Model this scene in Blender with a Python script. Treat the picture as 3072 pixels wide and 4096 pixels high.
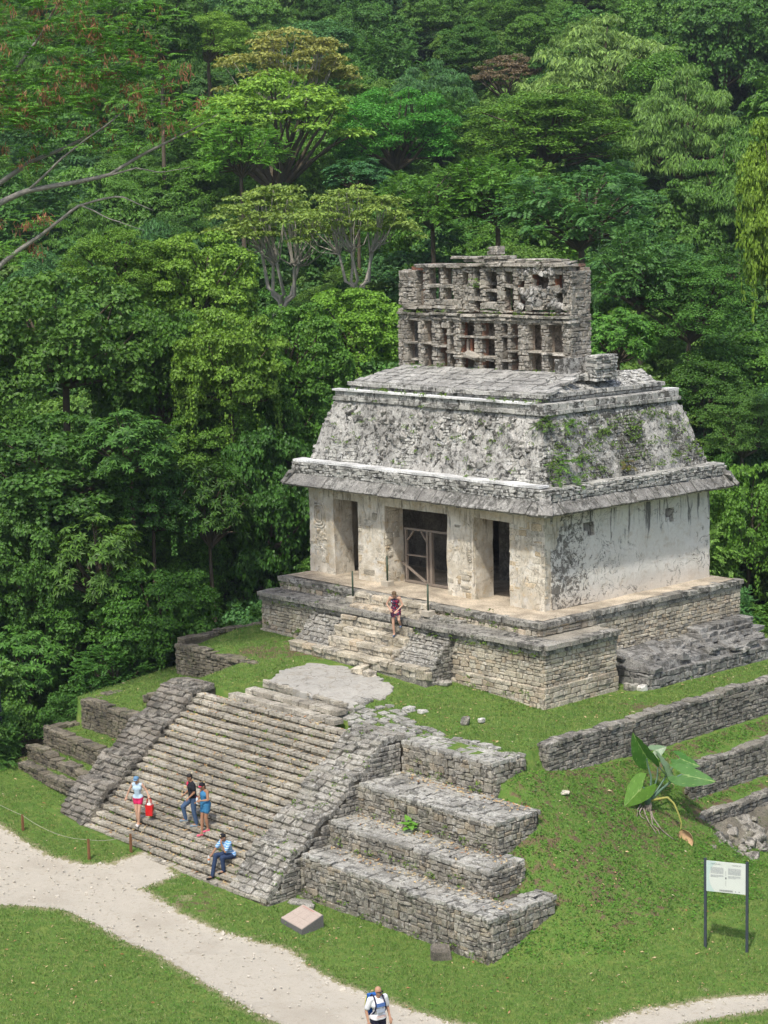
import bpy, math, random
import numpy as np
from mathutils import Vector, Matrix

random.seed(7); np.random.seed(7)
RNG = np.random.default_rng(11)
sc = bpy.context.scene
for o in list(bpy.data.objects): bpy.data.objects.remove(o)
COL = sc.collection

# ------------------------------------------------------------------ camera
PITCH, YAW, ROLL = 0.147057, 0.839679, -0.023582
cam_fwd = np.array([-math.sin(YAW)*math.cos(PITCH), math.cos(YAW)*math.cos(PITCH), -math.sin(PITCH)])
_r = np.array([math.cos(YAW), math.sin(YAW), 0.0]); _u = np.cross(_r, cam_fwd)
cam_right = _r*math.cos(ROLL)+_u*math.sin(ROLL); cam_up = np.cross(cam_right, cam_fwd)
CAM = np.array([45.0, -45.0, 20.0])
cd = bpy.data.cameras.new('camera'); cam = bpy.data.objects.new('camera', cd); COL.objects.link(cam)
m = Matrix.Identity(4)
for i in range(3):
    m[i][0], m[i][1], m[i][2], m[i][3] = cam_right[i], cam_up[i], -cam_fwd[i], CAM[i]
cam.matrix_world = m
cd.sensor_fit = 'VERTICAL'; cd.sensor_height = 36.0; cd.lens = 36.0*8079.54/4096.0
cd.clip_start = 0.5; cd.clip_end = 2000
sc.camera = cam

# ------------------------------------------------------------------ sky, sun, exposure
SUN = Vector((0.58, -1.0, 1.8)).normalized()
w = bpy.data.worlds.new('World'); sc.world = w; w.use_nodes = True
nt = w.node_tree; nt.nodes.clear()
sky = nt.nodes.new('ShaderNodeTexSky'); sky.sky_type = 'NISHITA'; sky.sun_disc = False
sky.sun_elevation = math.asin(SUN.z); sky.sun_rotation = math.atan2(SUN.x, SUN.y)
sky.air_density = 1.0; sky.dust_density = 3.0; sky.ozone_density = 1.0
bg = nt.nodes.new('ShaderNodeBackground'); bg.inputs[1].default_value = 0.15
wo = nt.nodes.new('ShaderNodeOutputWorld')
nt.links.new(sky.outputs[0], bg.inputs[0]); nt.links.new(bg.outputs[0], wo.inputs[0])
sd = bpy.data.lights.new('sun', 'SUN'); sd.energy = 3.0; sd.angle = math.radians(2.0); sd.color = (1.0, 0.955, 0.87)
so = bpy.data.objects.new('sun', sd); COL.objects.link(so); so.location = (0, 0, 60)
so.rotation_euler = (-SUN).to_track_quat('-Z', 'Y').to_euler()
vs = sc.view_settings; vs.view_transform = 'Standard'; vs.look = 'None'; vs.exposure = 0.36; vs.gamma = 1.0; vs.use_curve_mapping = False
sc.render.engine = 'CYCLES'
cy = sc.cycles; cy.use_adaptive_sampling = True; cy.adaptive_threshold = .03; cy.max_bounces = 4; cy.diffuse_bounces = 3; cy.glossy_bounces = 2; cy.transmission_bounces = 4
cy.transparent_max_bounces = 4; cy.volume_bounces = 0; cy.caustics_reflective = False; cy.caustics_refractive = False

# ------------------------------------------------------------------ mesh helpers
def make_mesh(name, V, polys, mats=None, smooth=False, attrs=None):
    """V (n,3); polys list of (k,m) index arrays of equal-size faces."""
    me = bpy.data.meshes.new(name)
    V = np.asarray(V, dtype=np.float32).reshape(-1, 3)
    polys = [np.asarray(p, dtype=np.int32) for p in polys if len(p)]
    me.vertices.add(len(V)); me.vertices.foreach_set('co', V.ravel())
    nl = sum(p.size for p in polys); npoly = sum(len(p) for p in polys)
    me.loops.add(nl); me.polygons.add(npoly)
    me.loops.foreach_set('vertex_index', np.concatenate([p.ravel() for p in polys]))
    starts = []; k = 0
    for p in polys:
        n = p.shape[1]; starts.append(k+np.arange(len(p))*n); k += p.size
    me.polygons.foreach_set('loop_start', np.concatenate(starts).astype(np.int32))
    me.polygons.foreach_set('use_smooth', np.full(npoly, bool(smooth)))
    for a, vals in (attrs or {}).items():
        vals = np.asarray(vals, dtype=np.float32)
        if vals.ndim == 1:
            at = me.attributes.new(a, 'FLOAT', 'POINT'); at.data.foreach_set('value', vals)
        else:
            at = me.attributes.new(a, 'FLOAT_COLOR', 'POINT')
            at.data.foreach_set('color', np.c_[vals, np.ones(len(vals))].astype(np.float32).ravel())
    me.update(calc_edges=True)
    for mm in (mats or []): me.materials.append(mm)
    return me

def link(name, me, parent=None, mat=None, loc=None, **props):
    o = bpy.data.objects.new(name, me); COL.objects.link(o)
    if mat is not None and me is not None and len(me.materials) == 0: me.materials.append(mat)
    if parent is not None: o.parent = parent
    if loc is not None: o.location = loc
    for k, v in props.items(): o[k] = v
    return o

def thing(name, label, cat, loc=(0, 0, 0), group=None):
    o = bpy.data.objects.new(name, None); COL.objects.link(o); o.location = loc; o.empty_display_size = .2
    o['label'] = label; o['category'] = cat; o['kind'] = 'thing'
    if group: o['group'] = group
    return o

class MB:
    """collects closed shapes into one mesh"""
    def __init__(s): s.V = []; s.F = {3: [], 4: []}; s.n = 0
    def add(s, V, quads=(), tris=()):
        V = np.asarray(V, float).reshape(-1, 3)
        if len(quads): s.F[4].append(np.asarray(quads)+s.n)
        if len(tris): s.F[3].append(np.asarray(tris)+s.n)
        s.V.append(V); s.n += len(V)
    def hexa(s, P):
        """8 points: bottom 0-3 ccw, top 4-7"""
        s.add(P, [(3, 2, 1, 0), (4, 5, 6, 7), (0, 1, 5, 4), (1, 2, 6, 5), (2, 3, 7, 6), (3, 0, 4, 7)])
    def box(s, x0, x1, y0, y1, z0, z1):
        s.hexa([(x0, y0, z0), (x1, y0, z0), (x1, y1, z0), (x0, y1, z0), (x0, y0, z1), (x1, y0, z1), (x1, y1, z1), (x0, y1, z1)])
    def cbox(s, M, c=.12):
        s.add(np.asarray(M)[:3, :3] @ STONE0[0].T + np.asarray(M)[:3, 3:4] if False else (np.asarray(M)[:3, :3] @ STONE0[0].T).T + np.asarray(M)[:3, 3], STONE0[1], STONE0[2])
    def prism(s, pts2, f0, f1):
        """polygon pts2 mapped by f0 (near) and f1 (far) to 3d, convex-ish, fan caps"""
        n = len(pts2); A = [f0(*p) for p in pts2]; B = [f1(*p) for p in pts2]
        q = [(i, (i+1) % n, n+(i+1) % n, n+i) for i in range(n)]
        t = [(0, i+1, i) for i in range(1, n-1)]+[(n, n+i, n+i+1) for i in range(1, n-1)]
        s.add(A+B, q, t)
    def tube(s, pts, radii, k=6, cap=True):
        pts = np.asarray(pts, float); radii = np.broadcast_to(np.asarray(radii, float), (len(pts),))
        n = len(pts); T = np.gradient(pts, axis=0); T /= np.linalg.norm(T, axis=1)[:, None]+1e-9
        ref = np.array([.31, .17, .93]) if abs(T[0, 2]) < .8 else np.array([.93, .2, .1])
        A = np.cross(T, ref); A /= np.linalg.norm(A, axis=1)[:, None]+1e-9; B = np.cross(T, A)
        th = np.arange(k)*2*math.pi/k
        V = pts[:, None]+radii[:, None, None]*(np.cos(th)[None, :, None]*A[:, None]+np.sin(th)[None, :, None]*B[:, None])
        q = [(i*k+j, i*k+(j+1) % k, (i+1)*k+(j+1) % k, (i+1)*k+j) for i in range(n-1) for j in range(k)]
        V = V.reshape(-1, 3); t = []
        if cap:
            V = np.vstack([V, pts[0], pts[-1]]); c0, c1 = n*k, n*k+1
            t = [(c0, (j+1) % k, j) for j in range(k)]+[(c1, (n-1)*k+j, (n-1)*k+(j+1) % k) for j in range(k)]
        s.add(V, q, t)
    def mesh(s, name, smooth=False):
        return make_mesh(name, np.vstack(s.V), [np.vstack(s.F[k]) for k in (3, 4) if s.F[k]], smooth=smooth)
    def build(s, name, mat, parent=None, smooth=False, **props):
        return link(name, s.mesh(name, smooth), parent, mat, **props)

# pool of chamfered, uneven stone blocks of unit size (24 vertices, 44 triangles each)
def chamfer_box(seed, c=.1, jit=.07):
    r = np.random.default_rng(seed); V = []; idx = {}
    for sx in (-1, 1):
        for sy in (-1, 1):
            for sz in (-1, 1):
                j = r.normal(0, jit, 3)*np.array([1, .6, 1])
                for ax in range(3):
                    p = np.array([sx, sy, sz])*.5
                    for a in range(3):
                        if a != ax: p[a] *= 1-2*c*r.uniform(.6, 1.3)
                    idx[(sx, sy, sz, ax)] = len(V); V.append(p+j*np.array([.5 if ax == a else 1 for a in range(3)]))
    V = np.array(V); Q = []; T = []
    for ax in range(3):
        a, b = [k for k in range(3) if k != ax]
        for s in (-1, 1):
            f = []
            for (sa, sb) in ((-1, -1), (1, -1), (1, 1), (-1, 1)):
                k = [0, 0, 0]; k[ax] = s; k[a] = sa; k[b] = sb; f.append(idx[(*k, ax)])
            Q.append(f)
    for ax in range(3):           # edges parallel to ax
        a, b = [k for k in range(3) if k != ax]
        for sa in (-1, 1):
            for sb in (-1, 1):
                k0 = [0, 0, 0]; k0[a] = sa; k0[b] = sb; k0[ax] = -1; k1 = list(k0); k1[ax] = 1
                Q.append([idx[(*k0, a)], idx[(*k1, a)], idx[(*k1, b)], idx[(*k0, b)]])
    for sx in (-1, 1):
        for sy in (-1, 1):
            for sz in (-1, 1): T.append([idx[(sx, sy, sz, ax)] for ax in range(3)])
    Q = np.array(Q); T = np.array(T)
    def fix(F):                    # outward winding for a convex-like block
        out = []
        for f in F:
            P = V[f]; n = np.cross(P[1]-P[0], P[2]-P[0])
            out.append(f if np.dot(n, P.mean(0)) > 0 else f[::-1])
        return np.array(out)
    return V, fix(Q), fix(T)
POOL = [chamfer_box(100+i) for i in range(22)]
POOLC = [chamfer_box(300+i, .06, .022) for i in range(12)]
STONE0 = chamfer_box(5, .05, .0)
POOLM = {}
def pool_mesh(i, mat, cut=False):
    k = (i, mat.name, cut)
    if k not in POOLM:
        V, Q, T = (POOLC if cut else POOL)[i]; me = make_mesh('stone', V, [Q, T]); me.materials.append(mat); POOLM[k] = me
    return POOLM[k]

def frame(o, U, V, N, su, sn, sv, rot=None):
    """4x4 whose local x,y,z run along U (length), N (depth), V (height)"""
    A = np.eye(4); R = np.stack([U, N, V], 1)
    if rot is not None: R = R @ rot
    A[:3, 0] = R[:, 0]*su; A[:3, 1] = R[:, 1]*sn; A[:3, 2] = R[:, 2]*sv; A[:3, 3] = o
    return A
def small_rot(a):
    x, y, z = np.random.normal(0, a, 3)
    return np.array([[1, -z, y], [z, 1, -x], [-y, x, 1]])

class Stones:
    """pieces of a wall: the largest become objects of their own, the rest one part"""
    def __init__(s): s.M = []; s.base = None
    def add(s, M): s.M.append(M)
    def emit(s, parent, mat, name='stone', cap=300, rest=None, cut=False):
        pl = POOLC if cut else POOL
        if not s.M: return
        A = np.array(s.M)
        d = np.linalg.norm(A[:, :3, 3]-CAM, axis=1)
        size = np.linalg.norm(A[:, :3, 0], axis=1)*np.linalg.norm(A[:, :3, 2], axis=1)/d**2
        order = np.argsort(-size)
        for k in order[:cap]:
            o = bpy.data.objects.new(name, pool_mesh(random.randrange(len(pl)), mat, cut)); COL.objects.link(o)
            o.parent = parent; o.matrix_local = Matrix(A[k].tolist())
        mb = MB()
        for k in order[cap:]:
            V, Q, T = pl[random.randrange(len(pl))]
            mb.add((A[k][:3, :3] @ V.T).T+A[k][:3, 3], Q, T)
        if len(order) > cap: mb.build(rest or 'small_stones', mat, parent, kind='stuff')

def courses(S, O, U, V, N, L, H, lr=(.18, .42), hr=(.1, .2), depth=.22, proud=.035, gap=.024, top=None, bot=None, split=.2, jit=.03, skip=None, s0=0.0):
    """irregular courses of stones on the face O + s*U + t*V, outward normal N"""
    O, U, V, N = [np.asarray(a, float) for a in (O, U, V, N)]
    t = 0.0
    while t < H-.04:
        h = random.uniform(*hr)
        if H-t-h < hr[0]*.6: h = H-t
        h = min(h, H-t); s = s0-random.uniform(0, lr[0])
        while s < L-.02:
            l = random.uniform(*lr)
            if random.random() < .12: l *= 1.35
            a, b = max(s, s0), min(s+l, L)
            s += l
            if b-a < .07: continue
            mid = (a+b)/2; tm = t+h/2
            if top is not None and tm > top(mid): continue
            if bot is not None and t+h < bot(mid): continue
            if skip is not None and skip(mid, tm): continue
            parts = [(a, b, t, t+h)]
            if h > .15 and random.random() < split: q = t+h*random.uniform(.4, .6); parts = [(a, b, t, q), (a, b, q, t+h)]
            elif b-a > .3 and random.random() < split*.6: q = a+(b-a)*random.uniform(.4, .6); parts = [(a, q, t, t+h), (q, b, t, t+h)]
            for (a2, b2, t0, t1) in parts:
                p = proud+random.uniform(-.02, .02)
                c = O+U*((a2+b2)/2)+V*((t0+t1)/2)+N*(p-depth/2)
                S.add(frame(c, U, V, N, b2-a2-gap, depth, t1-t0-gap*.8, small_rot(jit)))
        t += h

def paving(S, P, inside, x0, x1, y0, y1, zf, size=(.3, .6), thick=.14, gap=.03, tilt=.02, drop=0.0):
    """flat irregular slabs, rows along x; inside(x,y) tests"""
    y = y0
    while y < y1-.05:
        d = random.uniform(size[0]*.75, size[1]*.8); d = min(d, y1-y); x = x0-random.uniform(0, .3)
        while x < x1:
            l = random.uniform(*size); a, b = max(x, x0), min(x+l, x1); x += l
            if b-a < .1: continue
            cx, cy_ = (a+b)/2, y+d/2
            if not inside(cx, cy_) or random.random() < drop: continue
            S.add(frame((cx, cy_+random.uniform(-.03, .03), zf(cx, cy_)-thick/2+random.uniform(-.012, .012)), np.array([1, 0, 0]), np.array([0, 0, 1.]), np.array([0, 1., 0]), b-a-gap, d-gap, thick, small_rot(tilt)))
        y += d

# ------------------------------------------------------------------ materials
class NB:
    def __init__(s, name):
        s.m = bpy.data.materials.new(name); s.m.use_nodes = True; s.t = s.m.node_tree; s.t.nodes.clear()
        s.out = s.n('ShaderNodeOutputMaterial')
    def n(s, typ, **kw):
        x = s.t.nodes.new(typ)
        for k, v in kw.items(): setattr(x, k, v)
        return x
    def l(s, a, b): s.t.links.new(a, b)
    def val(s, sock, v):
        if hasattr(v, 'links') or isinstance(v, bpy.types.NodeSocket): s.l(v, sock)
        else:
            if isinstance(v, (tuple, list)) and len(v) == 3 and sock.type == 'RGBA': v = (*v, 1)
            sock.default_value = v
    def pos(s): return s.n('ShaderNodeNewGeometry').outputs['Position']
    def mapping(s, vec, scale=(1, 1, 1), loc=(0, 0, 0)):
        x = s.n('ShaderNodeMapping'); s.l(vec, x.inputs[0]); x.inputs['Scale'].default_value = scale; x.inputs['Location'].default_value = loc; return x.outputs[0]
    def noise(s, vec, scale, detail=4, rough=.55, dist=0.0):
        x = s.n('ShaderNodeTexNoise'); s.l(vec, x.inputs['Vector']); x.inputs['Scale'].default_value = scale
        x.inputs['Detail'].default_value = detail; x.inputs['Roughness'].default_value = rough; x.inputs['Distortion'].default_value = dist
        return x.outputs['Fac']
    def ramp(s, fac, lo, hi, a=0.0, b=1.0):
        x = s.n('ShaderNodeMapRange'); x.interpolation_type = 'SMOOTHSTEP'; s.val(x.inputs[0], fac)
        for i, v in enumerate((lo, hi, a, b)): x.inputs[i+1].default_value = v
        return x.outputs[0]
    def mix(s, f, a, b, mode='MIX'):
        x = s.n('ShaderNodeMix', data_type='RGBA', blend_type=mode); s.val(x.inputs[0], f); s.val(x.inputs[6], a); s.val(x.inputs[7], b); return x.outputs[2]
    def math(s, op, a, b=0.0):
        x = s.n('ShaderNodeMath', operation=op); s.val(x.inputs[0], a); s.val(x.inputs[1], b); return x.outputs[0]
    def rnd(s):
        a = s.n('ShaderNodeObjectInfo').outputs['Random']; b = s.n('ShaderNodeNewGeometry').outputs['Random Per Island']
        return s.math('FRACT', s.math('ADD', s.math('MULTIPLY', a, 3.7), s.math('MULTIPLY', b, 5.3)))
    def attr(s, name, typ='GEOMETRY'):
        x = s.n('ShaderNodeAttribute', attribute_name=name); x.attribute_type = typ; return x
    def bsdf(s, col, rough=.85, bump=None, bstr=.5, bdist=.02, spec=.25, metal=0.0, **kw):
        p = s.n('ShaderNodeBsdfPrincipled'); s.val(p.inputs['Base Color'], col); s.val(p.inputs['Roughness'], rough)
        p.inputs['Specular IOR Level'].default_value = spec; p.inputs['Metallic'].default_value = metal
        for k, v in kw.items(): s.val(p.inputs[k], v)
        if bump is not None:
            b = s.n('ShaderNodeBump'); b.inputs['Strength'].default_value = bstr; b.inputs['Distance'].default_value = bdist
            s.l(bump, b.inputs['Height']); s.l(b.outputs[0], p.inputs['Normal'])
        s.l(p.outputs[0], s.out.inputs[0]); return p

def stone_mat(name, c1, c2, dark=(.05, .048, .042), damt=.55, dthr=.52, moss=0.0, white=0.0, bump=.7, mosscol=(.06, .075, .02), tint=None, tamt=0.0):
    b = NB(name); P = b.pos(); r = b.rnd()
    col = b.mix(r, c1, c2)
    if tint: col = b.mix(b.math('MULTIPLY', b.ramp(b.math('FRACT', b.math('MULTIPLY', r, 7.7)), .7, .9), tamt), col, tint)
    big = b.noise(P, 1.1, 5, .6)
    col = b.mix(1.0, col, b.mix(b.ramp(big, .3, .7), (.6, .6, .6), (1.16, 1.16, 1.16)), 'MULTIPLY')
    fine = b.noise(P, 24, 6, .7)
    col = b.mix(1.0, col, b.mix(b.ramp(fine, .25, .75), (.5, .5, .5), (1.32, 1.32, 1.32)), 'MULTIPLY')
    dk = b.noise(P, 4.6, 9, .75, .5)
    dsum = b.math('ADD', dk, b.math('MULTIPLY', b.math('SUBTRACT', r, .5), .14))
    col = b.mix(b.math('MULTIPLY', b.ramp(dsum, dthr-.03, dthr+.1), min(.92, damt*1.25)), col, dark)
    if white > 0:
        wn = b.noise(P, 7.0, 6, .7, .6)
        col = b.mix(b.math('MULTIPLY', b.ramp(wn, .56, .62), white), col, (.78, .77, .73))
    if moss > 0:
        mn = b.noise(P, 2.2, 6, .7)
        col = b.mix(b.math('MULTIPLY', b.ramp(mn, .5, .66), moss), col, mosscol)
    b.bsdf(col, .92, b.math('ADD', fine, b.math('MULTIPLY', dk, .7)), bump, .03, .12)
    return b.m

def plain_mat(name, col, rough=.6, var=.12, scale=12, spec=.3, metal=0.0, bump=.15):
    b = NB(name); n = b.noise(b.pos(), scale, 4)
    c = b.mix(1.0, col, b.mix(n, (1-var,)*3, (1+var,)*3), 'MULTIPLY')
    b.bsdf(c, rough, n, bump, .01, spec, metal); return b.m

M_STAIR = stone_mat('stair_limestone', (.38, .345, .28), (.53, .49, .41), damt=.45, dthr=.55, moss=.18)
M_RISER = stone_mat('riser_rubble', (.2, .172, .125), (.31, .27, .2), damt=.55, dthr=.52, moss=.22)  # dark rubble, deepened in colour for the shade line under each tread
M_BALU = stone_mat('balustrade_limestone', (.3, .28, .24), (.44, .42, .37), damt=.6, dthr=.515, moss=.2, white=.3)
M_BALUL = stone_mat('dark_brown_limestone', (.23, .205, .17), (.33, .305, .265), damt=.6, dthr=.5, moss=.16)  # darker and browner than the other balustrade stone
M_TERR = stone_mat('terrace_limestone', (.3, .275, .225), (.46, .43, .365), damt=.62, dthr=.505, moss=.3, white=.28, tint=(.42, .32, .19), tamt=.35)
M_CAP = stone_mat('ledge_slab_limestone', (.36, .345, .305), (.5, .485, .435), damt=.6, dthr=.53, white=.3, moss=.16)
M_WEST = stone_mat('mossy_wall_stone', (.2, .175, .13), (.3, .265, .205), damt=.6, dthr=.5, moss=.4)
M_EAST = stone_mat('grey_retaining_stone', (.27, .25, .21), (.4, .375, .33), damt=.65, dthr=.5, moss=.22, white=.12)
M_PLINTH = stone_mat('plinth_limestone', (.48, .425, .32), (.62, .56, .45), damt=.5, dthr=.55, moss=.1, white=.3, tint=(.55, .4, .26), tamt=.4)
M_PLCAP = stone_mat('plinth_moulding_stone', (.33, .31, .265), (.46, .44, .39), damt=.65, dthr=.5, moss=.14)
M_DARKROCK = stone_mat('dark_weathered_rock', (.25, .243, .225), (.36, .35, .325), damt=.6, dthr=.5, moss=.08)
M_CORE = stone_mat('wall_core_mortar', (.12, .105, .08), (.16, .14, .11), damt=.5, moss=.12)
M_CORE2 = stone_mat('pale_mortar', (.36, .33, .27), (.42, .39, .33), damt=.5, dthr=.5, moss=.1)
M_ROOF = stone_mat('roof_masonry', (.42, .41, .37), (.6, .59, .55), damt=.72, dthr=.5, white=.55, moss=.1)
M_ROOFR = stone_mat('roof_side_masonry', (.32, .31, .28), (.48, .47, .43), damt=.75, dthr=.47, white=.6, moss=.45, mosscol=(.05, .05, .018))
M_EAVE = stone_mat('eave_slab_stone', (.25, .24, .22), (.37, .36, .33), damt=.6, dthr=.5, white=.22)
M_COMB = stone_mat('roof_comb_stone', (.33, .3, .25), (.5, .465, .4), damt=.6, dthr=.52, white=.35, moss=.08)
M_COMBIN = stone_mat('roof_comb_inner_plaster', (.4, .33, .26), (.52, .44, .36), damt=.5, dthr=.52, tint=(.3, .09, .04), tamt=.8)
M_WHITE = stone_mat('white_lime_plaster', (.78, .775, .75), (.82, .815, .79), damt=.22, dthr=.64)
M_LAND = stone_mat('landing_plaster', (.56, .54, .5), (.62, .6, .56), damt=.35, dthr=.6)
# ------------------------------------------------------------------ terrain
_cp = np.array([(4.25,-2,3.3),(4.25,1,3.05),(4.25,3,2.95),(6.2,-4.4,2.45),(7.1,-5.6,1.6),(8.4,-5.8,.8),(8.4,-8.5,0),(9.6,-7,.05),(9.6,-5,.4),(10,-3,.33),(11.5,-3.5,0),
  (9,0,.42),(8,2,.32),(7.3,2.5,.55),(6,1,1.55),(5.6,2.8,1.75),(5.5,-1,2.35),(7,-2,1.55),(8.5,-3,.95),(12,0,0),(10,2,0),(9,4,0),(14,-6,0),(9.5,-10,0),(6,-10,0),(10.8,-6,.02),(4.4,-3.3,3.45),(5.2,-3.4,3.0)], float)
def _rbf_fit(P):
    d = np.linalg.norm(P[:, None, :2]-P[None, :, :2], axis=2); n = len(P)
    A = np.zeros((n+3, n+3)); A[:n, :n] = d; A[:n, n] = 1; A[:n, n+1:] = P[:, :2]; A[n, :n] = 1; A[n+1:, :n] = P[:, :2].T
    return np.linalg.solve(A+1e-6*np.eye(n+3), np.r_[P[:, 2], 0, 0, 0])
_cw = _rbf_fit(_cp)
def mound(x, y):
    d = np.hypot(x[..., None]-_cp[:, 0], y[..., None]-_cp[:, 1]); n = len(_cp)
    return d @ _cw[:n]+_cw[n]+_cw[n+1]*x+_cw[n+2]*y
def sstep(a, b, v):
    t = np.clip((v-a)/(b-a), 0, 1); return t*t*(3-2*t)
def plaza(x, y):
    return np.interp(x, [-60, -22, -15.5, -9.5, 0], [1.8, 1.4, 1.0, .35, 0])*sstep(-40, -18, y*1.0)
def plat(x, y):
    left = np.interp(x, [-16, -13, -6, 1.2, 4.2], [4.7, 4.68, 4.5, 4.06, 4.04])
    t = np.clip((y+4.4)/4.9, 0, 1)
    return 3.93+(left-3.93)*t
def hill(x, y):
    d = (x-45)*-.7443+(y+45)*.6678
    return np.interp(d, [60, 84, 100, 130, 170, 200, 260, 420], [.6, .8, 4.0, 11.5, 22.5, 32, 52, 95])
def ground_z(x, y):
    x = np.asarray(x, float); y = np.asarray(y, float)
    z = plaza(x, y)
    mo = np.maximum(mound(x, y), plaza(x, y))
    east = (x > 4.0) & (y > -8.45) & (x < 14) & ((x > 8.14) | (y > -7.3)) & ((x > 6.92) | (y > -6.12))
    # stepped retaining walls to the east
    st = np.where(x < 5.28, np.interp(x, [4.2, 5.28], [2.95, 2.6]), np.where(x < 6.1, np.interp(x, [5.28, 6.1], [1.6, 1.24]), np.interp(x, [6.1, 6.9, 7.8], [.85, .45, 0])))
    k = sstep(2.4, 3.3, y)
    z = np.where(east, mo*(1-k)+np.maximum(st, 0)*k, z)
    # terraces T1..T3 (ground just under the paved ledges)
    for (y0_, y1_, xr, zt) in ((-8.35, -7.15, 8.0, 1.2), (-7.15, -5.95, 6.75, 1.93), (-5.95, -4.1, 5.88, 2.85)):
        z = np.where((x > .2) & (x < xr) & (y > y0_) & (y < y1_), zt, z)
    # western terraces
    wx = (x < -10.9) & (x > -15.6)
    zl = np.where(y > -5.85-.025*(x+15), np.interp(y, [-6, -2.0], [2.95, 3.35]), np.where(y > -7.02-.077*(x+15.6), 1.97, np.where(y > -7.75-.067*(x+15.6), 1.4, np.where(y > -8.38-.078*(x+15.2), 1.08, plaza(x, y)))))
    sl = np.interp(x, [-12.6, -10.9], [0, 1])*np.interp(y, [-5.2, -3.6], [0, 1])   # grass ramp up to the main platform
    zl = np.where((y > -6.05), zl*(1-sl)+np.maximum(zl, plat(x, y)-.05)*sl, zl)
    zl = np.where((y > -1.82) & (x > -14.2), plat(x, y), zl)
    z = np.where(wx, zl, z)
    # staircase bed and main platform
    z = np.where((x > -11) & (x < .3) & (y > -9.6) & (y <= -4.45), np.clip((y+9.9)*.762-.5, plaza(x, y)-.3, 3.6), z)
    onp = (x > -10.9) & (x < 4.07-.02*(y+2)) & (y > -4.12)
    z = np.where(onp, plat(x, y), z)
    # west and north edges fall away to the forest floor
    wl = sstep(-15.6, -17.5, x)*sstep(-9.5, -6, y)
    z = np.where(x < -15.55, np.maximum(plaza(x, y), .8), z)
    z = np.where(y > 14.5, z*(1-sstep(14.5, 19, y))+hill(x, y)*sstep(14.5, 19, y), z)
    return z
def gz(x, y): return float(ground_z(np.array([float(x)]), np.array([float(y)]))[0])

PATH_UP = [(-60,-11),(-12.66,-11.97),(-11.04,-11.91),(-9.16,-12.04),(-7.56,-12.21),(-6.32,-11.83),(-5.82,-11.14),(-5.94,-9.7),(-4.98,-9.7),(-3.73,-10.28),(-3.57,-11.0),(-3.5,-11.69),(-2.71,-11.79),(-.96,-12.06),(.81,-12.07),(2.38,-11.82),(3.45,-11.61),(4.65,-12.03),(6.07,-12.26),(7.48,-12.21),(8.83,-12.16),(10.04,-12.02),(11.6,-11.6),(12.6,-10.6),(12.92,-9.37),(13.0,-8.25),(13.41,-7.3),(13.76,-6.45),(14.19,-5.68),(14.69,-5.01),(15.3,-4.06),(22,7),(24,7)]
PATH_LOW = [(17,-3.2),(15.84,-4.61),(15.28,-5.79),(14.75,-6.94),(14.34,-7.88),(14.1,-9.0),(14.0,-11.5),(13.0,-14.0),(10.69,-15.08),(7.95,-15.09),(6.58,-15.02),(5.03,-14.85),(3.17,-14.65),(1.06,-14.34),(-.21,-14.38),(-1.97,-14.27),(-3.26,-14.36),(-4.11,-14.76),(-5.08,-15.56),(-6.12,-15.88),(-14,-19),(-60,-24)]
PATH = np.array(PATH_UP+PATH_LOW)
def poly_sd(P, x, y):
    """signed distance, positive inside"""
    d = np.full(x.shape, 1e9); ins = np.zeros(x.shape, bool)
    for (ax, ay), (bx, by) in zip(P, np.roll(P, -1, 0)):
        ex, ey = bx-ax, by-ay; t = np.clip(((x-ax)*ex+(y-ay)*ey)/(ex*ex+ey*ey+1e-9), 0, 1)
        d = np.minimum(d, np.hypot(x-ax-t*ex, y-ay-t*ey))
        c = ((ay > y) != (by > y)) & (x < (bx-ax)*(y-ay)/(by-ay+1e-12)+ax); ins ^= c
    return np.where(ins, d, -d)

def soft_noise(x, y, s, seed=0):
    r = np.random.default_rng(seed); v = np.zeros(np.shape(x))
    for i in range(5):
        a = r.uniform(0, 6.28, 3); f = s*(1.6**i); k = r.uniform(.6, 1.4, 2)
        v += np.sin(f*(x*math.cos(a[0])+y*math.sin(a[0]))*k[0]+a[1])*np.sin(f*(-x*math.sin(a[0])+y*math.cos(a[0]))*k[1]+a[2])/(1.35**i)
    return v/2.2

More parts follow.
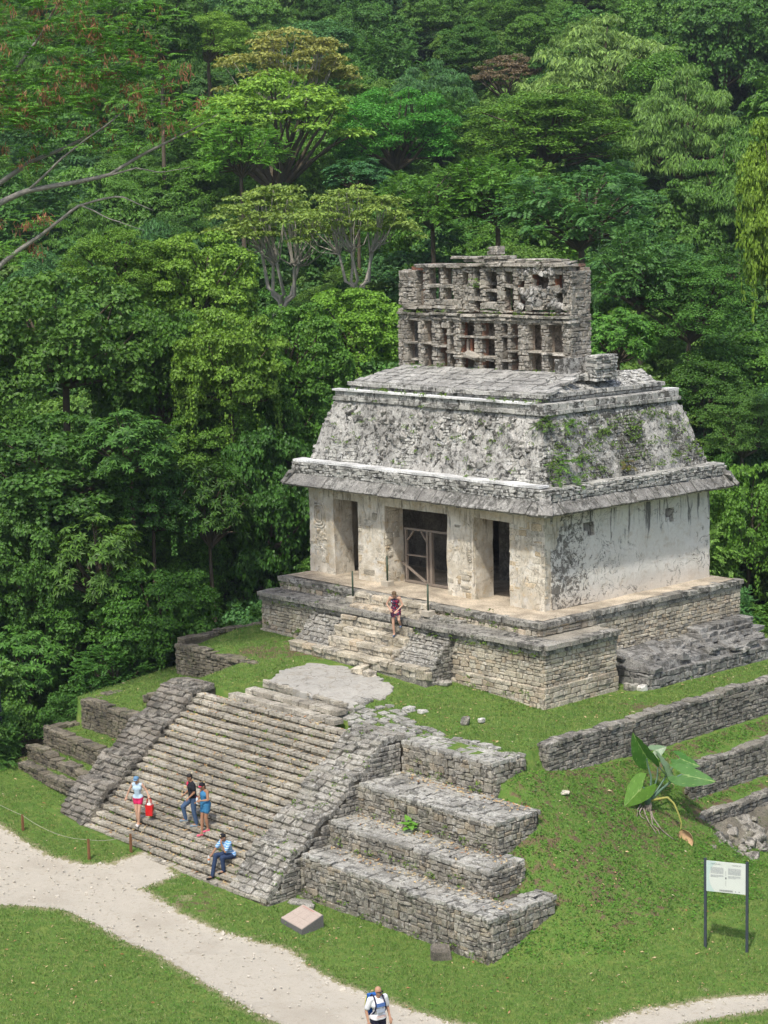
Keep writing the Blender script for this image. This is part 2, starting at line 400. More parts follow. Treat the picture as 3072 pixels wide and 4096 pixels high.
def ground_material():
    b = NB('lawn_and_gravel'); P = b.pos()
    n1 = b.noise(P, .55, 5, .6); n2 = b.noise(P, 3.5, 5, .65); n3 = b.noise(P, 30, 4, .7); n4 = b.noise(P, 9, 5, .6)
    g = b.mix(n1, (.065, .142, .025), (.12, .198, .042))
    g = b.mix(b.ramp(n2, .42, .68), g, (.155, .205, .05))
    g = b.mix(b.math('MULTIPLY', b.ramp(n4, .56, .7), .5), g, (.19, .17, .08))
    g = b.mix(1.0, g, b.mix(n3, (.55, .55, .55), (1.45, 1.45, 1.45)), 'MULTIPLY')
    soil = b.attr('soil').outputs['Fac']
    earth = b.mix(n4, (.1, .072, .042), (.17, .125, .08)); earth = b.mix(b.ramp(soil, 1.2, 1.8), earth, (.022, .02, .012))  # high soil values turn near-black: shade under the trees put in colour
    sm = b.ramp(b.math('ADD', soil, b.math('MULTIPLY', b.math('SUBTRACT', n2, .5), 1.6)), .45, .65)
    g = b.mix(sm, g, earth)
    path = b.attr('path').outputs['Fac']
    pe = b.math('ADD', path, b.math('ADD', b.math('MULTIPLY', b.math('SUBTRACT', n2, .5), .9), b.math('MULTIPLY', b.math('SUBTRACT', n3, .5), .35)))
    grav = b.mix(n2, (.42, .38, .31), (.51, .47, .395))
    grav = b.mix(1.0, grav, b.mix(b.noise(P, 42, 3, .8), (.72, .72, .72), (1.2, 1.2, 1.2)), 'MULTIPLY')
    grav = b.mix(b.math('MULTIPLY', b.ramp(n4, .52, .72), .5), grav, (.3, .255, .19)); grav = b.mix(b.math('MULTIPLY', b.ramp(b.noise(P, 75, 2, .5), .66, .74), .6), grav, (.62, .6, .55)); grav = b.mix(b.math('MULTIPLY', b.ramp(b.noise(P, .45, 4), .5, .68), .5), grav, (.35, .31, .25))
    dry = b.mix(b.ramp(pe, -.35, -.02), g, b.mix(n3, (.2, .19, .09), (.34, .3, .2)))
    col = b.mix(b.ramp(pe, -.03, .06), dry, grav)
    b.bsdf(col, .95, b.math('ADD', n3, b.math('MULTIPLY', n4, .6)), .6, .03, .1)
    return b.m
M_GROUND = ground_material()

def soil_at(x, y):
    """bare earth showing between weeds on the mound and at wall feet, plus forest soil blackened for tree shade"""
    s = .12+.0*x
    m_ = (x > 4.3) & (y > -8.4) & (x < 11)
    mo = mound(x, y)
    s = np.where(m_, np.clip(.16+.25*np.clip(mo, 0, 1.2), 0, .55)+.18*soft_noise(x, y, 1.3, 3), s)
    # dark forest soil, blackened for shade under the trees; then worn patches
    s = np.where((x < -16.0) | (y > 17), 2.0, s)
    for (cx, cy_, r, a) in ((-11.3, -.9, 1.3, .5), (-9.6, .4, 1.2, .55), (-1.5, -11.3, 1.3, .42), (3.2, 3.6, 1.0, .5), (2.8, 8, 1.5, .3), (-16.5, -8, 1.5, .5), (8.6, -4.2, 1.0, .25)):
        s = s+a*np.exp(-((x-cx)**2+(y-cy_)**2)/r**2)
    return s

def build_ground():
    xs = np.arange(-34, 24.01, .14); ys = np.arange(-30, 24.01, .14)
    X, Y = np.meshgrid(xs, ys); x, y = X.ravel(), Y.ravel()
    z = ground_z(x, y)+.035*soft_noise(x, y, .8, 1)+.012*soft_noise(x, y, 4.0, 2)
    sd = poly_sd(PATH, x, y); z = z-.05*sstep(-.1, .25, sd); pa = np.clip(sd, -2, 2)
    for (cx, cy_, r_, a_) in ((-1.9, -11.2, 1.0, 1.9), (-.2, -11.2, 1.1, 1.75), (2.0, -11.4, .8, 1.75), (-3.2, -10.6, .5, 1.8), (-9.7, .3, 1.0, 1.75), (13.3, -5.9, .7, 1.8), (9.5, -11.9, 1.2, 1.2), (-5.5, -15.9, 1.1, 1.3)):
        pa = np.maximum(pa, -2+a_*np.exp(-((x-cx)**2+(y-cy_)**2)/r_**2))
    # the landing and stair bed must stay below the stones laid on them
    nx, ny = len(xs), len(ys); i = np.arange(nx*ny).reshape(ny, nx)
    q = np.stack([i[:-1, :-1], i[:-1, 1:], i[1:, 1:], i[1:, :-1]], -1).reshape(-1, 4)
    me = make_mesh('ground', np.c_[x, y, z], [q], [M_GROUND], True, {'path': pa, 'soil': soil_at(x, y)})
    return link('ground', me, kind='structure')
build_ground()

def build_hill():
    b = NB('forest_floor'); n = b.noise(b.pos(), .8, 6, .7)
    b.bsdf(b.mix(n, (.012, .02, .006), (.035, .05, .012)), .95, n, .5, .2, .1)
    xs = np.arange(-420, 300.1, 4.0); ys = np.arange(-120, 520.1, 4.0); X, Y = np.meshgrid(xs, ys); x, y = X.ravel(), Y.ravel()
    z = hill(x, y)+.8*soft_noise(x, y, .05, 5)
    near = (x > -33) & (x < 23) & (y > -29) & (y < 23)
    out = np.where(y < -26, 0, z-.4); z = np.where(near, np.minimum(out, -1.2), out)
    z = np.where((x > 20) | (y < -20), np.minimum(z, -.25), z)
    nx, ny = len(xs), len(ys); i = np.arange(nx*ny).reshape(ny, nx)
    q = np.stack([i[:-1, :-1], i[:-1, 1:], i[1:, 1:], i[1:, :-1]], -1).reshape(-1, 4)
    link('hillside_terrain', make_mesh('hillside_terrain', np.c_[x, y, z], [q], [b.m], True), kind='structure')
build_hill()

# ------------------------------------------------------------------ great staircase
X_ = np.array([1., 0, 0]); Y_ = np.array([0, 1., 0]); Z_ = np.array([0, 0, 1.])
NSTEP, RISE, RUN, Y0 = 22, .18, .236, -9.9
def stair_y(z): return Y0+z/RISE*RUN
def build_staircase():
    st = thing('stone_staircase', 'broad flight of worn limestone steps climbing the pyramid between two balustrades', 'staircase', (-5.5, Y0, 0))
    st.location = (0, 0, 0)
    core = MB()
    for i in range(NSTEP):
        core.box(-9.5, -1.5 if i else .25, Y0+i*RUN+.06, Y0+(i+1)*RUN+.09, -.4, (i+1)*RISE-.035)
    core.build('core', M_CORE, st)
    T, R_ = Stones(), Stones()
    for i in range(NSTEP):
        y0 = Y0+i*RUN; zt = (i+1)*RISE; x1 = -1.5 if i else .26
        if i == 1: x1 = -1.2
        x = -9.45+random.uniform(-.1, .1); ph = random.uniform(0, 6)
        while x < x1:
            l = random.uniform(.24, .52); b_ = min(x+l, x1); mid = (x+b_)/2
            sag = .016*math.sin(mid*.9+ph)+random.uniform(-.008, .008); yo = .025*math.sin(mid*.6+ph*1.7)+random.uniform(-.01, .01)
            if b_-x > .1 and zt > gz(mid, Y0-.3)*.9-.02:
                T.add(frame((mid, y0+.125+yo, zt-.055+sag), X_, Z_, Y_, b_-x-.034, .29+random.uniform(-.02, .03), .11, small_rot(.014)))
            x += l
        x = -9.45
        while x < x1:
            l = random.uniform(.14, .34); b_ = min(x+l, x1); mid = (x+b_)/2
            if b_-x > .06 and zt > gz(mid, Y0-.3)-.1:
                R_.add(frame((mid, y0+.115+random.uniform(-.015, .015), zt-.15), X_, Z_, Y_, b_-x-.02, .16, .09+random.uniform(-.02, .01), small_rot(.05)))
            x += l
    # two more partial steps up to the landing
    for (xa, xb, y0, zt) in ((-8.1, -2.6, -4.62, 4.1), (-7.7, -2.9, -4.2, 4.26)):
        x = xa
        while x < xb:
            l = random.uniform(.3, .6); b_ = min(x+l, xb)
            if b_-x > .1: T.add(frame(((x+b_)/2, y0+.2+random.uniform(-.02, .02), zt-.08), X_, Z_, Y_, b_-x-.02, .42, .17, small_rot(.025)))
            x += l
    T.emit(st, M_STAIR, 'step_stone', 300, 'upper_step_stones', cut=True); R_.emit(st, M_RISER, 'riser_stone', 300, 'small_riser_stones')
    return st
build_staircase()

BPROF = [(-9.9, .0), (-9.82, .16), (-8.72, 1.42), (-8.3, 1.5), (-7.72, 2.14), (-7.3, 2.24), (-6.42, 3.12), (-6.0, 3.2), (-5.2, 4.02), (-4.55, 4.12), (-4.2, 4.1)]
def bprof(y): return float(np.interp(y, [p[0] for p in BPROF], [p[1] for p in BPROF]))
def build_balustrade(name, label, xa, xb, mat, outer):
    t = thing(name, label, 'balustrade')
    core = MB(); P = [(y, z-.09) for y, z in BPROF[1:]]
    for (y0, z0), (y1, z1) in zip(P[:-1], P[1:]):
        core.hexa([(xa+.06, y0+.06, -.4), (xb-.06, y0+.06, -.4), (xb-.06, y1+.06, -.4), (xa+.06, y1+.06, -.4), (xa+.06, y0+.06, z0), (xb-.06, y0+.06, z0), (xb-.06, y1+.06, z1), (xa+.06, y1+.06, z1)])
    core.build('core', M_CORE, t)
    S = Stones(); segs = list(zip(BPROF[1:-1], BPROF[2:]))
    # courses laid up the slope, each stone tilted with it
    for (y0, z0), (y1, z1) in segs:
        L = math.hypot(y1-y0, z1-z0); V = np.array([0, (y1-y0)/L, (z1-z0)/L]); N = np.array([0, -V[2], V[1]])
        s = 0
        while s < L-.03:
            h = random.uniform(.15, .25); h = min(h, L-s)
            x = xa-random.uniform(0, .1)
            while x < xb-.03:
                l = random.uniform(.2, .62); a, b_ = max(x, xa-.05*random.random()), min(x+l, xb); x += l
                if b_-a < .08: continue
                c = np.array([(a+b_)/2, y0, z0])+V*(s+h/2)+N*(random.uniform(-.03, .05)-.07)
                lip = np.array([0, -.35, .0])*0
                k = .35 if V[2] > .5 else 0.0      # lower edge juts out like shingled courses
                R = small_rot(.05)
                V2 = V*math.cos(k)+N*math.sin(-k); N2 = np.cross(X_, V2)*-1
                S.add(frame(c, X_, V2, N2, b_-a-.02, .2, h*1.12, R))
            s += h
    # front base course
    # outer flank
    xo = xb if outer > 0 else xa; n = np.array([outer, 0, 0.])
    courses(S, (xo, -9.84, -.1), Y_, Z_, n, 5.4, 4.2, (.16, .4), (.09, .17), .2, .02, top=lambda s: bprof(-9.84+s)-.12, skip=lambda s, tt: False)
    xi = xa if outer > 0 else xb; n = np.array([-outer, 0, 0.])
    courses(S, (xi, -9.84, -.1), Y_, Z_, n, 5.2, 4.2, (.16, .4), (.1, .17), .2, .015, top=lambda s: bprof(-9.84+s)-.1, bot=lambda s: (s/RUN)*RISE-.1)
    S.emit(t, mat, 'stone', 300)
    return t
build_balustrade('stair_balustrade', 'pale grey sloping stone balustrade edging the right of the broad steps', -1.55, .28, M_BALU, 1)
build_balustrade('stair_balustrade', 'brown-grey shingled stone balustrade edging the left of the broad steps', -11.15, -9.4, M_BALUL, -1)

# ------------------------------------------------------------------ terrace walls
def terrace(label, xa, xb, yf, z0, z1, yside, ledge, cat='wall', mat=M_TERR, cap=M_CAP, hr=(.1, .27), wob=0.0):
    t = thing('terrace_wall', label, cat)
    mb = MB(); mb.box(xa, xb-.08, yf+.08, ledge, z0-.3, z1-.1)
    if yside > ledge: mb.box(xb-1.3, xb-.081, ledge, yside, z0-.3, z1-.1)
    mb.build('core', M_CORE, t)
    S = Stones()
    courses(S, (xa, yf, z0-.08), X_, Z_, -Y_, xb-xa-.05, z1-z0-.02, (.13, .46), hr, .22, .035, split=.42, jit=.05)
    courses(S, (xb, yf+.06, z0-.08), Y_, Z_, X_, yside-yf-.1, z1-z0-.02, (.16, .38), hr, .22, .035, bot=lambda s: gz(xb+.15, yf+s)-z0-.1)
    S.emit(t, mat, 'stone', 300)
    C_ = Stones()
    paving(C_, None, lambda x, y: True, xa, xb+.05, yf-.05, ledge, lambda x, y: z1+.02*math.sin(x*2.1)+random.uniform(-.02, .02), (.25, .66), .13, .042, .03)
    if yside > ledge: paving(C_, None, lambda x, y: True, xb-.75, xb+.05, ledge, yside, lambda x, y: z1+random.uniform(-.02, .02), (.28, .5), .12, .042, .03)
    C_.emit(t, cap, 'ledge_slab', 300)
    return t
terrace('lowest terrace wall right of the steps, longest of the four, with slab ledge', .3, 8.22, -8.55, 0, 1.32, -5.95, -7.38)
terrace('second terrace wall up right of the steps, lowest in height of the four', .3, 7.0, -7.38, 1.32, 2.05, -5.9, -6.2)
terrace('third terrace wall up right of the steps, under the broadest slab ledge', .3, 6.12, -6.2, 2.05, 2.97, -4.5, -4.38)
terrace('topmost terrace wall right of the steps, edging the upper lawn', .3, 4.25, -4.4, 2.97, 3.97, -3.0, -3.35)

def straight_wall(label, a, b, zb, zt, thick=.42, mat=M_EAST, lr=(.16, .42), hr=(.09, .18), name='retaining_wall', endcap=True, ragged=.06):
    """free wall from a to b (xy), foot zb(s) and top zt(s); face on the right hand of a->b"""
    t = thing(name, label, 'wall')
    a, b = np.array(a, float), np.array(b, float); L = np.linalg.norm(b-a); u = (b-a)/L; U = np.array([u[0], u[1], 0]); N = np.array([u[1], -u[0], 0])
    O = np.array([a[0], a[1], 0.]); mb = MB(); n = max(2, int(L/.8))
    for i in range(n):
        s0, s1 = i/n*L+(.06 if i == 0 else 0), (i+1)/n*L-(.06 if i == n-1 else 0)
        P = []
        for z_ in (lambda s: zb(s)-.4, lambda s: zt(s)-.08):
            for (s, d) in ((s0, -.07), (s1, -.07), (s1, -thick), (s0, -thick)):
                p = O+U*s+N*d; P.append((p[0], p[1], z_(s)))
        mb.hexa(P)
    mb.build('core', M_CORE, t)
    S = Stones(); z0 = min(zb(0), zb(L))-.1
    rg = {}
    def top(s): return zt(s)-z0-.06+ragged*math.sin(s*2.3)*math.sin(s*.7+1)
    courses(S, O+np.array([0, 0, z0]), U, Z_, N, L, max(zt(s) for s in np.linspace(0, L, 9))-z0+.1, lr, hr, .24, .035, top=top, bot=lambda s: zb(s)-z0-.12)
    if endcap:
        for (P0, Uv, Nv, zz) in ((O-U*0+N*-.0, -N, -U, 0.0), (O+U*L, -N, U, L)):
            courses(S, P0+np.array([0, 0, z0]), Uv, Z_, Nv, thick, zt(zz)-z0, (.15, .3), hr, .2, .02)
    S.emit(t, mat, 'stone', 300)
    C_ = Stones(); s = 0
    while s < L:
        l = random.uniform(.25, .6); e = min(s+l, L)
        if e-s > .1:
            c = O+U*((s+e)/2)-N*(thick/2-.03); z_ = zt((s+e)/2)+ragged*.8*math.sin(s*2.3)*math.sin(s*.7+1)
            C_.add(frame((c[0], c[1], z_-.04+random.uniform(-.02, .03)), U, Z_, N, e-s-.02, thick+.06+random.uniform(-.08, .04), .14, small_rot(.04)))
        s += l
    C_.emit(t, mat, 'coping_stone', 300)
    return t
lin = lambda z0, z1, L: (lambda s: z0+(z1-z0)*min(max(s/L, 0), 1))
straight_wall('long grey dry-stone retaining wall along the right edge of the upper lawn', (4.3, -2.15), (3.95, 15), lin(3.25, 2.85, 8), lin(4.08, 4.14, 12))
straight_wall('middle retaining wall at right, behind the big-leaved plant', (5.52, 3.05), (5.4, 15), lin(1.62, 1.5, 6), lin(2.55, 2.68, 6))
straight_wall('lowest retaining wall at right, low and broken above pale rubble', (6.25, 2.5), (6.4, 15), lin(1.0, .8, 6), lin(1.2, 1.32, 6), .36)
# western walls
Lz = lambda v: (lambda s: v)
straight_wall('lowest mossy kerb wall at the far left beside the lawn', (-15.2, -8.58), (-11.1, -8.9), Lz(.85), Lz(1.13), .4, M_WEST)
straight_wall('broken mossy wall second from the lawn, left of the steps', (-15.6, -7.95), (-11.1, -8.25), Lz(1.1), lin(1.58, 1.35, 4), .4, M_WEST, ragged=.1)
straight_wall('mossy brown wall third from the lawn, left of the steps', (-15.65, -7.2), (-11.1, -7.55), Lz(1.35), Lz(2.05), .42, M_WEST)
straight_wall('tall brown wall left of the steps holding a grass terrace', (-14.95, -6.02), (-11.1, -6.12), Lz(2.0), Lz(3.0), .42, M_WEST)
straight_wall('short stub of brown wall meeting the left balustrade near the top', (-12.7, -4.9), (-11.0, -4.75), Lz(2.95), lin(3.3, 3.7, 1.6), .4, M_WEST)
straight_wall('dark stone wall at the left edge of the upper lawn, in the trees shade', (-14.5, -2.1), (-10.2, -1.75), Lz(3.3), lin(4.45, 4.3, 4), .45, M_WEST)
straight_wall('low stone edge running back along the grass terrace at far left', (-15.1, 0.2), (-14.95, -6.0), Lz(2.2), Lz(3.0), .42, M_WEST)
straight_wall('low stone edge running back from the third mossy wall at far left', (-15.75, -2.0), (-15.65, -7.2), Lz(1.2), Lz(2.05), .42, M_WEST)
straight_wall('thin stone kerb at the left rim of the upper lawn under the trees', (-14.5, 5.0), (-14.5, -2.0), Lz(3.3), Lz(4.68), .4, M_WEST)

# ------------------------------------------------------------------ landing and paving on the platform
def build_landing():
    P = [(-7.5,-3.35),(-8.25,-2.2),(-8.6,-.6),(-7.85,-.1),(-6.95,0),(-5.0,-.5),(-3.9,-.95),(-3.45,-1.7),(-3.85,-2.7),(-3.5,-3.05),(-3.15,-3.75),(-4.1,-3.62),(-6.0,-3.45)]
    P = np.array(P); n = len(P); V = []; Q = []; fine = []
    for i in range(n):           # wavy outline
        a, b_ = P[i], P[(i+1) % n]
        for k in range(9): fine.append(a+(b_-a)*k/9+np.random.normal(0, .085, 2))
    fine = np.array(fine); c = fine.mean(0); rings = [1.0, .98, .9, .8, .65, .5, .35, .2]; m_ = len(fine)
    V.append(np.c_[fine, np.full(m_, 3.7)])
    for r in rings:
        q = c+(fine-c)*r; w = sstep(-5.4, -3.8, q[:, 0]); z = (4.42*(1-w)+(plat(q[:, 0], q[:, 1])+.05)*w)+.03*soft_noise(q[:, 0], q[:, 1], 1.1, 8)-(.03 if r == 1.0 else 0)
        V.append(np.c_[q, z])
    V = np.vstack(V+[np.array([[*c, 4.42]])]); Q = [(k*m_+i, k*m_+(i+1) % m_, (k+1)*m_+(i+1) % m_, (k+1)*m_+i) for k in range(len(rings)) for i in range(m_)]
    T = [(len(rings)*m_+i, len(rings)*m_+(i+1) % m_, len(V)-1) for i in range(m_)]
    b = NB('cracked_landing_plaster'); Ps = b.pos()
    vo = b.n('ShaderNodeTexVoronoi', feature='DISTANCE_TO_EDGE'); vo.inputs['Scale'].default_value = 1.9
    nz = b.n('ShaderNodeTexNoise'); nz.inputs['Scale'].default_value = 2.4; nz.inputs['Detail'].default_value = 6; b.l(Ps, nz.inputs['Vector'])
    b.l(b.mix(.5, Ps, nz.outputs['Color']), vo.inputs['Vector'])
    crack = b.ramp(b.math('ABSOLUTE', b.math('SUBTRACT', b.noise(Ps, 1.5, 5, .6, 1.0), .5)), .0, .014, 1, 0); n1 = b.noise(Ps, 3, 6, .65); n2 = b.noise(Ps, 18, 5, .7)
    col = b.mix(n1, (.31, .295, .26), (.49, .47, .425)); col = b.mix(1.0, col, b.mix(n2, (.75, .75, .75), (1.2, 1.2, 1.2)), 'MULTIPLY')
    col = b.mix(b.math('MULTIPLY', b.math('MULTIPLY', crack, b.ramp(b.noise(Ps, 1.4, 4), .42, .62)), .75), col, (.16, .14, .11))
    cr2 = b.ramp(vo.outputs['Distance'], .0, .03, 1, 0); col = b.mix(b.math('MULTIPLY', b.math('MULTIPLY', cr2, b.ramp(n1, .38, .6)), .8), col, (.14, .125, .09)); col = b.mix(b.math('MULTIPLY', b.ramp(b.noise(Ps, 2.2, 6, .7), .52, .66), .55), col, (.27, .24, .185))
    b.bsdf(col, .9, b.math('SUBTRACT', n2, b.math('MULTIPLY', crack, 2.0)), .5, .02, .1)
    t = link('landing_slab', make_mesh('landing_slab', V, [np.array(Q), np.array(T)], [b.m]), label='cracked pale plaster landing between the broad steps and the temple steps', category='landing')
    S = Stones()
    x = -7.75
    while x < -3.1:
        l = random.uniform(.14, .34); yy = float(np.interp(x, [-7.5, -6, -4.1, -3.15], [-3.35, -3.45, -3.62, -3.75]))
        for zz in (4.2, 4.33): S.add(frame((x+l/2, yy+.02, zz+random.uniform(-.02, .02)), X_, Z_, Y_, l, .16, random.uniform(.1, .14), small_rot(.08)))
        x += l
    S.emit(t, M_STAIR, 'edge_stone')
build_landing()
def build_paving():
    t = thing('stone_paving', 'patch of flat pale paving stones sunk in the grass beside the landing', 'paving')
    P = np.array([(-3.3,-3.9),(-3.7,-2.9),(-3.9,-1.9),(-2.9,-1.7),(-1.5,-2.1),(-.1,-3.0),(.9,-3.1),(2.0,-2.85),(3.3,-3.2),(3.4,-3.4),(.3,-3.36),(.2,-4.42),(-2.6,-4.45)])
    S = Stones()
    def ins(x, y): return poly_sd(P, np.array([x]), np.array([y]))[0] > .05
    y = -4.4
    while y < -1.7:
        x = -4
        while x < 3.6:
            l = random.uniform(.22, .5); cx = x+l/2+random.uniform(-.05, .05); cyy = y+random.uniform(-.08, .08); x += l+random.uniform(.02, .1)
            p = .08+.5*max(0, (cyy+3.6))/1.6
            if ins(cx, cyy) and random.random() > p:
                a = random.uniform(-.4, .4); U = np.array([math.cos(a), math.sin(a), 0]); 
                S.add(frame((cx, cyy, gz(cx, cyy)+.005), U, Z_, np.cross(Z_, U), l, random.uniform(.2, .34), .14, small_rot(.05)))
        y += random.uniform(.26, .36)
    S.emit(t, M_CAP, 'paving_stone')
build_paving()
# ------------------------------------------------------------------ temple
def vnoise(V, f, seed):
    r = np.random.default_rng(seed); out = np.zeros_like(V)
    for k in range(6):
        W_ = r.normal(0, 1, (3, 3))*f*(1.7**k)*.5; ph = r.uniform(0, 6.28, 3); out += np.sin(V @ W_+ph)/(1.5**k)
    return out/2.0
def grid_face(mb, A, B, C_, D, nu, nv, amp=0, f=2.0, seed=0):
    """quad A(bl) B(br) C(tr) D(tl) as a displaced grid"""
    A, B, C_, D = [np.asarray(p, float) for p in (A, B, C_, D)]
    s = np.linspace(0, 1, nu+1)[None, :, None]; t = np.linspace(0, 1, nv+1)[:, None, None]
    V = ((A*(1-s)+B*s)*(1-t)+(D*(1-s)+C_*s)*t).reshape(-1, 3)
    if amp: V = V+amp*vnoise(V, f, seed)
    i = np.arange((nu+1)*(nv+1)).reshape(nv+1, nu+1)
    mb.add(V, np.stack([i[:-1, :-1], i[:-1, 1:], i[1:, 1:], i[1:, :-1]], -1).reshape(-1, 4))
def rough_hexa(mb, P, res=.12, amp=.03, f=2.5, seed=1):
    P = [np.asarray(p, float) for p in P]
    for (a, b, c, d) in ((0, 1, 5, 4), (1, 2, 6, 5), (2, 3, 7, 6), (3, 0, 4, 7), (4, 5, 6, 7), (3, 2, 1, 0)):
        nu = max(1, int(np.linalg.norm(P[b]-P[a])/res)); nv = max(1, int(np.linalg.norm(P[d]-P[a])/res))
        grid_face(mb, P[a], P[b], P[c], P[d], nu, nv, amp, f, seed)
def hx(x0, x1, y0, y1, z0, z1): return [(x0, y0, z0), (x1, y0, z0), (x1, y1, z0), (x0, y1, z0), (x0, y0, z1), (x1, y0, z1), (x1, y1, z1), (x0, y1, z1)]
def rough_box(mb, x0, x1, y0, y1, z0, z1, res=.12, amp=.03, f=2.5, seed=1): rough_hexa(mb, hx(x0, x1, y0, y1, z0, z1), res, amp, f, seed)

def facade_mat():
    b = NB('cream_facade_plaster'); P = b.pos()
    n1 = b.noise(P, 1.6, 5, .6); n2 = b.noise(P, 14, 7, .7); n3 = b.noise(P, 5, 6, .65, .5)
    vo = b.n('ShaderNodeTexVoronoi', feature='DISTANCE_TO_EDGE'); vo.inputs['Scale'].default_value = 3.2
    nz = b.n('ShaderNodeTexNoise'); nz.inputs['Scale'].default_value = 3; b.l(P, nz.inputs['Vector'])
    b.l(b.mapping(b.mix(.25, P, nz.outputs['Color']), (1, 1, 1.7)), vo.inputs['Vector'])
    crack = b.math('MULTIPLY', b.ramp(b.math('ABSOLUTE', b.math('SUBTRACT', b.noise(P, 2.3, 5, .6, 1.0), .5)), .0, .014, 1, 0), b.ramp(b.noise(P, 1.1, 3), .45, .6))
    col = b.mix(b.ramp(n1, .3, .7), (.5, .44, .34), (.74, .69, .59)); col = b.mix(b.math('MULTIPLY', b.ramp(n3, .52, .68), .8), col, (.55, .43, .27))
    col = b.mix(b.math('MULTIPLY', b.ramp(b.noise(P, 2.6, 5), .55, .7), .6), col, (.62, .61, .58))
    col = b.mix(1.0, col, b.mix(n2, (.7, .7, .7), (1.25, 1.25, 1.25)), 'MULTIPLY')
    st = b.noise(b.mapping(P, (4, 4, .6)), 1.5, 6, .7)
    z = b.n('ShaderNodeSeparateXYZ'); b.l(P, z.inputs[0])
    col = b.mix(b.math('MULTIPLY', b.math('MULTIPLY', b.ramp(st, .5, .66), b.ramp(z.outputs[2], 7.6, 9.6)), .75), col, (.15, .13, .1))
    col = b.mix(b.math('MULTIPLY', crack, .7), col, (.12, .1, .07))
    b.bsdf(col, .92, b.math('SUBTRACT', b.math('ADD', n2, n3), crack), .7, .035, .1); return b.m
def sidewall_mat():
    b = NB('stained_white_side_plaster'); P = b.pos()
    n1 = b.noise(P, 1.1, 5, .6); n2 = b.noise(P, 12, 7, .72); n3 = b.noise(P, 3.5, 7, .7, .8)
    vo = b.n('ShaderNodeTexVoronoi', feature='DISTANCE_TO_EDGE'); vo.inputs['Scale'].default_value = 1.9
    nz = b.n('ShaderNodeTexNoise'); nz.inputs['Scale'].default_value = 2.2; nz.inputs['Detail'].default_value = 4; b.l(P, nz.inputs['Vector'])
    b.l(b.mix(.3, P, nz.outputs['Color']), vo.inputs['Vector'])
    s = b.n('ShaderNodeSeparateXYZ'); b.l(P, s.inputs[0])
    front = b.ramp(s.outputs[1], 4.0, 8.0, 1, 0.12)
    crack = b.math('MULTIPLY', b.ramp(b.math('ABSOLUTE', b.math('SUBTRACT', b.noise(P, 1.5, 5, .6, 1.2), .5)), .0, .012, 1, 0), b.ramp(b.math('ADD', b.noise(P, .8, 3), b.math('MULTIPLY', front, .3)), .52, .66))
    col = b.mix(n1, (.6, .57, .5), (.8, .78, .73)); col = b.mix(b.math('MULTIPLY', b.ramp(n3, .5, .68), .5), col, (.5, .42, .32))
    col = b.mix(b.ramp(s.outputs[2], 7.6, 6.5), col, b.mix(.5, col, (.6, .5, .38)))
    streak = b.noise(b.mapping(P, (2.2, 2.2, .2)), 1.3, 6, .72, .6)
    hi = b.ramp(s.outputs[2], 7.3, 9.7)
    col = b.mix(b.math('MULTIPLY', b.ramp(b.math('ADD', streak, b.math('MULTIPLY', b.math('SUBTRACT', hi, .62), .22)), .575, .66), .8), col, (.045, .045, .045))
    blot = b.noise(P, 4.2, 8, .78, .7)
    col = b.mix(b.math('MULTIPLY', b.ramp(b.math('ADD', blot, b.math('MULTIPLY', b.math('SUBTRACT', front, .6), .3)), .585, .64), .8), col, (.07, .062, .05))
    col = b.mix(1.0, col, b.mix(n2, (.8, .8, .8), (1.15, 1.15, 1.15)), 'MULTIPLY')
    col = b.mix(b.math('MULTIPLY', crack, .9), col, (.05, .045, .035))
    b.bsdf(col, .9, b.math('SUBTRACT', b.math('ADD', n2, b.math('MULTIPLY', n3, .8)), b.math('MULTIPLY', crack, 1.5)), .6, .04, .12); return b.m
M_FACADE = facade_mat(); M_SIDE = sidewall_mat()
M_FSTONE = stone_mat('facade_rubble', (.52, .47, .37), (.68, .63, .53), damt=.35, dthr=.58, tint=(.58, .42, .22), tamt=.5)
M_FLOOR = stone_mat('sandy_plaster_floor', (.52, .44, .33), (.58, .5, .39), damt=.2, dthr=.6)
M_INNER = stone_mat('dark_inner_plaster', (.2, .18, .15), (.26, .235, .2), damt=.5, dthr=.5)  # plain dark plaster for the inner walls and ceiling
M_STUCCO = stone_mat('stucco_relief', (.4, .385, .35), (.62, .605, .565), damt=.78, dthr=.49, white=.35, bump=1.0)
M_ROOFSLAB = stone_mat('roof_slab_stone', (.36, .35, .325), (.5, .49, .455), damt=.45, dthr=.54, white=.12)

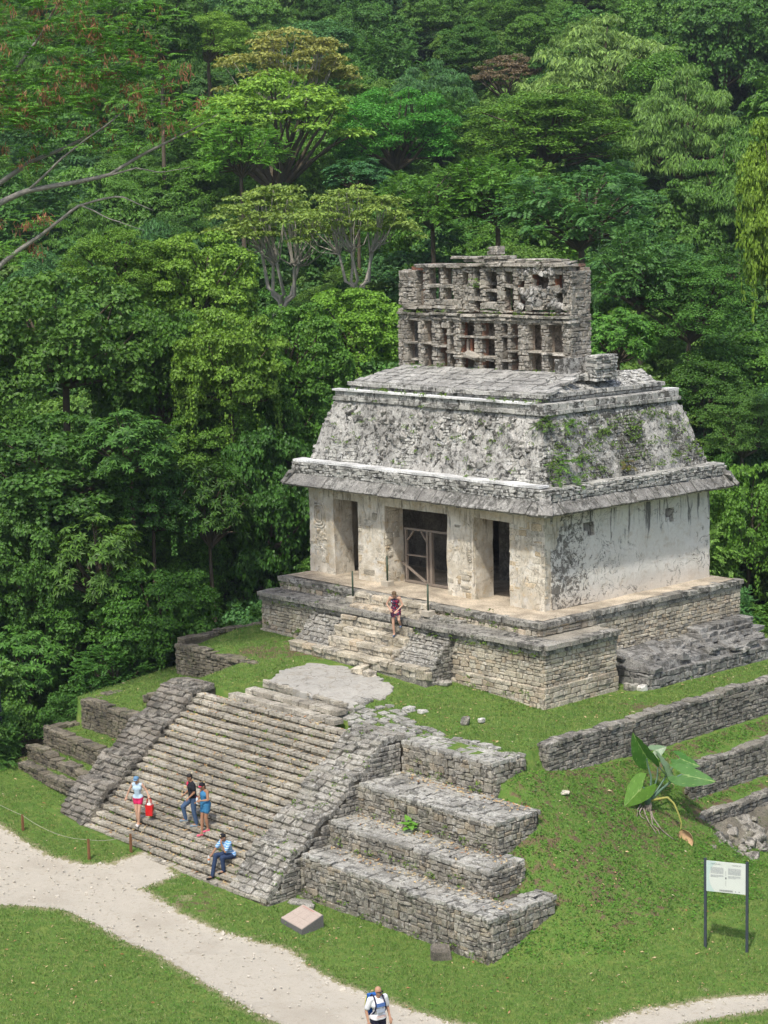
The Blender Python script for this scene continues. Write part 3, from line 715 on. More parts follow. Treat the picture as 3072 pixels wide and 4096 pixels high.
def build_temple():
    T = thing('ancient_temple', 'weathered limestone temple with three doorways, sloping mansard roof and pierced roof comb', 'temple')
    part = lambda mb, name, mat, par=T, smooth=False: mb.build(name, mat, par, smooth)
    xL, xR, yF, yB = -13.16, -.9, 3.36, 12.0
    # --- lower plinth
    mb = MB(); mb.box(-13.3, 1.05, 1.18, 4.6, 3.6, 6.12); lp = part(mb, 'lower_plinth', M_CORE2)
    S = Stones(); fz = lambda s: plat(np.array([-13.35+s]), np.array([.9]))[0]
    courses(S, (-13.35, 1.1, 3.9), X_, Z_, -Y_, 14.45, 1.92, (.16, .42), (.1, .2), .2, .03, bot=lambda s: fz(s)-3.95, skip=lambda s, t: 2.9 < s < 10.3 and t < 2)
    courses(S, (1.12, 1.12, 3.9), Y_, Z_, X_, 3.45, 1.92, (.16, .42), (.1, .2), .2, .03)
    courses(S, (1.12, 4.62, 3.9), -X_, Z_, Y_, .95, 1.92, (.16, .4), (.1, .2), .2, .02)
    courses(S, (-13.35, 1.02, 3.9), X_, Z_, -Y_, 14.55, .85, (.25, .6), (.13, .22), .2, .03, bot=lambda s: fz(s)-3.95, skip=lambda s, t: 2.9 < s < 10.3)
    courses(S, (1.2, 1.04, 3.9), Y_, Z_, X_, 3.55, .85, (.25, .6), (.13, .22), .2, .03)
    S.emit(lp, M_PLINTH, 'stone', 300)
    C_ = Stones()
    for (zz, hh, pr) in ((5.9, .16, .1), (6.07, .17, .2)):
        for (O, U, N, L) in (((-13.4, 1.1, zz), X_, -Y_, 14.6), ((1.12, 1.05, zz), Y_, X_, 3.55)):
            s = 0
            while s < L:
                l = random.uniform(.4, .9); e = min(s+l, L)
                if e-s > .15: C_.add(frame(np.array(O)+U*(s+e)/2+N*(pr-.2)+Z_*(random.uniform(-.01, .01)), U, Z_, N, e-s-.015, .42, hh, small_rot(.012)))
                s += l
    paving(C_, None, lambda x, y: True, -13.4, 1.1, 1.28, 1.9, lambda x, y: 6.17, (.3, .6), .1)
    C_.emit(lp, M_PLCAP, 'moulding_stone', 300, cut=True)
    # --- upper plinth
    mb = MB(); mb.box(-13.2, .07, 1.95, 12.4, 4.0, 6.56); up = part(mb, 'upper_plinth', M_CORE2)
    S = Stones()
    courses(S, (-13.2, 1.87, 6.15), X_, Z_, -Y_, 13.3, .36, (.2, .45), (.13, .2), .18, .02)
    courses(S, (.15, 1.9, 6.15), Y_, Z_, X_, 2.7, .36, (.2, .45), (.13, .2), .18, .02)
    courses(S, (.13, 4.6, 4.0), Y_, Z_, X_, 7.84, 2.3, (.16, .4), (.09, .19), .2, .03)
    S.emit(up, M_PLINTH, 'stone', 300)
    C_ = Stones()
    for (O, U, N, L, pr) in (((-13.25, 1.87, 6.53), X_, -Y_, 13.45, .08), ((.15, 1.82, 6.53), Y_, X_, 10.7, .1), ((.15, 4.6, 6.36), Y_, X_, 7.9, .04)):
        s = 0
        while s < L:
            l = random.uniform(.35, .8); e = min(s+l, L)
            if e-s > .15: C_.add(frame(np.array(O)+U*(s+e)/2+N*(pr-.22)+Z_*random.uniform(-.012, .012), U, Z_, N, e-s-.015, .46, .17, small_rot(.015)))
            s += l
    C_.emit(up, M_PLCAP, 'moulding_stone', 300, cut=True)
    mb = MB(); grid_face(mb, (-13.1, 2.1, 6.63), (.0, 2.1, 6.63), (.0, 12.3, 6.63), (-13.1, 12.3, 6.63), 90, 70, .02, 1.5, 5); part(mb, 'floor', M_FLOOR, up, True)
    # --- temple steps
    st = MB(); n = 6; z0 = 4.55; rise = (6.62-z0)/n; run = .34; ys = 1.9-n*run
    for i in range(n): st.box(-8.5, -5.0, ys+i*run+.06, 1.95, z0-.5+(.0 if i else -.0), z0+(i+1)*rise-.05)
    st.box(-10.2, -3.2, ys+.07, 1.2, 4.0, z0+rise-.06)
    sp = part(st, 'steps', M_CORE2)
    S = Stones()
    for i in range(n):
        xa, xb = (-10.3, -3.1) if i == 0 else (-8.6, -4.9)
        x = xa
        while x < xb:
            l = random.uniform(.35, .85); e = min(x+l, xb)
            if e-x > .15: S.add(frame(((x+e)/2, ys+i*run+.2+random.uniform(-.03, .03), z0+(i+1)*rise-.09+random.uniform(-.015, .015)), X_, Z_, Y_, e-x-.02, .42, .18, small_rot(.025)))
            x += l
        x = xa
        while x < xb:
            l = random.uniform(.2, .45); e = min(x+l, xb)
            if e-x > .1: S.add(frame(((x+e)/2, ys+i*run+.16+random.uniform(-.02, .02), z0+(i+.28)*rise), X_, Z_, Y_, e-x-.02, .24, .2 if i else .3, small_rot(.04)))
            x += l
    S.emit(sp, M_PLINTH, 'step_stone', 300)
    for (xa, xb) in ((-10.3, -8.5), (-5.0, -3.15)):
        mb = MB(); L = 1.95-ys; mb.hexa([(xa+.05, ys+.32, 4.2), (xb-.05, ys+.32, 4.2), (xb-.05, 1.95, 4.2), (xa+.05, 1.95, 4.2), (xa+.05, ys+.32, 4.85), (xb-.05, ys+.32, 4.85), (xb-.05, 1.7, 6.25), (xa+.05, 1.7, 6.25)])
        bp = part(mb, 'step_flank', M_CORE2); S = Stones()
        a, b_ = np.array([0, ys+.3, 4.82]), np.array([0, 1.65, 6.3]); LL = np.linalg.norm(b_-a); V = (b_-a)/LL; N = np.array([0, -V[2], V[1]])
        courses(S, (xa, a[1], a[2]), X_, V, N, xb-xa, LL, (.2, .45), (.12, .2), .22, .05, jit=.07)
        courses(S, (xa, 1.45, 6.22), X_, Y_, Z_, xb-xa, .5, (.25, .5), (.2, .3), .2, .04)
        for (xo, sg) in ((xb, 1), (xa, -1)):
            courses(S, (xo, ys+.3, 4.0), Y_, Z_, np.array([sg, 0, 0.]), L-.35, 2.3, (.16, .35), (.1, .18), .2, .02, top=lambda s: .85+s*1.06, bot=lambda s: .2)
        S.emit(bp, M_BALU, 'stone', 300)
    # --- walls: four piers, side wall, back wall
    zt, zd = 10.02, 9.5
    def skin(name, mb): return part(mb, name, M_FACADE, T, True)
    piers = [(-13.16, -11.72), (-10.37, -8.9), (-5.63, -4.28), (-2.57, -.95)]
    for k, (a, b_) in enumerate(piers):
        mb = MB(); rough_box(mb, a, b_, yF, yF+.92, 6.6, zt, .09, .028, 3.0, 20+k); p = skin('pier', mb)
        S = Stones(); pr = (.7, .38, .55, .05)[k]
        courses(S, (a-.02, yF, 6.6), X_, Z_, -Y_, b_-a+.04, 3.0 if k == 3 else 2.6, (.25, .62), (.14, .3), .16, .004, jit=.015, gap=.025, skip=lambda s, t, pr=pr: random.random() < pr*(1.3 if t > 1.6 else .9))
        if k in (1, 3): courses(S, (b_ if k == 1 else a, yF+.02, 6.6), Y_, Z_, X_ if k == 1 else -X_, .7, 2.8, (.2, .5), (.14, .28), .14, .012, skip=lambda s, t: random.random() < .5)
        S.emit(p, M_FSTONE, 'stone', 300)
        if k == 0:      # framed glyph cartouche in stucco
            for (r, d) in ((1.0, .05), (.78, .075), (.5, .06)):
                q = MB(); th = np.linspace(0, 2*math.pi, 41)[:-1]
                cx, cz = a+.6, 8.85
                pts = [(cx+.36*r*np.sign(math.cos(t))*abs(math.cos(t))**.55, cz+.5*r*np.sign(math.sin(t))*abs(math.sin(t))**.55) for t in th]
                inn = [(cx+(x-cx)*.84, cz+(z-cz)*.88) for x, z in pts]; m_ = len(pts)
                V = [(x, yF-d+.05, z) for x, z in pts]+[(x, yF-d, z) for x, z in pts]+[(x, yF-d, z) for x, z in inn]+[(x, yF-d+.06, z) for x, z in inn]
                V = [(x, y_+.02*(0), z) for x, y_, z in V]
                q.add(V, [(g*m_+i, g*m_+(i+1) % m_, (g+1)*m_+(i+1) % m_, (g+1)*m_+i) for g in range(3) for i in range(m_)])
                q.build('stucco_cartouche', M_FACADE, p)
            q = MB()
            for i in range(26):
                c = (a+.6+random.uniform(-.5, .5), yF-.005, 8.85+random.choice((random.uniform(-1.35, -.6), random.uniform(-.2, .2))))
                if abs(c[0]-a-.6) > .25 and c[2] > 8.3: continue
                V, Q, TT = POOL[i % 20]; M_ = frame(c, X_, Z_, Y_, random.uniform(.06, .2), .07, random.uniform(.04, .14), small_rot(.3)); q.add((M_[:3, :3] @ V.T).T+M_[:3, 3], Q, TT)
            q.build('stucco_fragments', M_FACADE, p, kind='stuff')
        if k == 2:      # carved border with feathered plumes
            q = MB(); q.box(b_-.09, b_+.0-.005, yF-.05, yF+.02, 7.2, 9.3); q.build('stucco_border', M_FACADE, p)
            q = MB()
            for i in range(15):
                z = 7.95+i*.085; s = np.linspace(0, 1, 6); q.tube(np.c_[b_-.14-.32*s*(1-.25*s)*(.6+.4*math.sin(i*.35)), np.full(6, yF-.02), z+.1*s-.22*s*s], np.linspace(.022, .012, 6), 5)
            q.build('stucco_plumes', M_FACADE, p, kind='stuff')
    mb = MB()
    for (a, b_) in ((-11.72, -10.37), (-8.9, -5.63), (-4.28, -2.57)): rough_box(mb, a, b_, yF+.02, yF+.9, zd, zt, .12, .02, 3, 31)
    skin('lintel', mb)
    # side wall with two small keyhole windows
    mb = MB(); xs0, xs1 = -1.7, -.9
    def sw(y0, y1, z0_, z1_): rough_box(mb, xs0, xs1, y0, y1, z0_, z1_, .08, .045, 2.2, 40)
    wins = [(5.25, 5.75, 8.98, 9.44), (9.55, 10.02, 8.95, 9.45)]
    sw(yF+.3, yB, 6.6, 8.95); sw(yF+.3, 5.25, 8.94, zt); sw(5.75, 9.55, 8.94, zt); sw(10.02, yB, 8.94, zt)
    for (a, b_, c, d) in wins:
        sw(a-.01, b_+.01, d, zt); 
    mb2 = MB(); 
    for (a, b_, c, d) in wins: mb2.box(xs0-.05, xs0+.3, a-.1, b_+.1, c-.1, d+.1)
    sidew = part(mb, 'side_wall', M_SIDE, T, True)
    for (a, b_, c, d) in wins:
        q = MB(); q.box(-1.3, -.9, a+.02, a+.19, c-.02, c+.16); q.build('sill_block', M_SIDE, sidew)
    mb = MB(); mb.box(xL, xL+.7, yF+.7, yB, 6.6, zt-.02); mb.box(xL+.7, xs0+.01, yB-.7, yB-.01, 6.6, zt-.02); part(mb, 'rear_wall', M_FACADE)
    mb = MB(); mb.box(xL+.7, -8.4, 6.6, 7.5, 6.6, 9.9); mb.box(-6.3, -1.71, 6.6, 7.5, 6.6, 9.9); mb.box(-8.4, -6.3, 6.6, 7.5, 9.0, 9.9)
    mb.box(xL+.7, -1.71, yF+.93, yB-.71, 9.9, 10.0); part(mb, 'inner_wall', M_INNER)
    # --- roof
    def fr(o0, z0_, o1, z1_, mb, res=None, amp=0, seed=0):
        P = [(xL-o0, yF-o0, z0_), (xR+o0, yF-o0, z0_), (xR+o0, yB+o0, z0_), (xL-o0, yB+o0, z0_), (xL-o1, yF-o1, z1_), (xR+o1, yF-o1, z1_), (xR+o1, yB+o1, z1_), (xL-o1, yB+o1, z1_)]
        if res: rough_hexa(mb, P, res, amp, 2.2, seed)
        else: mb.hexa(P)
    mb = MB(); fr(.42, 10.0, .3, 10.8, mb); fr(-.06, 10.78, -.84, 13.15, mb, .07, .085, 51); roof = part(mb, 'roof', M_STUCCO)
    # eave slabs, each leaning out over the wall
    S = Stones()
    def eave(O, U, N, L, lr, jj):
        s = -.05
        while s < L+.02:
            l = min(random.uniform(*lr), L+.05-s); e = s+l
            if l < .08: break
            a = np.array(O)+U*(s+e)/2
            V = -N*.7+Z_*.72; V = V/np.linalg.norm(V); Nn = N*V[2]+Z_*np.dot(-V, N); Nn = Nn/np.linalg.norm(Nn)
            S.add(frame(a+V*.28+Nn*random.uniform(-jj, jj), U, V, Nn, l-.008-jj*.5, .09+random.uniform(0, jj), .64+random.uniform(-jj, jj), small_rot(jj*.6)))
            s = e
    eave((xL-.66, yF-.74, 10.02), X_, -Y_, xR-xL+1.32, (.45, 1.0), .012); eave((xR+.7, yF-.7, 10.02), Y_, X_, yB-yF+1.4, (.3, .6), .022)
    eave((xL-.7, yB+.7, 10.02), -Y_, -X_, yB-yF+1.4, (.3, .6), .03); eave((xR+.7, yB+.72, 10.02), -X_, Y_, xR-xL+1.4, (.4, .8), .03)
    for (cx_, cy_, sx_, sy_) in ((xR, yF, 1, -1), (xL, yF, -1, -1), (xR, yB, 1, 1)):     # hip stones at the corners
        dg = np.array([sx_*.7071, sy_*.7071, 0]); V = -dg*.7+Z_*.72; V /= np.linalg.norm(V); U = np.cross(V, dg); U /= np.linalg.norm(U); Nn = np.cross(U, V)
        for k in range(3): S.add(frame(np.array([cx_+sx_*.68, cy_+sy_*.68, 10.06])+V*(.1+.26*k)+Nn*0.0, U, V, Nn, .5-.06*k, .14, .3, small_rot(.04)))
    S.emit(roof, M_EAVE, 'eave_slab', 300, cut=True)
    mb = MB(); rough_hexa(mb, hx(xL-.6, xR+.6, yF-.62, yB+.6, 9.93, 10.03), .3, .02, 2, 3); mb.build('soffit', M_FACADE, roof)
    # thin stones under the ledge
    S = Stones()
    for (O, U, N, L) in (((xL-.4, yF-.42, 10.4), X_, -Y_, xR-xL+.8), ((xR+.42, yF-.4, 10.4), Y_, X_, yB-yF+.8)):
        courses(S, O, U, Z_, N, L, .42, (.18, .5), (.07, .13), .36, .03, gap=.012, jit=.05)
    # coursed masonry on the mansard slopes
    SR = Stones()
    def slope(O, U, Nh, L, skipf, S=S):
        hgt = 2.32; inset = .78; V = -Nh*inset+Z_*hgt; LL = np.linalg.norm(V); V = V/LL; N = np.cross(U, V); N = N if np.dot(N, Nh) > 0 else -N
        courses(S, O, U, V, N, L, LL, (.14, .36), (.08, .15), .16, .03, jit=.06, gap=.014, skip=lambda s, t: s < t*inset/LL-.05 or s > L-t*inset/LL+.05 or skipf(s, t))
    relief = lambda s, t: 1.6 < s < 10.6 and t > .45 and soft_noise(np.array([s]), np.array([t]), 1.6, 9)[0] > .05
    slope((xL+.06, yF+.07, 10.8), X_, -Y_, xR-xL-.12, relief)
    slope((xR-.07, yF+.06, 10.8), Y_, X_, yB-yF-.12, lambda s, t: False, SR)
    slope((xL+.07, yB-.06, 10.8), -Y_, -X_, yB-yF-.12, lambda s, t: False)
    S.emit(roof, M_ROOF, 'stone', 300); SR.emit(roof, M_ROOFR, 'side_stone', 300)
    # lumps of ruined stucco sculpture on the front slope
    S = Stones(); hgt, inset = 2.32, .78; V = np.array([0, inset, hgt]); LL = np.linalg.norm(V); V /= LL; N = np.array([0, -V[2], V[1]])
    for i in range(300):
        s = random.uniform(1.0, 11.4); t = random.uniform(.35, 2.25)
        if soft_noise(np.array([s]), np.array([t]), 1.6, 9)[0] < -.25 or s < t*.33 or s > 12.1-t*.33: continue
        big = random.random() < .1
        c = np.array([xL+.06+s, yF+.07, 10.8])+V*t+N*random.uniform(-.07, .02)
        S.add(frame(c, X_, V, N, random.uniform(.07, .2)*(1.7 if big else 1), random.uniform(.12, .24), random.uniform(.08, .24)*(1.6 if big else 1), small_rot(.5)))
    S.emit(roof, M_STUCCO, 'stucco_lump', 300)
    # white ledges
    mb = MB(); rough_box(mb, xL-.38, xR+.1, yF-.42, yF+.1, 10.84, 10.92, .2, .02, 3, 6); mb.build('white_ledge', M_WHITE, roof)
    mb = MB(); rough_box(mb, xR-.1, xR+.3, yF+.1, yB+.3, 10.74, 10.82, .25, .02, 3, 6); mb.build('side_ledge', M_ROOF, roof)
    # upper cornice
    mb = MB(); fr(-.86, 13.1, -.86, 13.48, mb); fr(-1.25, 13.4, -1.27, 13.8, mb)
    # gently pitched top rising to the comb
    o = 1.3; P = [(xL+o, yF+o, 13.74), (xR-o, yF+o, 13.74), (xR-o, yB-o, 13.74), (xL+o, yB-o, 13.74), (xL+o+.6, 6.6, 14.2), (xR-o-.8, 6.6, 14.2), (xR-o-.8, 8.4, 14.2), (xL+o+.6, 8.4, 14.2)]
    mb.hexa(P); top = part(mb, 'roof_top', M_ROOF)
    S = Stones()
    for (zz, hh, off) in ((13.12, .14, -.72), (13.26, .22, -.78), (13.52, .1, -1.2), (13.64, .14, -1.12)):
        for (O, U, N, L) in (((xL-off, yF-off, zz), X_, -Y_, xR-xL+2*off), ((xR+off, yF-off, zz), Y_, X_, yB-yF+2*off), ((xL-off, yB+off, zz), -Y_, -X_, yB-yF+2*off)):
            s = 0
            while s < L:
                l = random.uniform(.3, .85); e = min(s+l, L)
                if e-s > .12: S.add(frame(np.array(O)+U*(s+e)/2+N*(-.18+random.uniform(-.02, .02))+Z_*(hh/2+random.uniform(-.01, .01)), U, Z_, N, e-s-.015, .4, hh, small_rot(.014)))
                s += l
    S.emit(top, M_ROOF, 'cornice_stone', 300, cut=True)
    S = Stones(); V = np.array([0, 6.7-(yF+o), .46]); LL = np.linalg.norm(V); V /= LL; N = np.array([0, -V[2], V[1]])
    t = 0
    while t < LL:
        h = random.uniform(.28, .42); x = xL+o-.05+t*.24
        while x < xR-o+.05-t*.3:
            l = random.uniform(.3, .7); S.add(frame(np.array([x+l/2, yF+o, 13.75])+V*(t+h/2)+N*random.uniform(.015, .05), X_, V, N, l-.05, .1, h-.05, small_rot(.025))); x += l
        t += h
    # right-hand hip of the roof top: rough stones
    S2 = Stones(); V = np.array([-.8, 0, .46]); LL = np.linalg.norm(V); V /= LL; N = np.array([V[2], 0, -V[0]])
    courses(S2, (xR-o, yF+o, 13.74), Y_, V, N, yB-yF-2*o, LL, (.2, .5), (.12, .22), .16, .03, jit=.07, skip=lambda s, t: s < t*1.2)
    for i in range(26):
        S2.add(frame((-2.6+random.uniform(-.25, .3), 7.3+random.uniform(-.5, .9), 14.12+random.uniform(0, .12)), X_, Z_, Y_, random.uniform(.2, .5), random.uniform(.2, .45), random.uniform(.08, .2), small_rot(.2)))
    for i in range(9):
        for k in range(3): S2.add(frame((-2.25+random.uniform(-.04, .04), 7.35+k*.38, 14.1+i*.1), Y_, Z_, X_, random.uniform(.3, .45), .5, .09, small_rot(.03)))
    S2.emit(top, M_ROOF, 'rubble_stone', 300); S.emit(top, M_ROOFSLAB, 'roof_slab', 300, cut=True)
    mb = MB(); rough_box(mb, xL+.72, -2.2, yF+.68, yF+1.05, 13.47, 13.53, .25, .012, 3, 7); mb.build('white_ledge', M_WHITE, top)
    mb = MB(); rough_box(mb, -2.35, -1.75, yB-1.3, yB-.7, 13.47, 13.54, .2, .012, 3, 8); mb.build('white_ledge', M_WHITE, top)
    # --- roof comb
    comb = bpy.data.objects.new('roof_comb', None); COL.objects.link(comb); comb.parent = T
    y0, y1 = 6.9, 7.95
    def su(u): return -11.8+(u-160)*8.8/1128.0
    def sv(u, v): return 14.22+(858+(u-160)*.03-v)*3.7/660.0
    S = Stones(); SL = Stones(); core = MB(); back = MB()
    def pier(u0, u1, v0, v1, full=True, wmax=.42, jit=.05):
        x0, x1 = su(u0), su(u1); zb, zt_ = sv(u0, v1), sv(u0, v0)
        d = .36
        core.box(x0+.03, x1-.03, y0+.05, y0+d, zb, zt_-.01)
        courses(S, (x0, y0, zb), X_, Z_, -Y_, x1-x0, zt_-zb, (.16, wmax), (.07, .22), .26, .03, jit=jit*1.6, gap=.02, split=.35)
    def shelf(u0, u1, v0, v1, out=.1, full=False, n=None):
        if v1 > 560: v0, v1 = (v0+v1)/2-7, (v0+v1)/2+7
        x0, x1 = su(u0), su(u1); z0_, z1_ = sv(u0, v1), sv(u0, v0); x = x0
        while x < x1:
            l = random.uniform(.45, 1.0); e = min(x+l, x1)
            if e-x > .08: SL.add(frame(((x+e)/2, (y0-out+(y1 if full else y0+.5))/2+random.uniform(-.03, .03), (z0_+z1_)/2+random.uniform(-.015, .015)), X_, Z_, Y_, e-x-.012, (y1 if full else y0+.5)-y0+out, z1_-z0_, small_rot(.015)))
            x += l
    low = [(160, 230), (300, 345), (398, 455), (502, 523), (549, 598), (684, 738), (820, 872), (905, 930), (972, 1038), (1118, 1160), (1246, 1292)]
    for (a, b_) in low: pier(a, b_, 548, 866)
    for q in ((208, 402, 688, 706), (400, 502, 711, 727), (585, 838, 641, 664), (545, 832, 770, 795), (903, 988, 738, 756), (1030, 1126, 738, 755), (1130, 1262, 746, 772), (500, 560, 628, 650), (500, 560, 745, 770), (870, 940, 640, 660), (870, 940, 800, 815), (262, 300, 800, 812)): shelf(*q)
    for q in ((462, 500, 560, 600), (746, 815, 795, 812), (523, 547, 590, 600)): pier(*q, full=False)
    # slightly leaning slab fallen on the middle shelf, and small carved jambs
    SL.add(frame((su(692), y0-.18, sv(692, 775)), X_, Z_, Y_, .5, .4, .12, small_rot(.25)))
    for u in (620, 645): core.box(su(u), su(u)+.1, y0+.1, y0+.5, sv(u, 765), sv(u, 672))
    # middle band with cornices
    pier(165, 1292, 505, 548, True, .6); shelf(165, 1300, 490, 507, .16); shelf(205, 580, 446, 466, .14); shelf(400, 1300, 524, 540, .1, False)
    pier(165, 270, 466, 492); pier(330, 580, 470, 492); pier(580, 1292, 478, 492)
    # upper tier
    for q in ((172, 300, 212, 446), (345, 387, 200, 420), (460, 492, 200, 420), (545, 614, 190, 478), (614, 652, 316, 478), (655, 698, 205, 478), (730, 768, 205, 478), (840, 890, 196, 490), (945, 978, 196, 490), (978, 1018, 196, 300), (1018, 1066, 196, 490), (1165, 1207, 196, 350), (1255, 1292, 196, 490), (614, 652, 196, 236), (768, 842, 196, 236), (890, 946, 196, 240), (1066, 1166, 196, 262), (1207, 1256, 196, 262), (1100, 1210, 376, 455)): pier(*q, jit=.08)
    for q in ((652, 770, 296, 320), (652, 770, 392, 420), (345, 560, 308, 332), (345, 560, 408, 446), (765, 842, 346, 366), (750, 846, 432, 480), (885, 948, 316, 340), (975, 1020, 341, 366), (1062, 1262, 347, 376), (1018, 1292, 452, 480)): shelf(*q, out=.06)
    # caps
    for q in ((300, 625, 174, 200, .16), (605, 1296, 176, 198, .18), (700, 1290, 166, 178, .1), (550, 915, 130, 150, .12), (620, 905, 150, 168, .05), (900, 1250, 158, 168, .04)): shelf(*q[:4], out=q[4])
    for (u, v, w_, h_) in ((780, 118, .5, .14), (785, 100, .42, .12), (778, 86, .5, .1)): SL.add(frame((su(u), y0+.45, sv(u, v)), X_, Z_, Y_, w_, .45, h_, small_rot(.05)))
    # closed back of the lower tier, pierced where the front is
    bz0, bz1 = sv(600, 866), sv(600, 500)
    back.box(su(160)+.05, su(1292)-.05, y1-.3, y1-.01, bz0, bz1)
    for (a, b_) in ((160, 230), (350, 400), (545, 640), (690, 780), (840, 900), (950, 1070), (1150, 1215), (1250, 1292)): back.box(su(a), su(b_), y1-.3, y1, sv(600, 478), sv(600, 205))
    back.box(su(165), su(1290), y0+.3, y1, sv(600, 545), sv(600, 492)); back.box(su(310), su(1270), y0+.3, y1-.02, sv(600, 200), sv(600, 184))
    core.build('comb_core', M_COMBIN, comb); back.build('comb_rear_wall', M_COMBIN, comb)
    # end faces
    courses(S, (su(1292)+.0, y0+.05, 14.1), Y_, Z_, X_, y1-y0, 3.75, (.2, .5), (.1, .2), .22, .02, jit=.06)
    q = MB(); rough_box(q, su(1262), su(1288), y0+.1, y1-.02, 14.1, 17.85, .12, .05, 2.5, 61); q.build('comb_end', M_COMB, comb)
    # lumps of eroded stucco, upper right
    ST = Stones()
    for i in range(46):
        u, v = random.uniform(980, 1285), random.choice((random.uniform(205, 262), random.uniform(345, 380), random.uniform(380, 470)))
        ST.add(frame((su(u), y0-.02, sv(u, v)), X_, Z_, Y_, random.uniform(.08, .26), random.uniform(.1, .2), random.uniform(.08, .22), small_rot(.4)))
    ST.emit(comb, M_STUCCO, 'stucco_lump')
    q = MB(); rough_hexa(q, hx(-3.5, -2.75, 6.6, 7.6, 14.1, 14.75), .1, .12, 3, 71); q.build('plaster_footing', M_STUCCO, comb, True)
    S.emit(comb, M_COMB, 'block', 300, 'small_blocks'); SL.emit(comb, M_COMB, 'shelf_slab', 300)
    # --- rough bench of rock along the right-hand foot of the temple
    bench = MB(); rough_hexa(bench, [(.1, 5.3, 3.8), (1.95, 5.35, 3.8), (2.0, 12.1, 3.8), (.1, 12.1, 3.8), (.1, 5.5, 5.15), (1.7, 5.55, 4.78), (1.75, 12.0, 4.62), (.1, 12.0, 5.0)], .12, .07, 2.0, 81)
    bo = bench.build('rock_bench', M_DARKROCK, T)
    S = Stones(); courses(S, (1.9, 5.4, 3.95), Y_, Z_, X_, 6.7, .62, (.25, .6), (.14, .26), .3, .05, jit=.06)
    courses(S, (.2, 5.38, 3.95), X_, Z_, -Y_, 1.7, .75, (.25, .6), (.14, .26), .3, .05, jit=.06)
    for i in range(60):
        x_, y_ = random.uniform(.3, 1.75), random.uniform(5.5, 11.9)
        S.add(frame((x_, y_, 5.1-.22*x_-.01*(y_-5)), X_, Z_, Y_, random.uniform(.35, .8), random.uniform(.3, .6), random.uniform(.1, .2), small_rot(.16)))
    for i in range(3):
        y_ = 9.2
        while y_ < 12.1:
            l = random.uniform(.3, .7); S.add(frame((.55+.1*(2-i), y_+l/2, 4.95+i*.17), Y_, Z_, X_, l-.02, .8-.1*i, .17, small_rot(.04))); y_ += l
    S.emit(bo, M_DARKROCK, 'stone', 300)
    return T
TEMPLE = build_temple()

# timber gate in the middle doorway
def build_gate():
    M_WOOD = plain_mat('weathered_timber', (.23, .19, .155), .85, .3, 30, .15)
    g = thing('timber_gate', 'weathered open timber gate frame with a diagonal prop in the middle doorway', 'gate', (-7.6, 4.1, 6.64)); y = 0.0
    def bar(name, a, b_, r=.045):
        a, b_ = np.array([a[0], y, a[1]]), np.array([b_[0], y, b_[1]]); d = b_-a; L = np.linalg.norm(d); d /= L; n = np.array([d[2], 0, -d[0]])
        q = MB(); P = []
        for yy in (-r, r):
            for p, s in ((a, -1), (b_, -1), (b_, 1), (a, 1)): P.append(tuple(p+n*s*r+np.array([0, yy, 0])))
        q.hexa(P); q.build(name, M_WOOD, g)
    bar('top_rail', (-1.05, 1.98), (1.78, 2.02), .04); bar('bottom_rail', (-1.05, .05), (1.78, .05), .04)
    bar('post', (-.95, .1), (-.95, 1.95)); bar('post', (.18, .1), (.18, 1.97)); bar('post', (.38, .0), (.38, 1.96), .06); bar('post', (1.62, .0), (1.62, 2.0), .055)
    bar('rail', (-.9, 1.02), (.14, 1.04), .03); bar('brace', (-.9, 1.55), (-.55, 1.93), .03); bar('brace', (.13, 1.6), (-.15, 1.93), .03); bar('prop', (-1.2, .72), (.05, .1), .035)
build_gate()
# ------------------------------------------------------------------ vegetation
def leaf_mat(name, instancer=False, gloss=.3):
    b = NB(name)
    tint = b.attr('tint', 'INSTANCER').outputs['Color'] if instancer else b.n('ShaderNodeObjectInfo').outputs['Color']
    ri = b.n('ShaderNodeNewGeometry').outputs['Random Per Island']
    col = b.mix(1.0, tint, b.mix(ri, (.76, .75, .7), (2.05, 1.9, 1.5)), 'MULTIPLY')
    col = b.mix(b.ramp(b.math('FRACT', b.math('MULTIPLY', ri, 13.7)), .86, .98), col, b.mix(1.0, tint, (1.9, 1.7, 1.1), 'MULTIPLY'))
    n = b.noise(b.pos(), .35, 3); col = b.mix(1.0, col, b.mix(n, (.8, .85, .8), (1.22, 1.15, 1.15)), 'MULTIPLY')
    p = b.n('ShaderNodeBsdfPrincipled'); b.l(col, p.inputs['Base Color']); p.inputs['Roughness'].default_value = .5; p.inputs['Specular IOR Level'].default_value = gloss
    t = b.n('ShaderNodeBsdfTranslucent'); b.l(b.mix(1.0, col, (1.5, 1.35, .7), 'MULTIPLY'), t.inputs[0])
    m_ = b.n('ShaderNodeMixShader'); m_.inputs[0].default_value = .3; b.l(p.outputs[0], m_.inputs[1]); b.l(t.outputs[0], m_.inputs[2]); b.l(m_.outputs[0], b.out.inputs[0])
    return b.m
M_LEAF = leaf_mat('tree_leaf'); M_LEAFI = leaf_mat('forest_leaf', True)
M_BARK = plain_mat('grey_brown_bark', (.11, .09, .065), .9, .35, 6, .1); M_BARKP = plain_mat('pale_bark', (.36, .33, .28), .9, .3, 7, .1)
M_POD = leaf_mat('dry_pod')

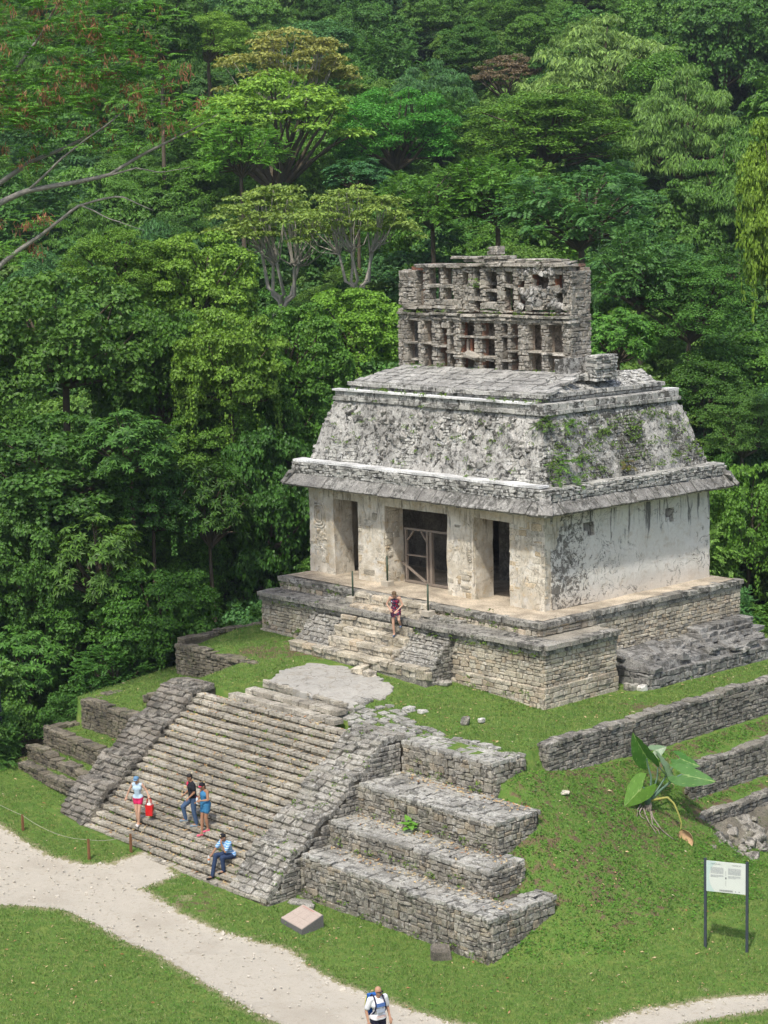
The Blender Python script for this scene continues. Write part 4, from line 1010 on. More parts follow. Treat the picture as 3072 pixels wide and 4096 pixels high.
def unit(v): return v/(np.linalg.norm(v, axis=-1, keepdims=True)+1e-9)
def leaves(P, Nn, Dd, L, W, fold=.25):
    """kite leaves: base P, length direction Dd, face normal Nn; arrays (n,3), L,W (n,)"""
    n = len(P); Dd = unit(Dd); Nn = unit(Nn-Dd*(Nn*Dd).sum(1, keepdims=True)); S_ = np.cross(Nn, Dd)
    L = np.broadcast_to(L, n)[:, None]; W = np.broadcast_to(W, n)[:, None]
    mid = P+Dd*L*.42+Nn*W*fold
    V = np.stack([P, mid+S_*W, P+Dd*L-Nn*L*.12, mid-S_*W], 1).reshape(-1, 3)
    i = np.arange(n)[:, None]*4
    return V, np.vstack([i+np.array([[0, 1, 2]]), i+np.array([[0, 2, 3]])])
def rsph(n, r): return unit(r.normal(0, 1, (n, 3)))

class Crown:
    def __init__(s, seed): s.r = np.random.default_rng(seed); s.V = []; s.T = []; s.n = 0; s.limb = MB(); s.tips = []
    def add(s, V, T): s.V.append(V); s.T.append(T+s.n); s.n += len(V)
    def clump(s, c, rad, n, L, W, droop=.35, flat=.7, up=.6, out=None):
        r = s.r; d = rsph(n, r); d[:, 2] = np.abs(d[:, 2])*.9+d[:, 2]*.1
        if out is not None: d = unit(d+out*.5)
        rr = r.uniform(.45, 1, (n, 1))**.6; P = c+d*rr*rad*np.array([1, 1, flat])
        Nn = unit(d*.7+np.array([0, 0, up])+r.normal(0, .45, (n, 3)))
        D_ = unit(np.cross(Nn, rsph(n, r))+d*.4+np.array([0, 0, -droop]))
        s.add(*leaves(P, Nn, D_, L*r.uniform(.65, 1.25, n), W*r.uniform(.7, 1.2, n)))
    def strand(s, c, length, n, L, W, spread=.12):
        r = s.r; t = np.sort(r.uniform(0, 1, n)); a = r.uniform(0, 6.28, n)
        P = c+np.c_[np.cos(a)*spread, np.sin(a)*spread, -t*length]
        Nn = unit(np.c_[np.cos(a), np.sin(a), np.full(n, .35)]+r.normal(0, .3, (n, 3))); D_ = unit(np.c_[np.cos(a)*.35, np.sin(a)*.35, np.full(n, -1.)]+r.normal(0, .25, (n, 3)))
        s.add(*leaves(P, Nn, D_, L*r.uniform(.6, 1.2, n), W*r.uniform(.7, 1.2, n)))
    def rosette(s, c, ax, k, L, W):
        r = s.r; ax = unit(ax); a = np.arange(k)*6.283/k+r.uniform(0, 6); e1 = unit(np.cross(ax, np.array([.3, .5, .8]))); e2 = np.cross(ax, e1)
        o = np.cos(a)[:, None]*e1+np.sin(a)[:, None]*e2
        D_ = unit(o+ax*.25+np.array([0, 0, -.35])+r.normal(0, .12, (k, 3))); Nn = unit(ax*1.0+o*.15+r.normal(0, .1, (k, 3)))
        s.add(*leaves(np.repeat(c[None], k, 0)+o*.03, Nn, D_, L*r.uniform(.75, 1.15, k), W*r.uniform(.85, 1.15, k), .3))
    def frond(s, c, d, length, pairs, L, W, droop=.35):
        r = s.r; d = unit(d); t = np.linspace(.12, 1, pairs); P = c+d*length*t[:, None]+np.array([0, 0, -droop*length])*(t**2)[:, None]
        tan = unit(d+np.array([0, 0, -2*droop])*t[:, None]); side = unit(np.cross(tan, np.array([0, 0, 1.]))+r.normal(0, .08, (pairs, 3)))
        for sg in (-1, 1):
            D_ = unit(side*sg+tan*.45+np.array([0, 0, -.25])); Nn = unit(np.cross(side, tan)*1.0+r.normal(0, .15, (pairs, 3))); Nn *= np.sign(Nn[:, 2:3]+1e-6)
            s.add(*leaves(P, Nn, D_, L*(1-.35*t), W*np.ones(pairs), .2))
    def limbs(s, pts, k=26, r0=.13, origin=(0, 0, -1.8), bend=.5):
        pts = np.asarray(pts); idx = s.r.choice(len(pts), min(k, len(pts)), replace=False); o = np.array(origin, float)
        for i in idx:
            e = pts[i]; m1 = o+(e-o)*.35+np.array([0, 0, bend*.5])+s.r.normal(0, .15, 3); m2 = o+(e-o)*.7+np.array([0, 0, bend*.35])+s.r.normal(0, .18, 3)
            s.limb.tube([o, m1, m2, e], [r0, r0*.65, r0*.4, r0*.16], 5, False)
    def meshes(s, name):
        cm = make_mesh(name+'_crown', np.vstack(s.V), [np.vstack(s.T)]); cm.materials.append(M_LEAF)
        lm = s.limb.mesh(name+'_limbs', True) if s.limb.n else None
        return cm, lm

def dome_points(r, n, rz=1.0, lo=-.45, R=(.72, .98)):
    P = []
    while len(P) < n:
        d = unit(r.normal(0, 1, 3)); 
        if d[2] < lo: continue
        P.append(d*r.uniform(*R)*np.array([1, 1, rz]))
    return np.array(P)
RAD = 3.0
def v_dome(seed):
    c = Crown(seed); P = dome_points(c.r, 85)*RAD
    for p in P:
        rad = c.r.uniform(.5, .95); c.clump(p*np.array([1, 1, .95]), rad, int(190*rad/.7), .2, .062, .3, .75, .7, unit(p)*.6)
    for p in dome_points(c.r, 30, 1, -.6, (.3, .6))*RAD: c.clump(p, 1.0, 70, .24, .08)
    c.limbs(P); return c
def v_fine(seed):
    c = Crown(seed); P = dome_points(c.r, 120)*RAD
    for p in P:
        rad = c.r.uniform(.4, .75); c.clump(p*np.array([1, 1, .95]), rad, int(210*rad/.55), .125, .042, .25, .7, .75, unit(p)*.6)
    for p in dome_points(c.r, 30, 1, -.6, (.3, .6))*RAD: c.clump(p, 1.0, 90, .2, .07)
    c.limbs(P); return c
def v_vine(seed):
    c = Crown(seed); P = dome_points(c.r, 80, 1.0, -.75, (.75, 1.0))*RAD
    for p in P:
        rad = c.r.uniform(.4, .85); c.clump(p, rad, int(170*rad/.6), .19, .085, .75, .85, .35, unit(p))
        if c.r.random() < .7 and p[2] > -1.6: c.strand(p+np.array([0, 0, -.2])+unit(p)*rad*.7, c.r.uniform(.6, 1.9), int(c.r.uniform(30, 70)), .18, .082, .16)
    for p in dome_points(c.r, 35, 1, -.9, (.35, .65))*RAD: c.clump(p, .95, 70, .24, .1, .7)
    c.limbs(P, 16); return c
def v_whorl(seed):
    c = Crown(seed); P = dome_points(c.r, 330, 1.0, -.55, (.62, 1.02))*RAD; k0 = dome_points(c.r, 26, 1, -.4, (.8, 1))*RAD
    P = P+(k0[np.argmin(np.linalg.norm(P[:, None]-k0[None], axis=2), 1)]-P)*.38     # gather into clumps
    for p in P: c.rosette(p+c.r.normal(0, .08, 3), unit(p)*.6+np.array([0, 0, .7])+c.r.normal(0, .25, 3), c.r.integers(7, 11), .46, .085)
    for p in dome_points(c.r, 26, 1, -.6, (.3, .62))*RAD: c.clump(p, .95, 50, .32, .1)
    c.limbs(P, 30); return c
def v_pinnate(seed):
    c = Crown(seed); k0 = dome_points(c.r, 46, 1, -.35, (.7, .98))*RAD
    for p in k0:
        for j in range(13):
            d = unit(rsph(1, c.r)[0]+unit(p)*.7+np.array([0, 0, .25])); c.frond(p+c.r.normal(0, .28, 3)*np.array([1, 1, .55]), d, c.r.uniform(.45, .75), 8, .25, .042, c.r.uniform(.15, .4))
    for p in dome_points(c.r, 30, 1, -.6, (.3, .65))*RAD: c.clump(p, 1.0, 75, .22, .07)
    c.limbs(k0, 30); return c
def v_droop(seed):
    c = Crown(seed); P = dome_points(c.r, 80, 1, -.5, (.7, 1))*RAD
    for p in P:
        rad = c.r.uniform(.45, .85); c.clump(p, rad, int(170*rad/.6), .3, .045, 1.3, .9, .3, unit(p))
    for p in dome_points(c.r, 30, 1, -.6, (.3, .6))*RAD: c.clump(p, 1.0, 60, .3, .07, 1.0)
    c.limbs(P); return c
def v_umbrella(seed):
    c = Crown(seed); r = c.r; P = []
    for i in range(62):
        a = r.uniform(0, 6.28); q = math.sqrt(r.uniform(0, 1)); P.append((RAD*q*math.cos(a), RAD*q*math.sin(a), RAD*(.75-.7*q*q)+r.uniform(-.5, .3)))
    P = np.array(P)
    for p in P: c.clump(p, r.uniform(.5, .85), 150, .2, .06, .2, .38, .9)
    c.limbs(P, 34, .14, (0, 0, -2.6), .2); return c
def v_sparse(seed):
    c = Crown(seed); r = c.r; P = []
    for i in range(85):
        q = math.sqrt(r.uniform(0.02, 1)); th = r.uniform(0, 6.28); lay = r.choice([.0, .45, .8, 1.0])
        P.append((RAD*q*math.cos(th), RAD*q*math.sin(th), RAD*(.75*lay-.55*q*q*(lay > .3))+r.uniform(-.25, .2)))
    P = np.array(P)
    for p in P: c.clump(p, r.uniform(.45, .8), 85, .21, .07, .3, .3, .8)
    o = np.array([0, 0, -4.2])
    for k in range(5):      # rising stems that fork into thin twigs
        th = k*1.256+r.uniform(-.4, .4); e1 = np.array([math.cos(th)*.9, math.sin(th)*.9, -1.4+r.uniform(-.5, .5)]); m1 = o*.5+e1*.5+np.array([math.cos(th+1)*.25, math.sin(th+1)*.25, -.3])
        c.limb.tube([o, o*.72+e1*.28+r.normal(0, .08, 3), m1, e1], [.12, .1, .085, .07], 5, False)
        near = np.argsort(np.linalg.norm(P[:, :2]-e1[:2]*1.9, axis=1))[:11]
        for j in near:
            e = P[j]; m = e1*.45+e*.55+np.array([0, 0, -.35])+r.normal(0, .12, 3); c.limb.tube([e1, e1*.75+m*.25+r.normal(0, .1, 3), m, e], [.055, .045, .03, .014], 4, False)
    return c
VARS = {}
for k, (f, ns) in {'dome': (v_dome, 2), 'fine': (v_fine, 2), 'vine': (v_vine, 3), 'whorl': (v_whorl, 2), 'pinnate': (v_pinnate, 2), 'droop': (v_droop, 1), 'umbrella': (v_umbrella, 1), 'sparse': (v_sparse, 2)}.items():
    VARS[k] = [f(200+37*i+len(k)).meshes(k) for i in range(ns)]
    for (cm, lm) in VARS[k]:
        if lm is not None: lm.materials.append(M_BARKP if k == 'sparse' else M_BARK)
def trunk_mesh(seed, mat, forks=1):
    r = np.random.default_rng(seed); mb = MB()
    for f_ in range(forks):
        off = np.array([.25*(f_-(forks-1)/2), .1*f_, 0]); t = np.linspace(0, 1, 8)
        pts = np.c_[off[0]*t*2+.09*np.sin(t*5+seed+f_*2), off[1]*t+.09*np.sin(t*4+seed*2), t]
        mb.tube(pts, np.interp(t, [0, .08, 1], [.3, .2, .12])/(1 if forks == 1 else 1.5), 7)
    me = mb.mesh('trunk', True); me.materials.append(mat); return me
TRUNK = [trunk_mesh(3, M_BARK), trunk_mesh(8, M_BARK)]; TRUNKP = [trunk_mesh(5, M_BARKP, 2), trunk_mesh(9, M_BARKP, 3)]
TREES = [
 (-68.1, 80.9, 22.0, 7.8, 5.67, 4.73, 'droop', (0.1, 0.17, 0.055), 'tall pale green tree with drooping leaves high on the slope above the roof comb'),
 (-61.1, 80.7, 20.5, 7.3, 3.48, 4.22, 'dome', (0.045, 0.11, 0.018), 'dark full-crowned tree to the right of the tall pale drooping tree'),
 (-53.0, 58.8, 14.9, 9.9, 5.78, 3.37, 'fine', (0.055, 0.12, 0.02), 'wide olive green dome-shaped tree straight above the roof comb'),
 (-60.0, 51.1, 14.9, 10.2, 4.17, 3.53, 'fine', (0.04, 0.14, 0.024), 'vivid green round-topped tree left of the wide olive dome'),
 (-75.2, 77.9, 23.0, 8.5, 2.77, 2.16, 'umbrella', (0.085, 0.072, 0.055), 'small tree with dusky reddish foliage between dark trees near the top'),
 (-61.9, 41.8, 13.6, 13.5, 5.11, 1.92, 'umbrella', (0.095, 0.18, 0.03), 'flat-topped yellow-green tree with dark forked limbs, upper left of centre'),
 (-75.1, 54.0, 18.5, 13.6, 4.70, 2.61, 'sparse', (0.13, 0.15, 0.05), 'thin half-bare tree with grey twigs above the flat-topped yellow-green tree'),
 (-82.3, 52.1, 19.7, 13.6, 3.04, 2.32, 'fine', (0.085, 0.165, 0.03), 'light green leafy tree at top, left of the half-bare tree'),
 (-71.6, 39.8, 15.2, 17.8, 2.57, 2.89, 'vine', (0.03, 0.075, 0.014), 'dark vine-hung tree at the top beside the brown-podded branches'),
 (-51.0, 30.4, 9.5, 14.0, 2.61, 1.93, 'pinnate', (0.06, 0.15, 0.022), 'small bright feathery tree below the flat-topped yellow-green tree'),
 (-43.3, 32.7, 8.4, 13.6, 2.07, 1.20, 'whorl', (0.028, 0.085, 0.034), 'blue-green large-leaved tree above the pale-trunked trees'),
 (-37.3, 32.9, 7.3, 13.1, 2.82, 2.05, 'pinnate', (0.045, 0.11, 0.018), 'mid green tree rising behind the left end of the roof comb'),
 (-34.8, 35.7, 7.3, 13.3, 3.21, 2.31, 'pinnate', (0.05, 0.125, 0.02), 'fresh green tree standing right behind the middle of the roof comb'),
 (-29.0, 35.9, 6.3, 13.2, 4.08, 2.72, 'pinnate', (0.035, 0.095, 0.028), 'broad bluish green tree behind the right end of the roof comb'),
 (-21.2, 31.8, 4.1, 12.4, 2.64, 2.52, 'pinnate', (0.04, 0.1, 0.028), 'shaggy dark green tree to the right of the roof comb'),
 (-39.8, 24.1, 6.3, 14.0, 3.47, 1.53, 'sparse', (0.1, 0.155, 0.042), 'airy layered tree with two pale slender trunks left of the temple, leftmost of the pair'),
 (-35.6, 25.8, 5.8, 14.5, 2.96, 1.41, 'sparse', (0.095, 0.15, 0.038), 'airy layered tree with pale forked trunk, rightmost of the pair beside the roof comb'),
 (-53.3, 73.6, 17.6, 7.3, 3.85, 4.47, 'droop', (0.075, 0.145, 0.04), 'drooping mid green tree on the slope right of the olive dome'),
 (-69.8, 99.5, 26.3, 7.1, 4.69, 4.90, 'vine', (0.035, 0.09, 0.02), 'vine-covered tree in the top right corner'),
 (-37.3, 60.3, 11.9, 8.7, 3.13, 3.58, 'droop', (0.055, 0.12, 0.028), 'drooping tree behind the yellow-green leaves at the right edge'),
 (-7.0, 24.0, 1.0, 18.5, 1.44, 3.75, 'vine', (0.105, 0.185, 0.028), 'bright yellow-green leafy growth cut by the right edge of the picture'),
 (-15.0, 23.1, 2.0, 12.1, 1.65, 1.49, 'whorl', (0.06, 0.155, 0.03), 'bright tree with long hanging leaflets close to the right of the roof comb'),
 (-19.4, 33.4, 4.1, 10.8, 2.75, 2.52, 'fine', (0.04, 0.105, 0.022), 'rounded green tree above the right slope of the temple roof'),
 (-25.5, 44.8, 7.1, 7.8, 2.57, 2.82, 'pinnate', (0.03, 0.075, 0.014), 'dark green tree by the right edge, level with the roof comb'),
 (-12.1, 28.3, 2.3, 7.5, 1.86, 1.86, 'fine', (0.055, 0.125, 0.028), 'light green bushy tree by the right edge, level with the temple roof'),
 (-8.5, 24.1, 1.2, 5.1, 1.83, 2.59, 'vine', (0.065, 0.15, 0.024), 'bright leafy mass at the right edge behind the temple side wall'),
 (-17.3, 31.9, 3.5, 7.2, 2.02, 2.02, 'dome', (0.03, 0.075, 0.014), 'dark tree in shade behind the right corner of the temple roof'),
 (-25.1, 16.4, 2.6, 12.0, 2.24, 1.96, 'vine', (0.07, 0.15, 0.02), 'bright vine-smothered bush tree touching the left end of the roof comb'),
 (-23.9, 11.6, 1.8, 12.0, 2.24, 2.24, 'vine', (0.055, 0.135, 0.022), 'green vine-smothered tree left of the temple roof'),
 (-22.5, 7.1, 1.0, 12.6, 2.05, 2.44, 'vine', (0.085, 0.165, 0.026), 'bright green vine-draped tree bulging left of the temple roof'),
 (-26.9, 6.5, 1.6, 11.3, 2.52, 3.03, 'vine', (0.045, 0.11, 0.018), 'deep green vine-draped tree in the middle of the left woods'),
 (-27.3, 2.0, 1.0, 13.9, 3.41, 2.92, 'vine', (0.05, 0.115, 0.022), 'broad vine-draped tree under the grey limbs at the left edge'),
 (-33.4, 13.7, 3.5, 13.2, 2.56, 2.45, 'vine', (0.075, 0.145, 0.022), 'yellowish green creeper-covered tree below the small feathery tree'),
 (-36.0, 11.0, 3.5, 13.9, 2.45, 2.22, 'fine', (0.06, 0.125, 0.02), 'green tree just below the lowest grey limb at upper left'),
 (-22.8, -0.9, 0.8, 9.3, 3.41, 2.21, 'vine', (0.035, 0.09, 0.018), 'dark leafy tree at the left edge, level with the temple eaves'),
 (-19.7, -0.2, 0.8, 10.3, 1.89, 1.58, 'whorl', (0.045, 0.115, 0.026), 'large-leaved tree with glossy whorls left of the temple eaves'),
 (-21.9, -3.7, 0.7, 5.7, 1.98, 2.34, 'vine', (0.04, 0.1, 0.02), 'dark green bushy tree at the left edge, level with the temple doors'),
 (-19.2, -2.2, 0.7, 6.1, 1.87, 2.13, 'whorl', (0.05, 0.11, 0.022), 'large-leaved shrub tree with dull green whorls above the grass terraces'),
 (-17.0, -0.9, 0.7, 4.1, 2.03, 1.94, 'vine', (0.045, 0.12, 0.02), 'rounded green bush overhanging the dark wall left of the temple'),
 (-20.3, 6.6, 0.8, 6.8, 2.12, 3.56, 'vine', (0.032, 0.09, 0.018), 'tall dark green tree close to the left of the temple'),
 (-19.3, 3.3, 0.8, 7.5, 1.58, 2.23, 'whorl', (0.03, 0.075, 0.014), 'dark glossy-leaved tree between the temple and the left woods'),
 (-23.7, 11.1, 1.7, 8.9, 1.73, 2.24, 'vine', (0.05, 0.13, 0.02), 'green creeper tree just left of the sloping temple roof'),
 (-20.3, -4.9, 0.7, 2.5, 1.68, 1.59, 'whorl', (0.045, 0.12, 0.024), 'large-leaved shrub at the left edge above the far left wall'),
 (-17.3, -2.8, 0.7, 2.1, 1.84, 1.36, 'pinnate', (0.035, 0.1, 0.02), 'dark feathery shrub behind the grass terrace wall at left'),
 (-20.7, 8.9, 1.0, 5.1, 1.18, 2.37, 'vine', (0.045, 0.125, 0.02), 'narrow leafy tree squeezed against the left corner of the temple'),
 (-21.0, -2.4, 0.7, 3.8, 1.99, 1.81, 'vine', (0.04, 0.105, 0.018), 'leafy bush in the left woods between the two large-leaved shrubs'),
 (-23.4, 6.9, 1.1, 9.5, 1.77, 1.77, 'vine', (0.06, 0.135, 0.022), 'leafy tree hanging over the gap left of the temple roof'),
 (-20.1, 1.1, 0.8, 8.0, 1.65, 1.65, 'vine', (0.03, 0.085, 0.018), 'dark creeper-covered tree behind the glossy whorls'),
]
for i, (x, y, g, h, rx, rz, ty, col, lab) in enumerate(TREES):
    nm = {'vine': 'vine_draped_tree', 'whorl': 'large_leaved_tree', 'pinnate': 'feathery_tree', 'droop': 'drooping_tree', 'umbrella': 'flat_topped_tree', 'sparse': 'pale_trunked_tree', 'dome': 'broadleaf_tree', 'fine': 'small_leaved_tree'}[ty]
    t = thing(nm, lab, 'tree' if 'shrub ' not in lab and 'bush ' not in lab else 'shrub', (x, y, g-.3))
    t['group'] = 'rainforest trees around the temple'
    cm, lm = VARS[ty][i % len(VARS[ty])]
    rot = random.uniform(0, 6.28); sx, sz = rx/RAD*1.06, rz/RAD*1.06
    if ty in ('sparse', 'umbrella'): sz = sx*.85; h -= 1.1*sz
    for (n_, me) in (('crown', cm), ('limbs', lm)):
        if me is None: continue
        o = bpy.data.objects.new(n_, me); COL.objects.link(o); o.parent = t; o.location = (0, 0, h+.3); o.scale = (sx, sx, sz); o.rotation_euler = (0, 0, rot); f_ = 1.55*(.8 if (x-45)*-.7443+(y+45)*.6678 < 92 else 1.0); o.color = (col[0]*f_, col[1]*f_, col[2]*f_, 1)
    tm = (TRUNKP if ty == 'sparse' else TRUNK)[i % 2]; hh = max(.6, h+.3-(4.1*sz if ty == 'sparse' else 1.8*sz))
    o = bpy.data.objects.new('trunk', tm); COL.objects.link(o); o.parent = t; o.scale = (max(.5, sx), max(.5, sx), hh); o.rotation_euler = (0, 0, rot)

# the rest of the forest: one mass that nobody could count
def instanced(name, label, cat, pts, scl, rot, idx, tint, coll):
    me = bpy.data.meshes.new(name); me.vertices.add(len(pts)); me.vertices.foreach_set('co', np.asarray(pts, np.float32).ravel())
    a = me.attributes.new('iscale', 'FLOAT_VECTOR', 'POINT'); a.data.foreach_set('vector', np.asarray(scl, np.float32).ravel())
    a = me.attributes.new('irot', 'FLOAT_VECTOR', 'POINT'); a.data.foreach_set('vector', np.asarray(rot, np.float32).ravel())
    a = me.attributes.new('iidx', 'INT', 'POINT'); a.data.foreach_set('value', np.asarray(idx, np.int32))
    a = me.attributes.new('tint', 'FLOAT_COLOR', 'POINT'); a.data.foreach_set('color', np.c_[tint, np.ones(len(tint))].astype(np.float32).ravel())
    ob = link(name, me, kind='stuff', label=label, category=cat)
    ng = bpy.data.node_groups.new(name+'_scatter', 'GeometryNodeTree')
    ng.interface.new_socket('Geometry', in_out='INPUT', socket_type='NodeSocketGeometry'); ng.interface.new_socket('Geometry', in_out='OUTPUT', socket_type='NodeSocketGeometry')
    gi, go = ng.nodes.new('NodeGroupInput'), ng.nodes.new('NodeGroupOutput'); ip = ng.nodes.new('GeometryNodeInstanceOnPoints')
    ci = ng.nodes.new('GeometryNodeCollectionInfo'); ci.inputs['Collection'].default_value = coll; ci.inputs['Separate Children'].default_value = True; ci.inputs['Reset Children'].default_value = True
    def na(n_, t_):
        q = ng.nodes.new('GeometryNodeInputNamedAttribute'); q.data_type = t_; q.inputs['Name'].default_value = n_; return q.outputs['Attribute']
    L_ = ng.links.new; L_(gi.outputs[0], ip.inputs['Points']); L_(ci.outputs[0], ip.inputs['Instance']); ip.inputs['Pick Instance'].default_value = True
    L_(na('iidx', 'INT'), ip.inputs['Instance Index']); L_(na('irot', 'FLOAT_VECTOR'), ip.inputs['Rotation']); L_(na('iscale', 'FLOAT_VECTOR'), ip.inputs['Scale']); L_(ip.outputs[0], go.inputs[0])
    md = ob.modifiers.new('scatter', 'NODES'); md.node_group = ng
    return ob
fillc = bpy.data.collections.new('forest_sources'); order = []
for j, k in enumerate(('dome', 'vine', 'pinnate', 'droop', 'whorl', 'vine', 'dome', 'fine', 'fine')):
    o = bpy.data.objects.new('src%02d' % j, VARS[k][(j > 4 and j != 7) % len(VARS[k])][0]); fillc.objects.link(o); o.material_slots[0].link = 'OBJECT'; o.material_slots[0].material = M_LEAFI
def forest_fill():
    r = np.random.default_rng(77); P, S_, R_, I, C_ = [], [], [], [], []
    pal = np.array([(.026, .07, .016), (.034, .09, .02), (.045, .105, .022), (.03, .08, .03), (.055, .11, .026), (.04, .095, .016)])
    TA = np.array([(x, y, g+h, rx, rz) for (x, y, g, h, rx, rz, *_) in TREES]); Ct = TA[:, :3]-CAM; td = Ct @ cam_fwd; tu = Ct @ cam_right/td; tv = Ct @ cam_up/td
    def put(x, y, z, s, sz, k, c):
        q = np.array([x, y, z])-CAM; d_ = q @ cam_fwd; u, v = q @ cam_right/d_, q @ cam_up/d_
        if np.any((d_ < td+1.5) & (((u-tu)*td/(TA[:, 3]+s*1.6))**2+((v-tv)*td/(TA[:, 4]+sz*1.6))**2 < 1)): return   # keep the named trees in the clear
        P.append((x, y, z)); S_.append((s, s, sz)); R_.append((0, 0, r.uniform(0, 6.28))); I.append(k); C_.append(c*1.7*r.uniform(.8, 1.2))
    d = 96.0
    while d < 290:
        step = 3.6+d*.012; lat = -(.2*d+14)
        while lat < .2*d+14:
            dd = d+r.uniform(-2, 2); ll = lat+r.uniform(-1.6, 1.6); x = 45-.7443*dd+.6678*ll; y = -45+.6678*dd+.7443*ll; g = float(hill(np.array(x), np.array(y)))
            big = r.uniform(.75, 1.45); lift = r.uniform(3.2, 8.5)
            if d < 150: lift = min(lift, 6.0)
            put(x, y, g+lift, big, big*r.uniform(.8, 1.15), r.integers(0, 9), pal[r.integers(0, 6)])
            if r.random() < .8: put(x+r.uniform(-2, 2), y+r.uniform(-2, 2), g+1.2, r.uniform(.7, 1.1), r.uniform(.5, .8), r.integers(0, 3), pal[r.integers(0, 4)]*.9)
            lat += step
        d += step*1.05
    instanced('hillside_forest', 'dense dark rainforest packed over the rising hillside behind everything', 'forest', P, S_, R_, I, np.array(C_), fillc)
    P.clear(); S_.clear(); R_.clear(); I.clear(); C_.clear()
    # undergrowth along the forest edge: left woods, and the strip behind the temple
    for i in range(230):
        x, y = r.uniform(-40, -17.2), r.uniform(-9, 24)
        dd = (x-45)*-.7443+(y+45)*.6678
        if dd > 98 or dd < 75.5: continue
        if dd < 78 and r.random() < .5: continue
        top = np.interp(dd, [75, 80, 98], [1.4, 5.5, 9.5]); g = .8
        s = r.uniform(.5, .85); put(x, y, g+r.uniform(.6, top), s, s*r.uniform(.8, 1.2), r.choice([0, 1, 1, 5, 2, 4]), pal[r.integers(0, 4)]*r.uniform(.8, 1.2))
    for i in range(60):
        s = r.uniform(.4, .75); x, y = r.uniform(-25, -17.3), r.uniform(-10.5, -3); put(x, y, .8+r.uniform(.3, 2.4)*np.interp(x, [-25, -17.3], [2.2, .5]), s, s, r.choice([1, 5, 2, 0]), pal[r.integers(0, 3)]*.8)
    for i in range(150):
        x, y = r.uniform(-22, 12), r.uniform(18.5, 34)
        dd = (x-45)*-.7443+(y+45)*.6678
        if dd > 100 or dd < 76: continue
        s = r.uniform(.45, .8); put(x, y, float(hill(np.array(x), np.array(y)))+r.uniform(.5, np.interp(dd, [78, 86, 100], [2.6, 5.0, 6.5])), s, s*r.uniform(.8, 1.2), r.choice([0, 1, 1, 5, 2, 4]), pal[r.integers(1, 6)]*r.uniform(.9, 1.3))
    instanced('undergrowth', 'tangled leafy undergrowth filling the gaps at the forest edge', 'undergrowth', P, S_, R_, I, np.array(C_), fillc)
forest_fill()
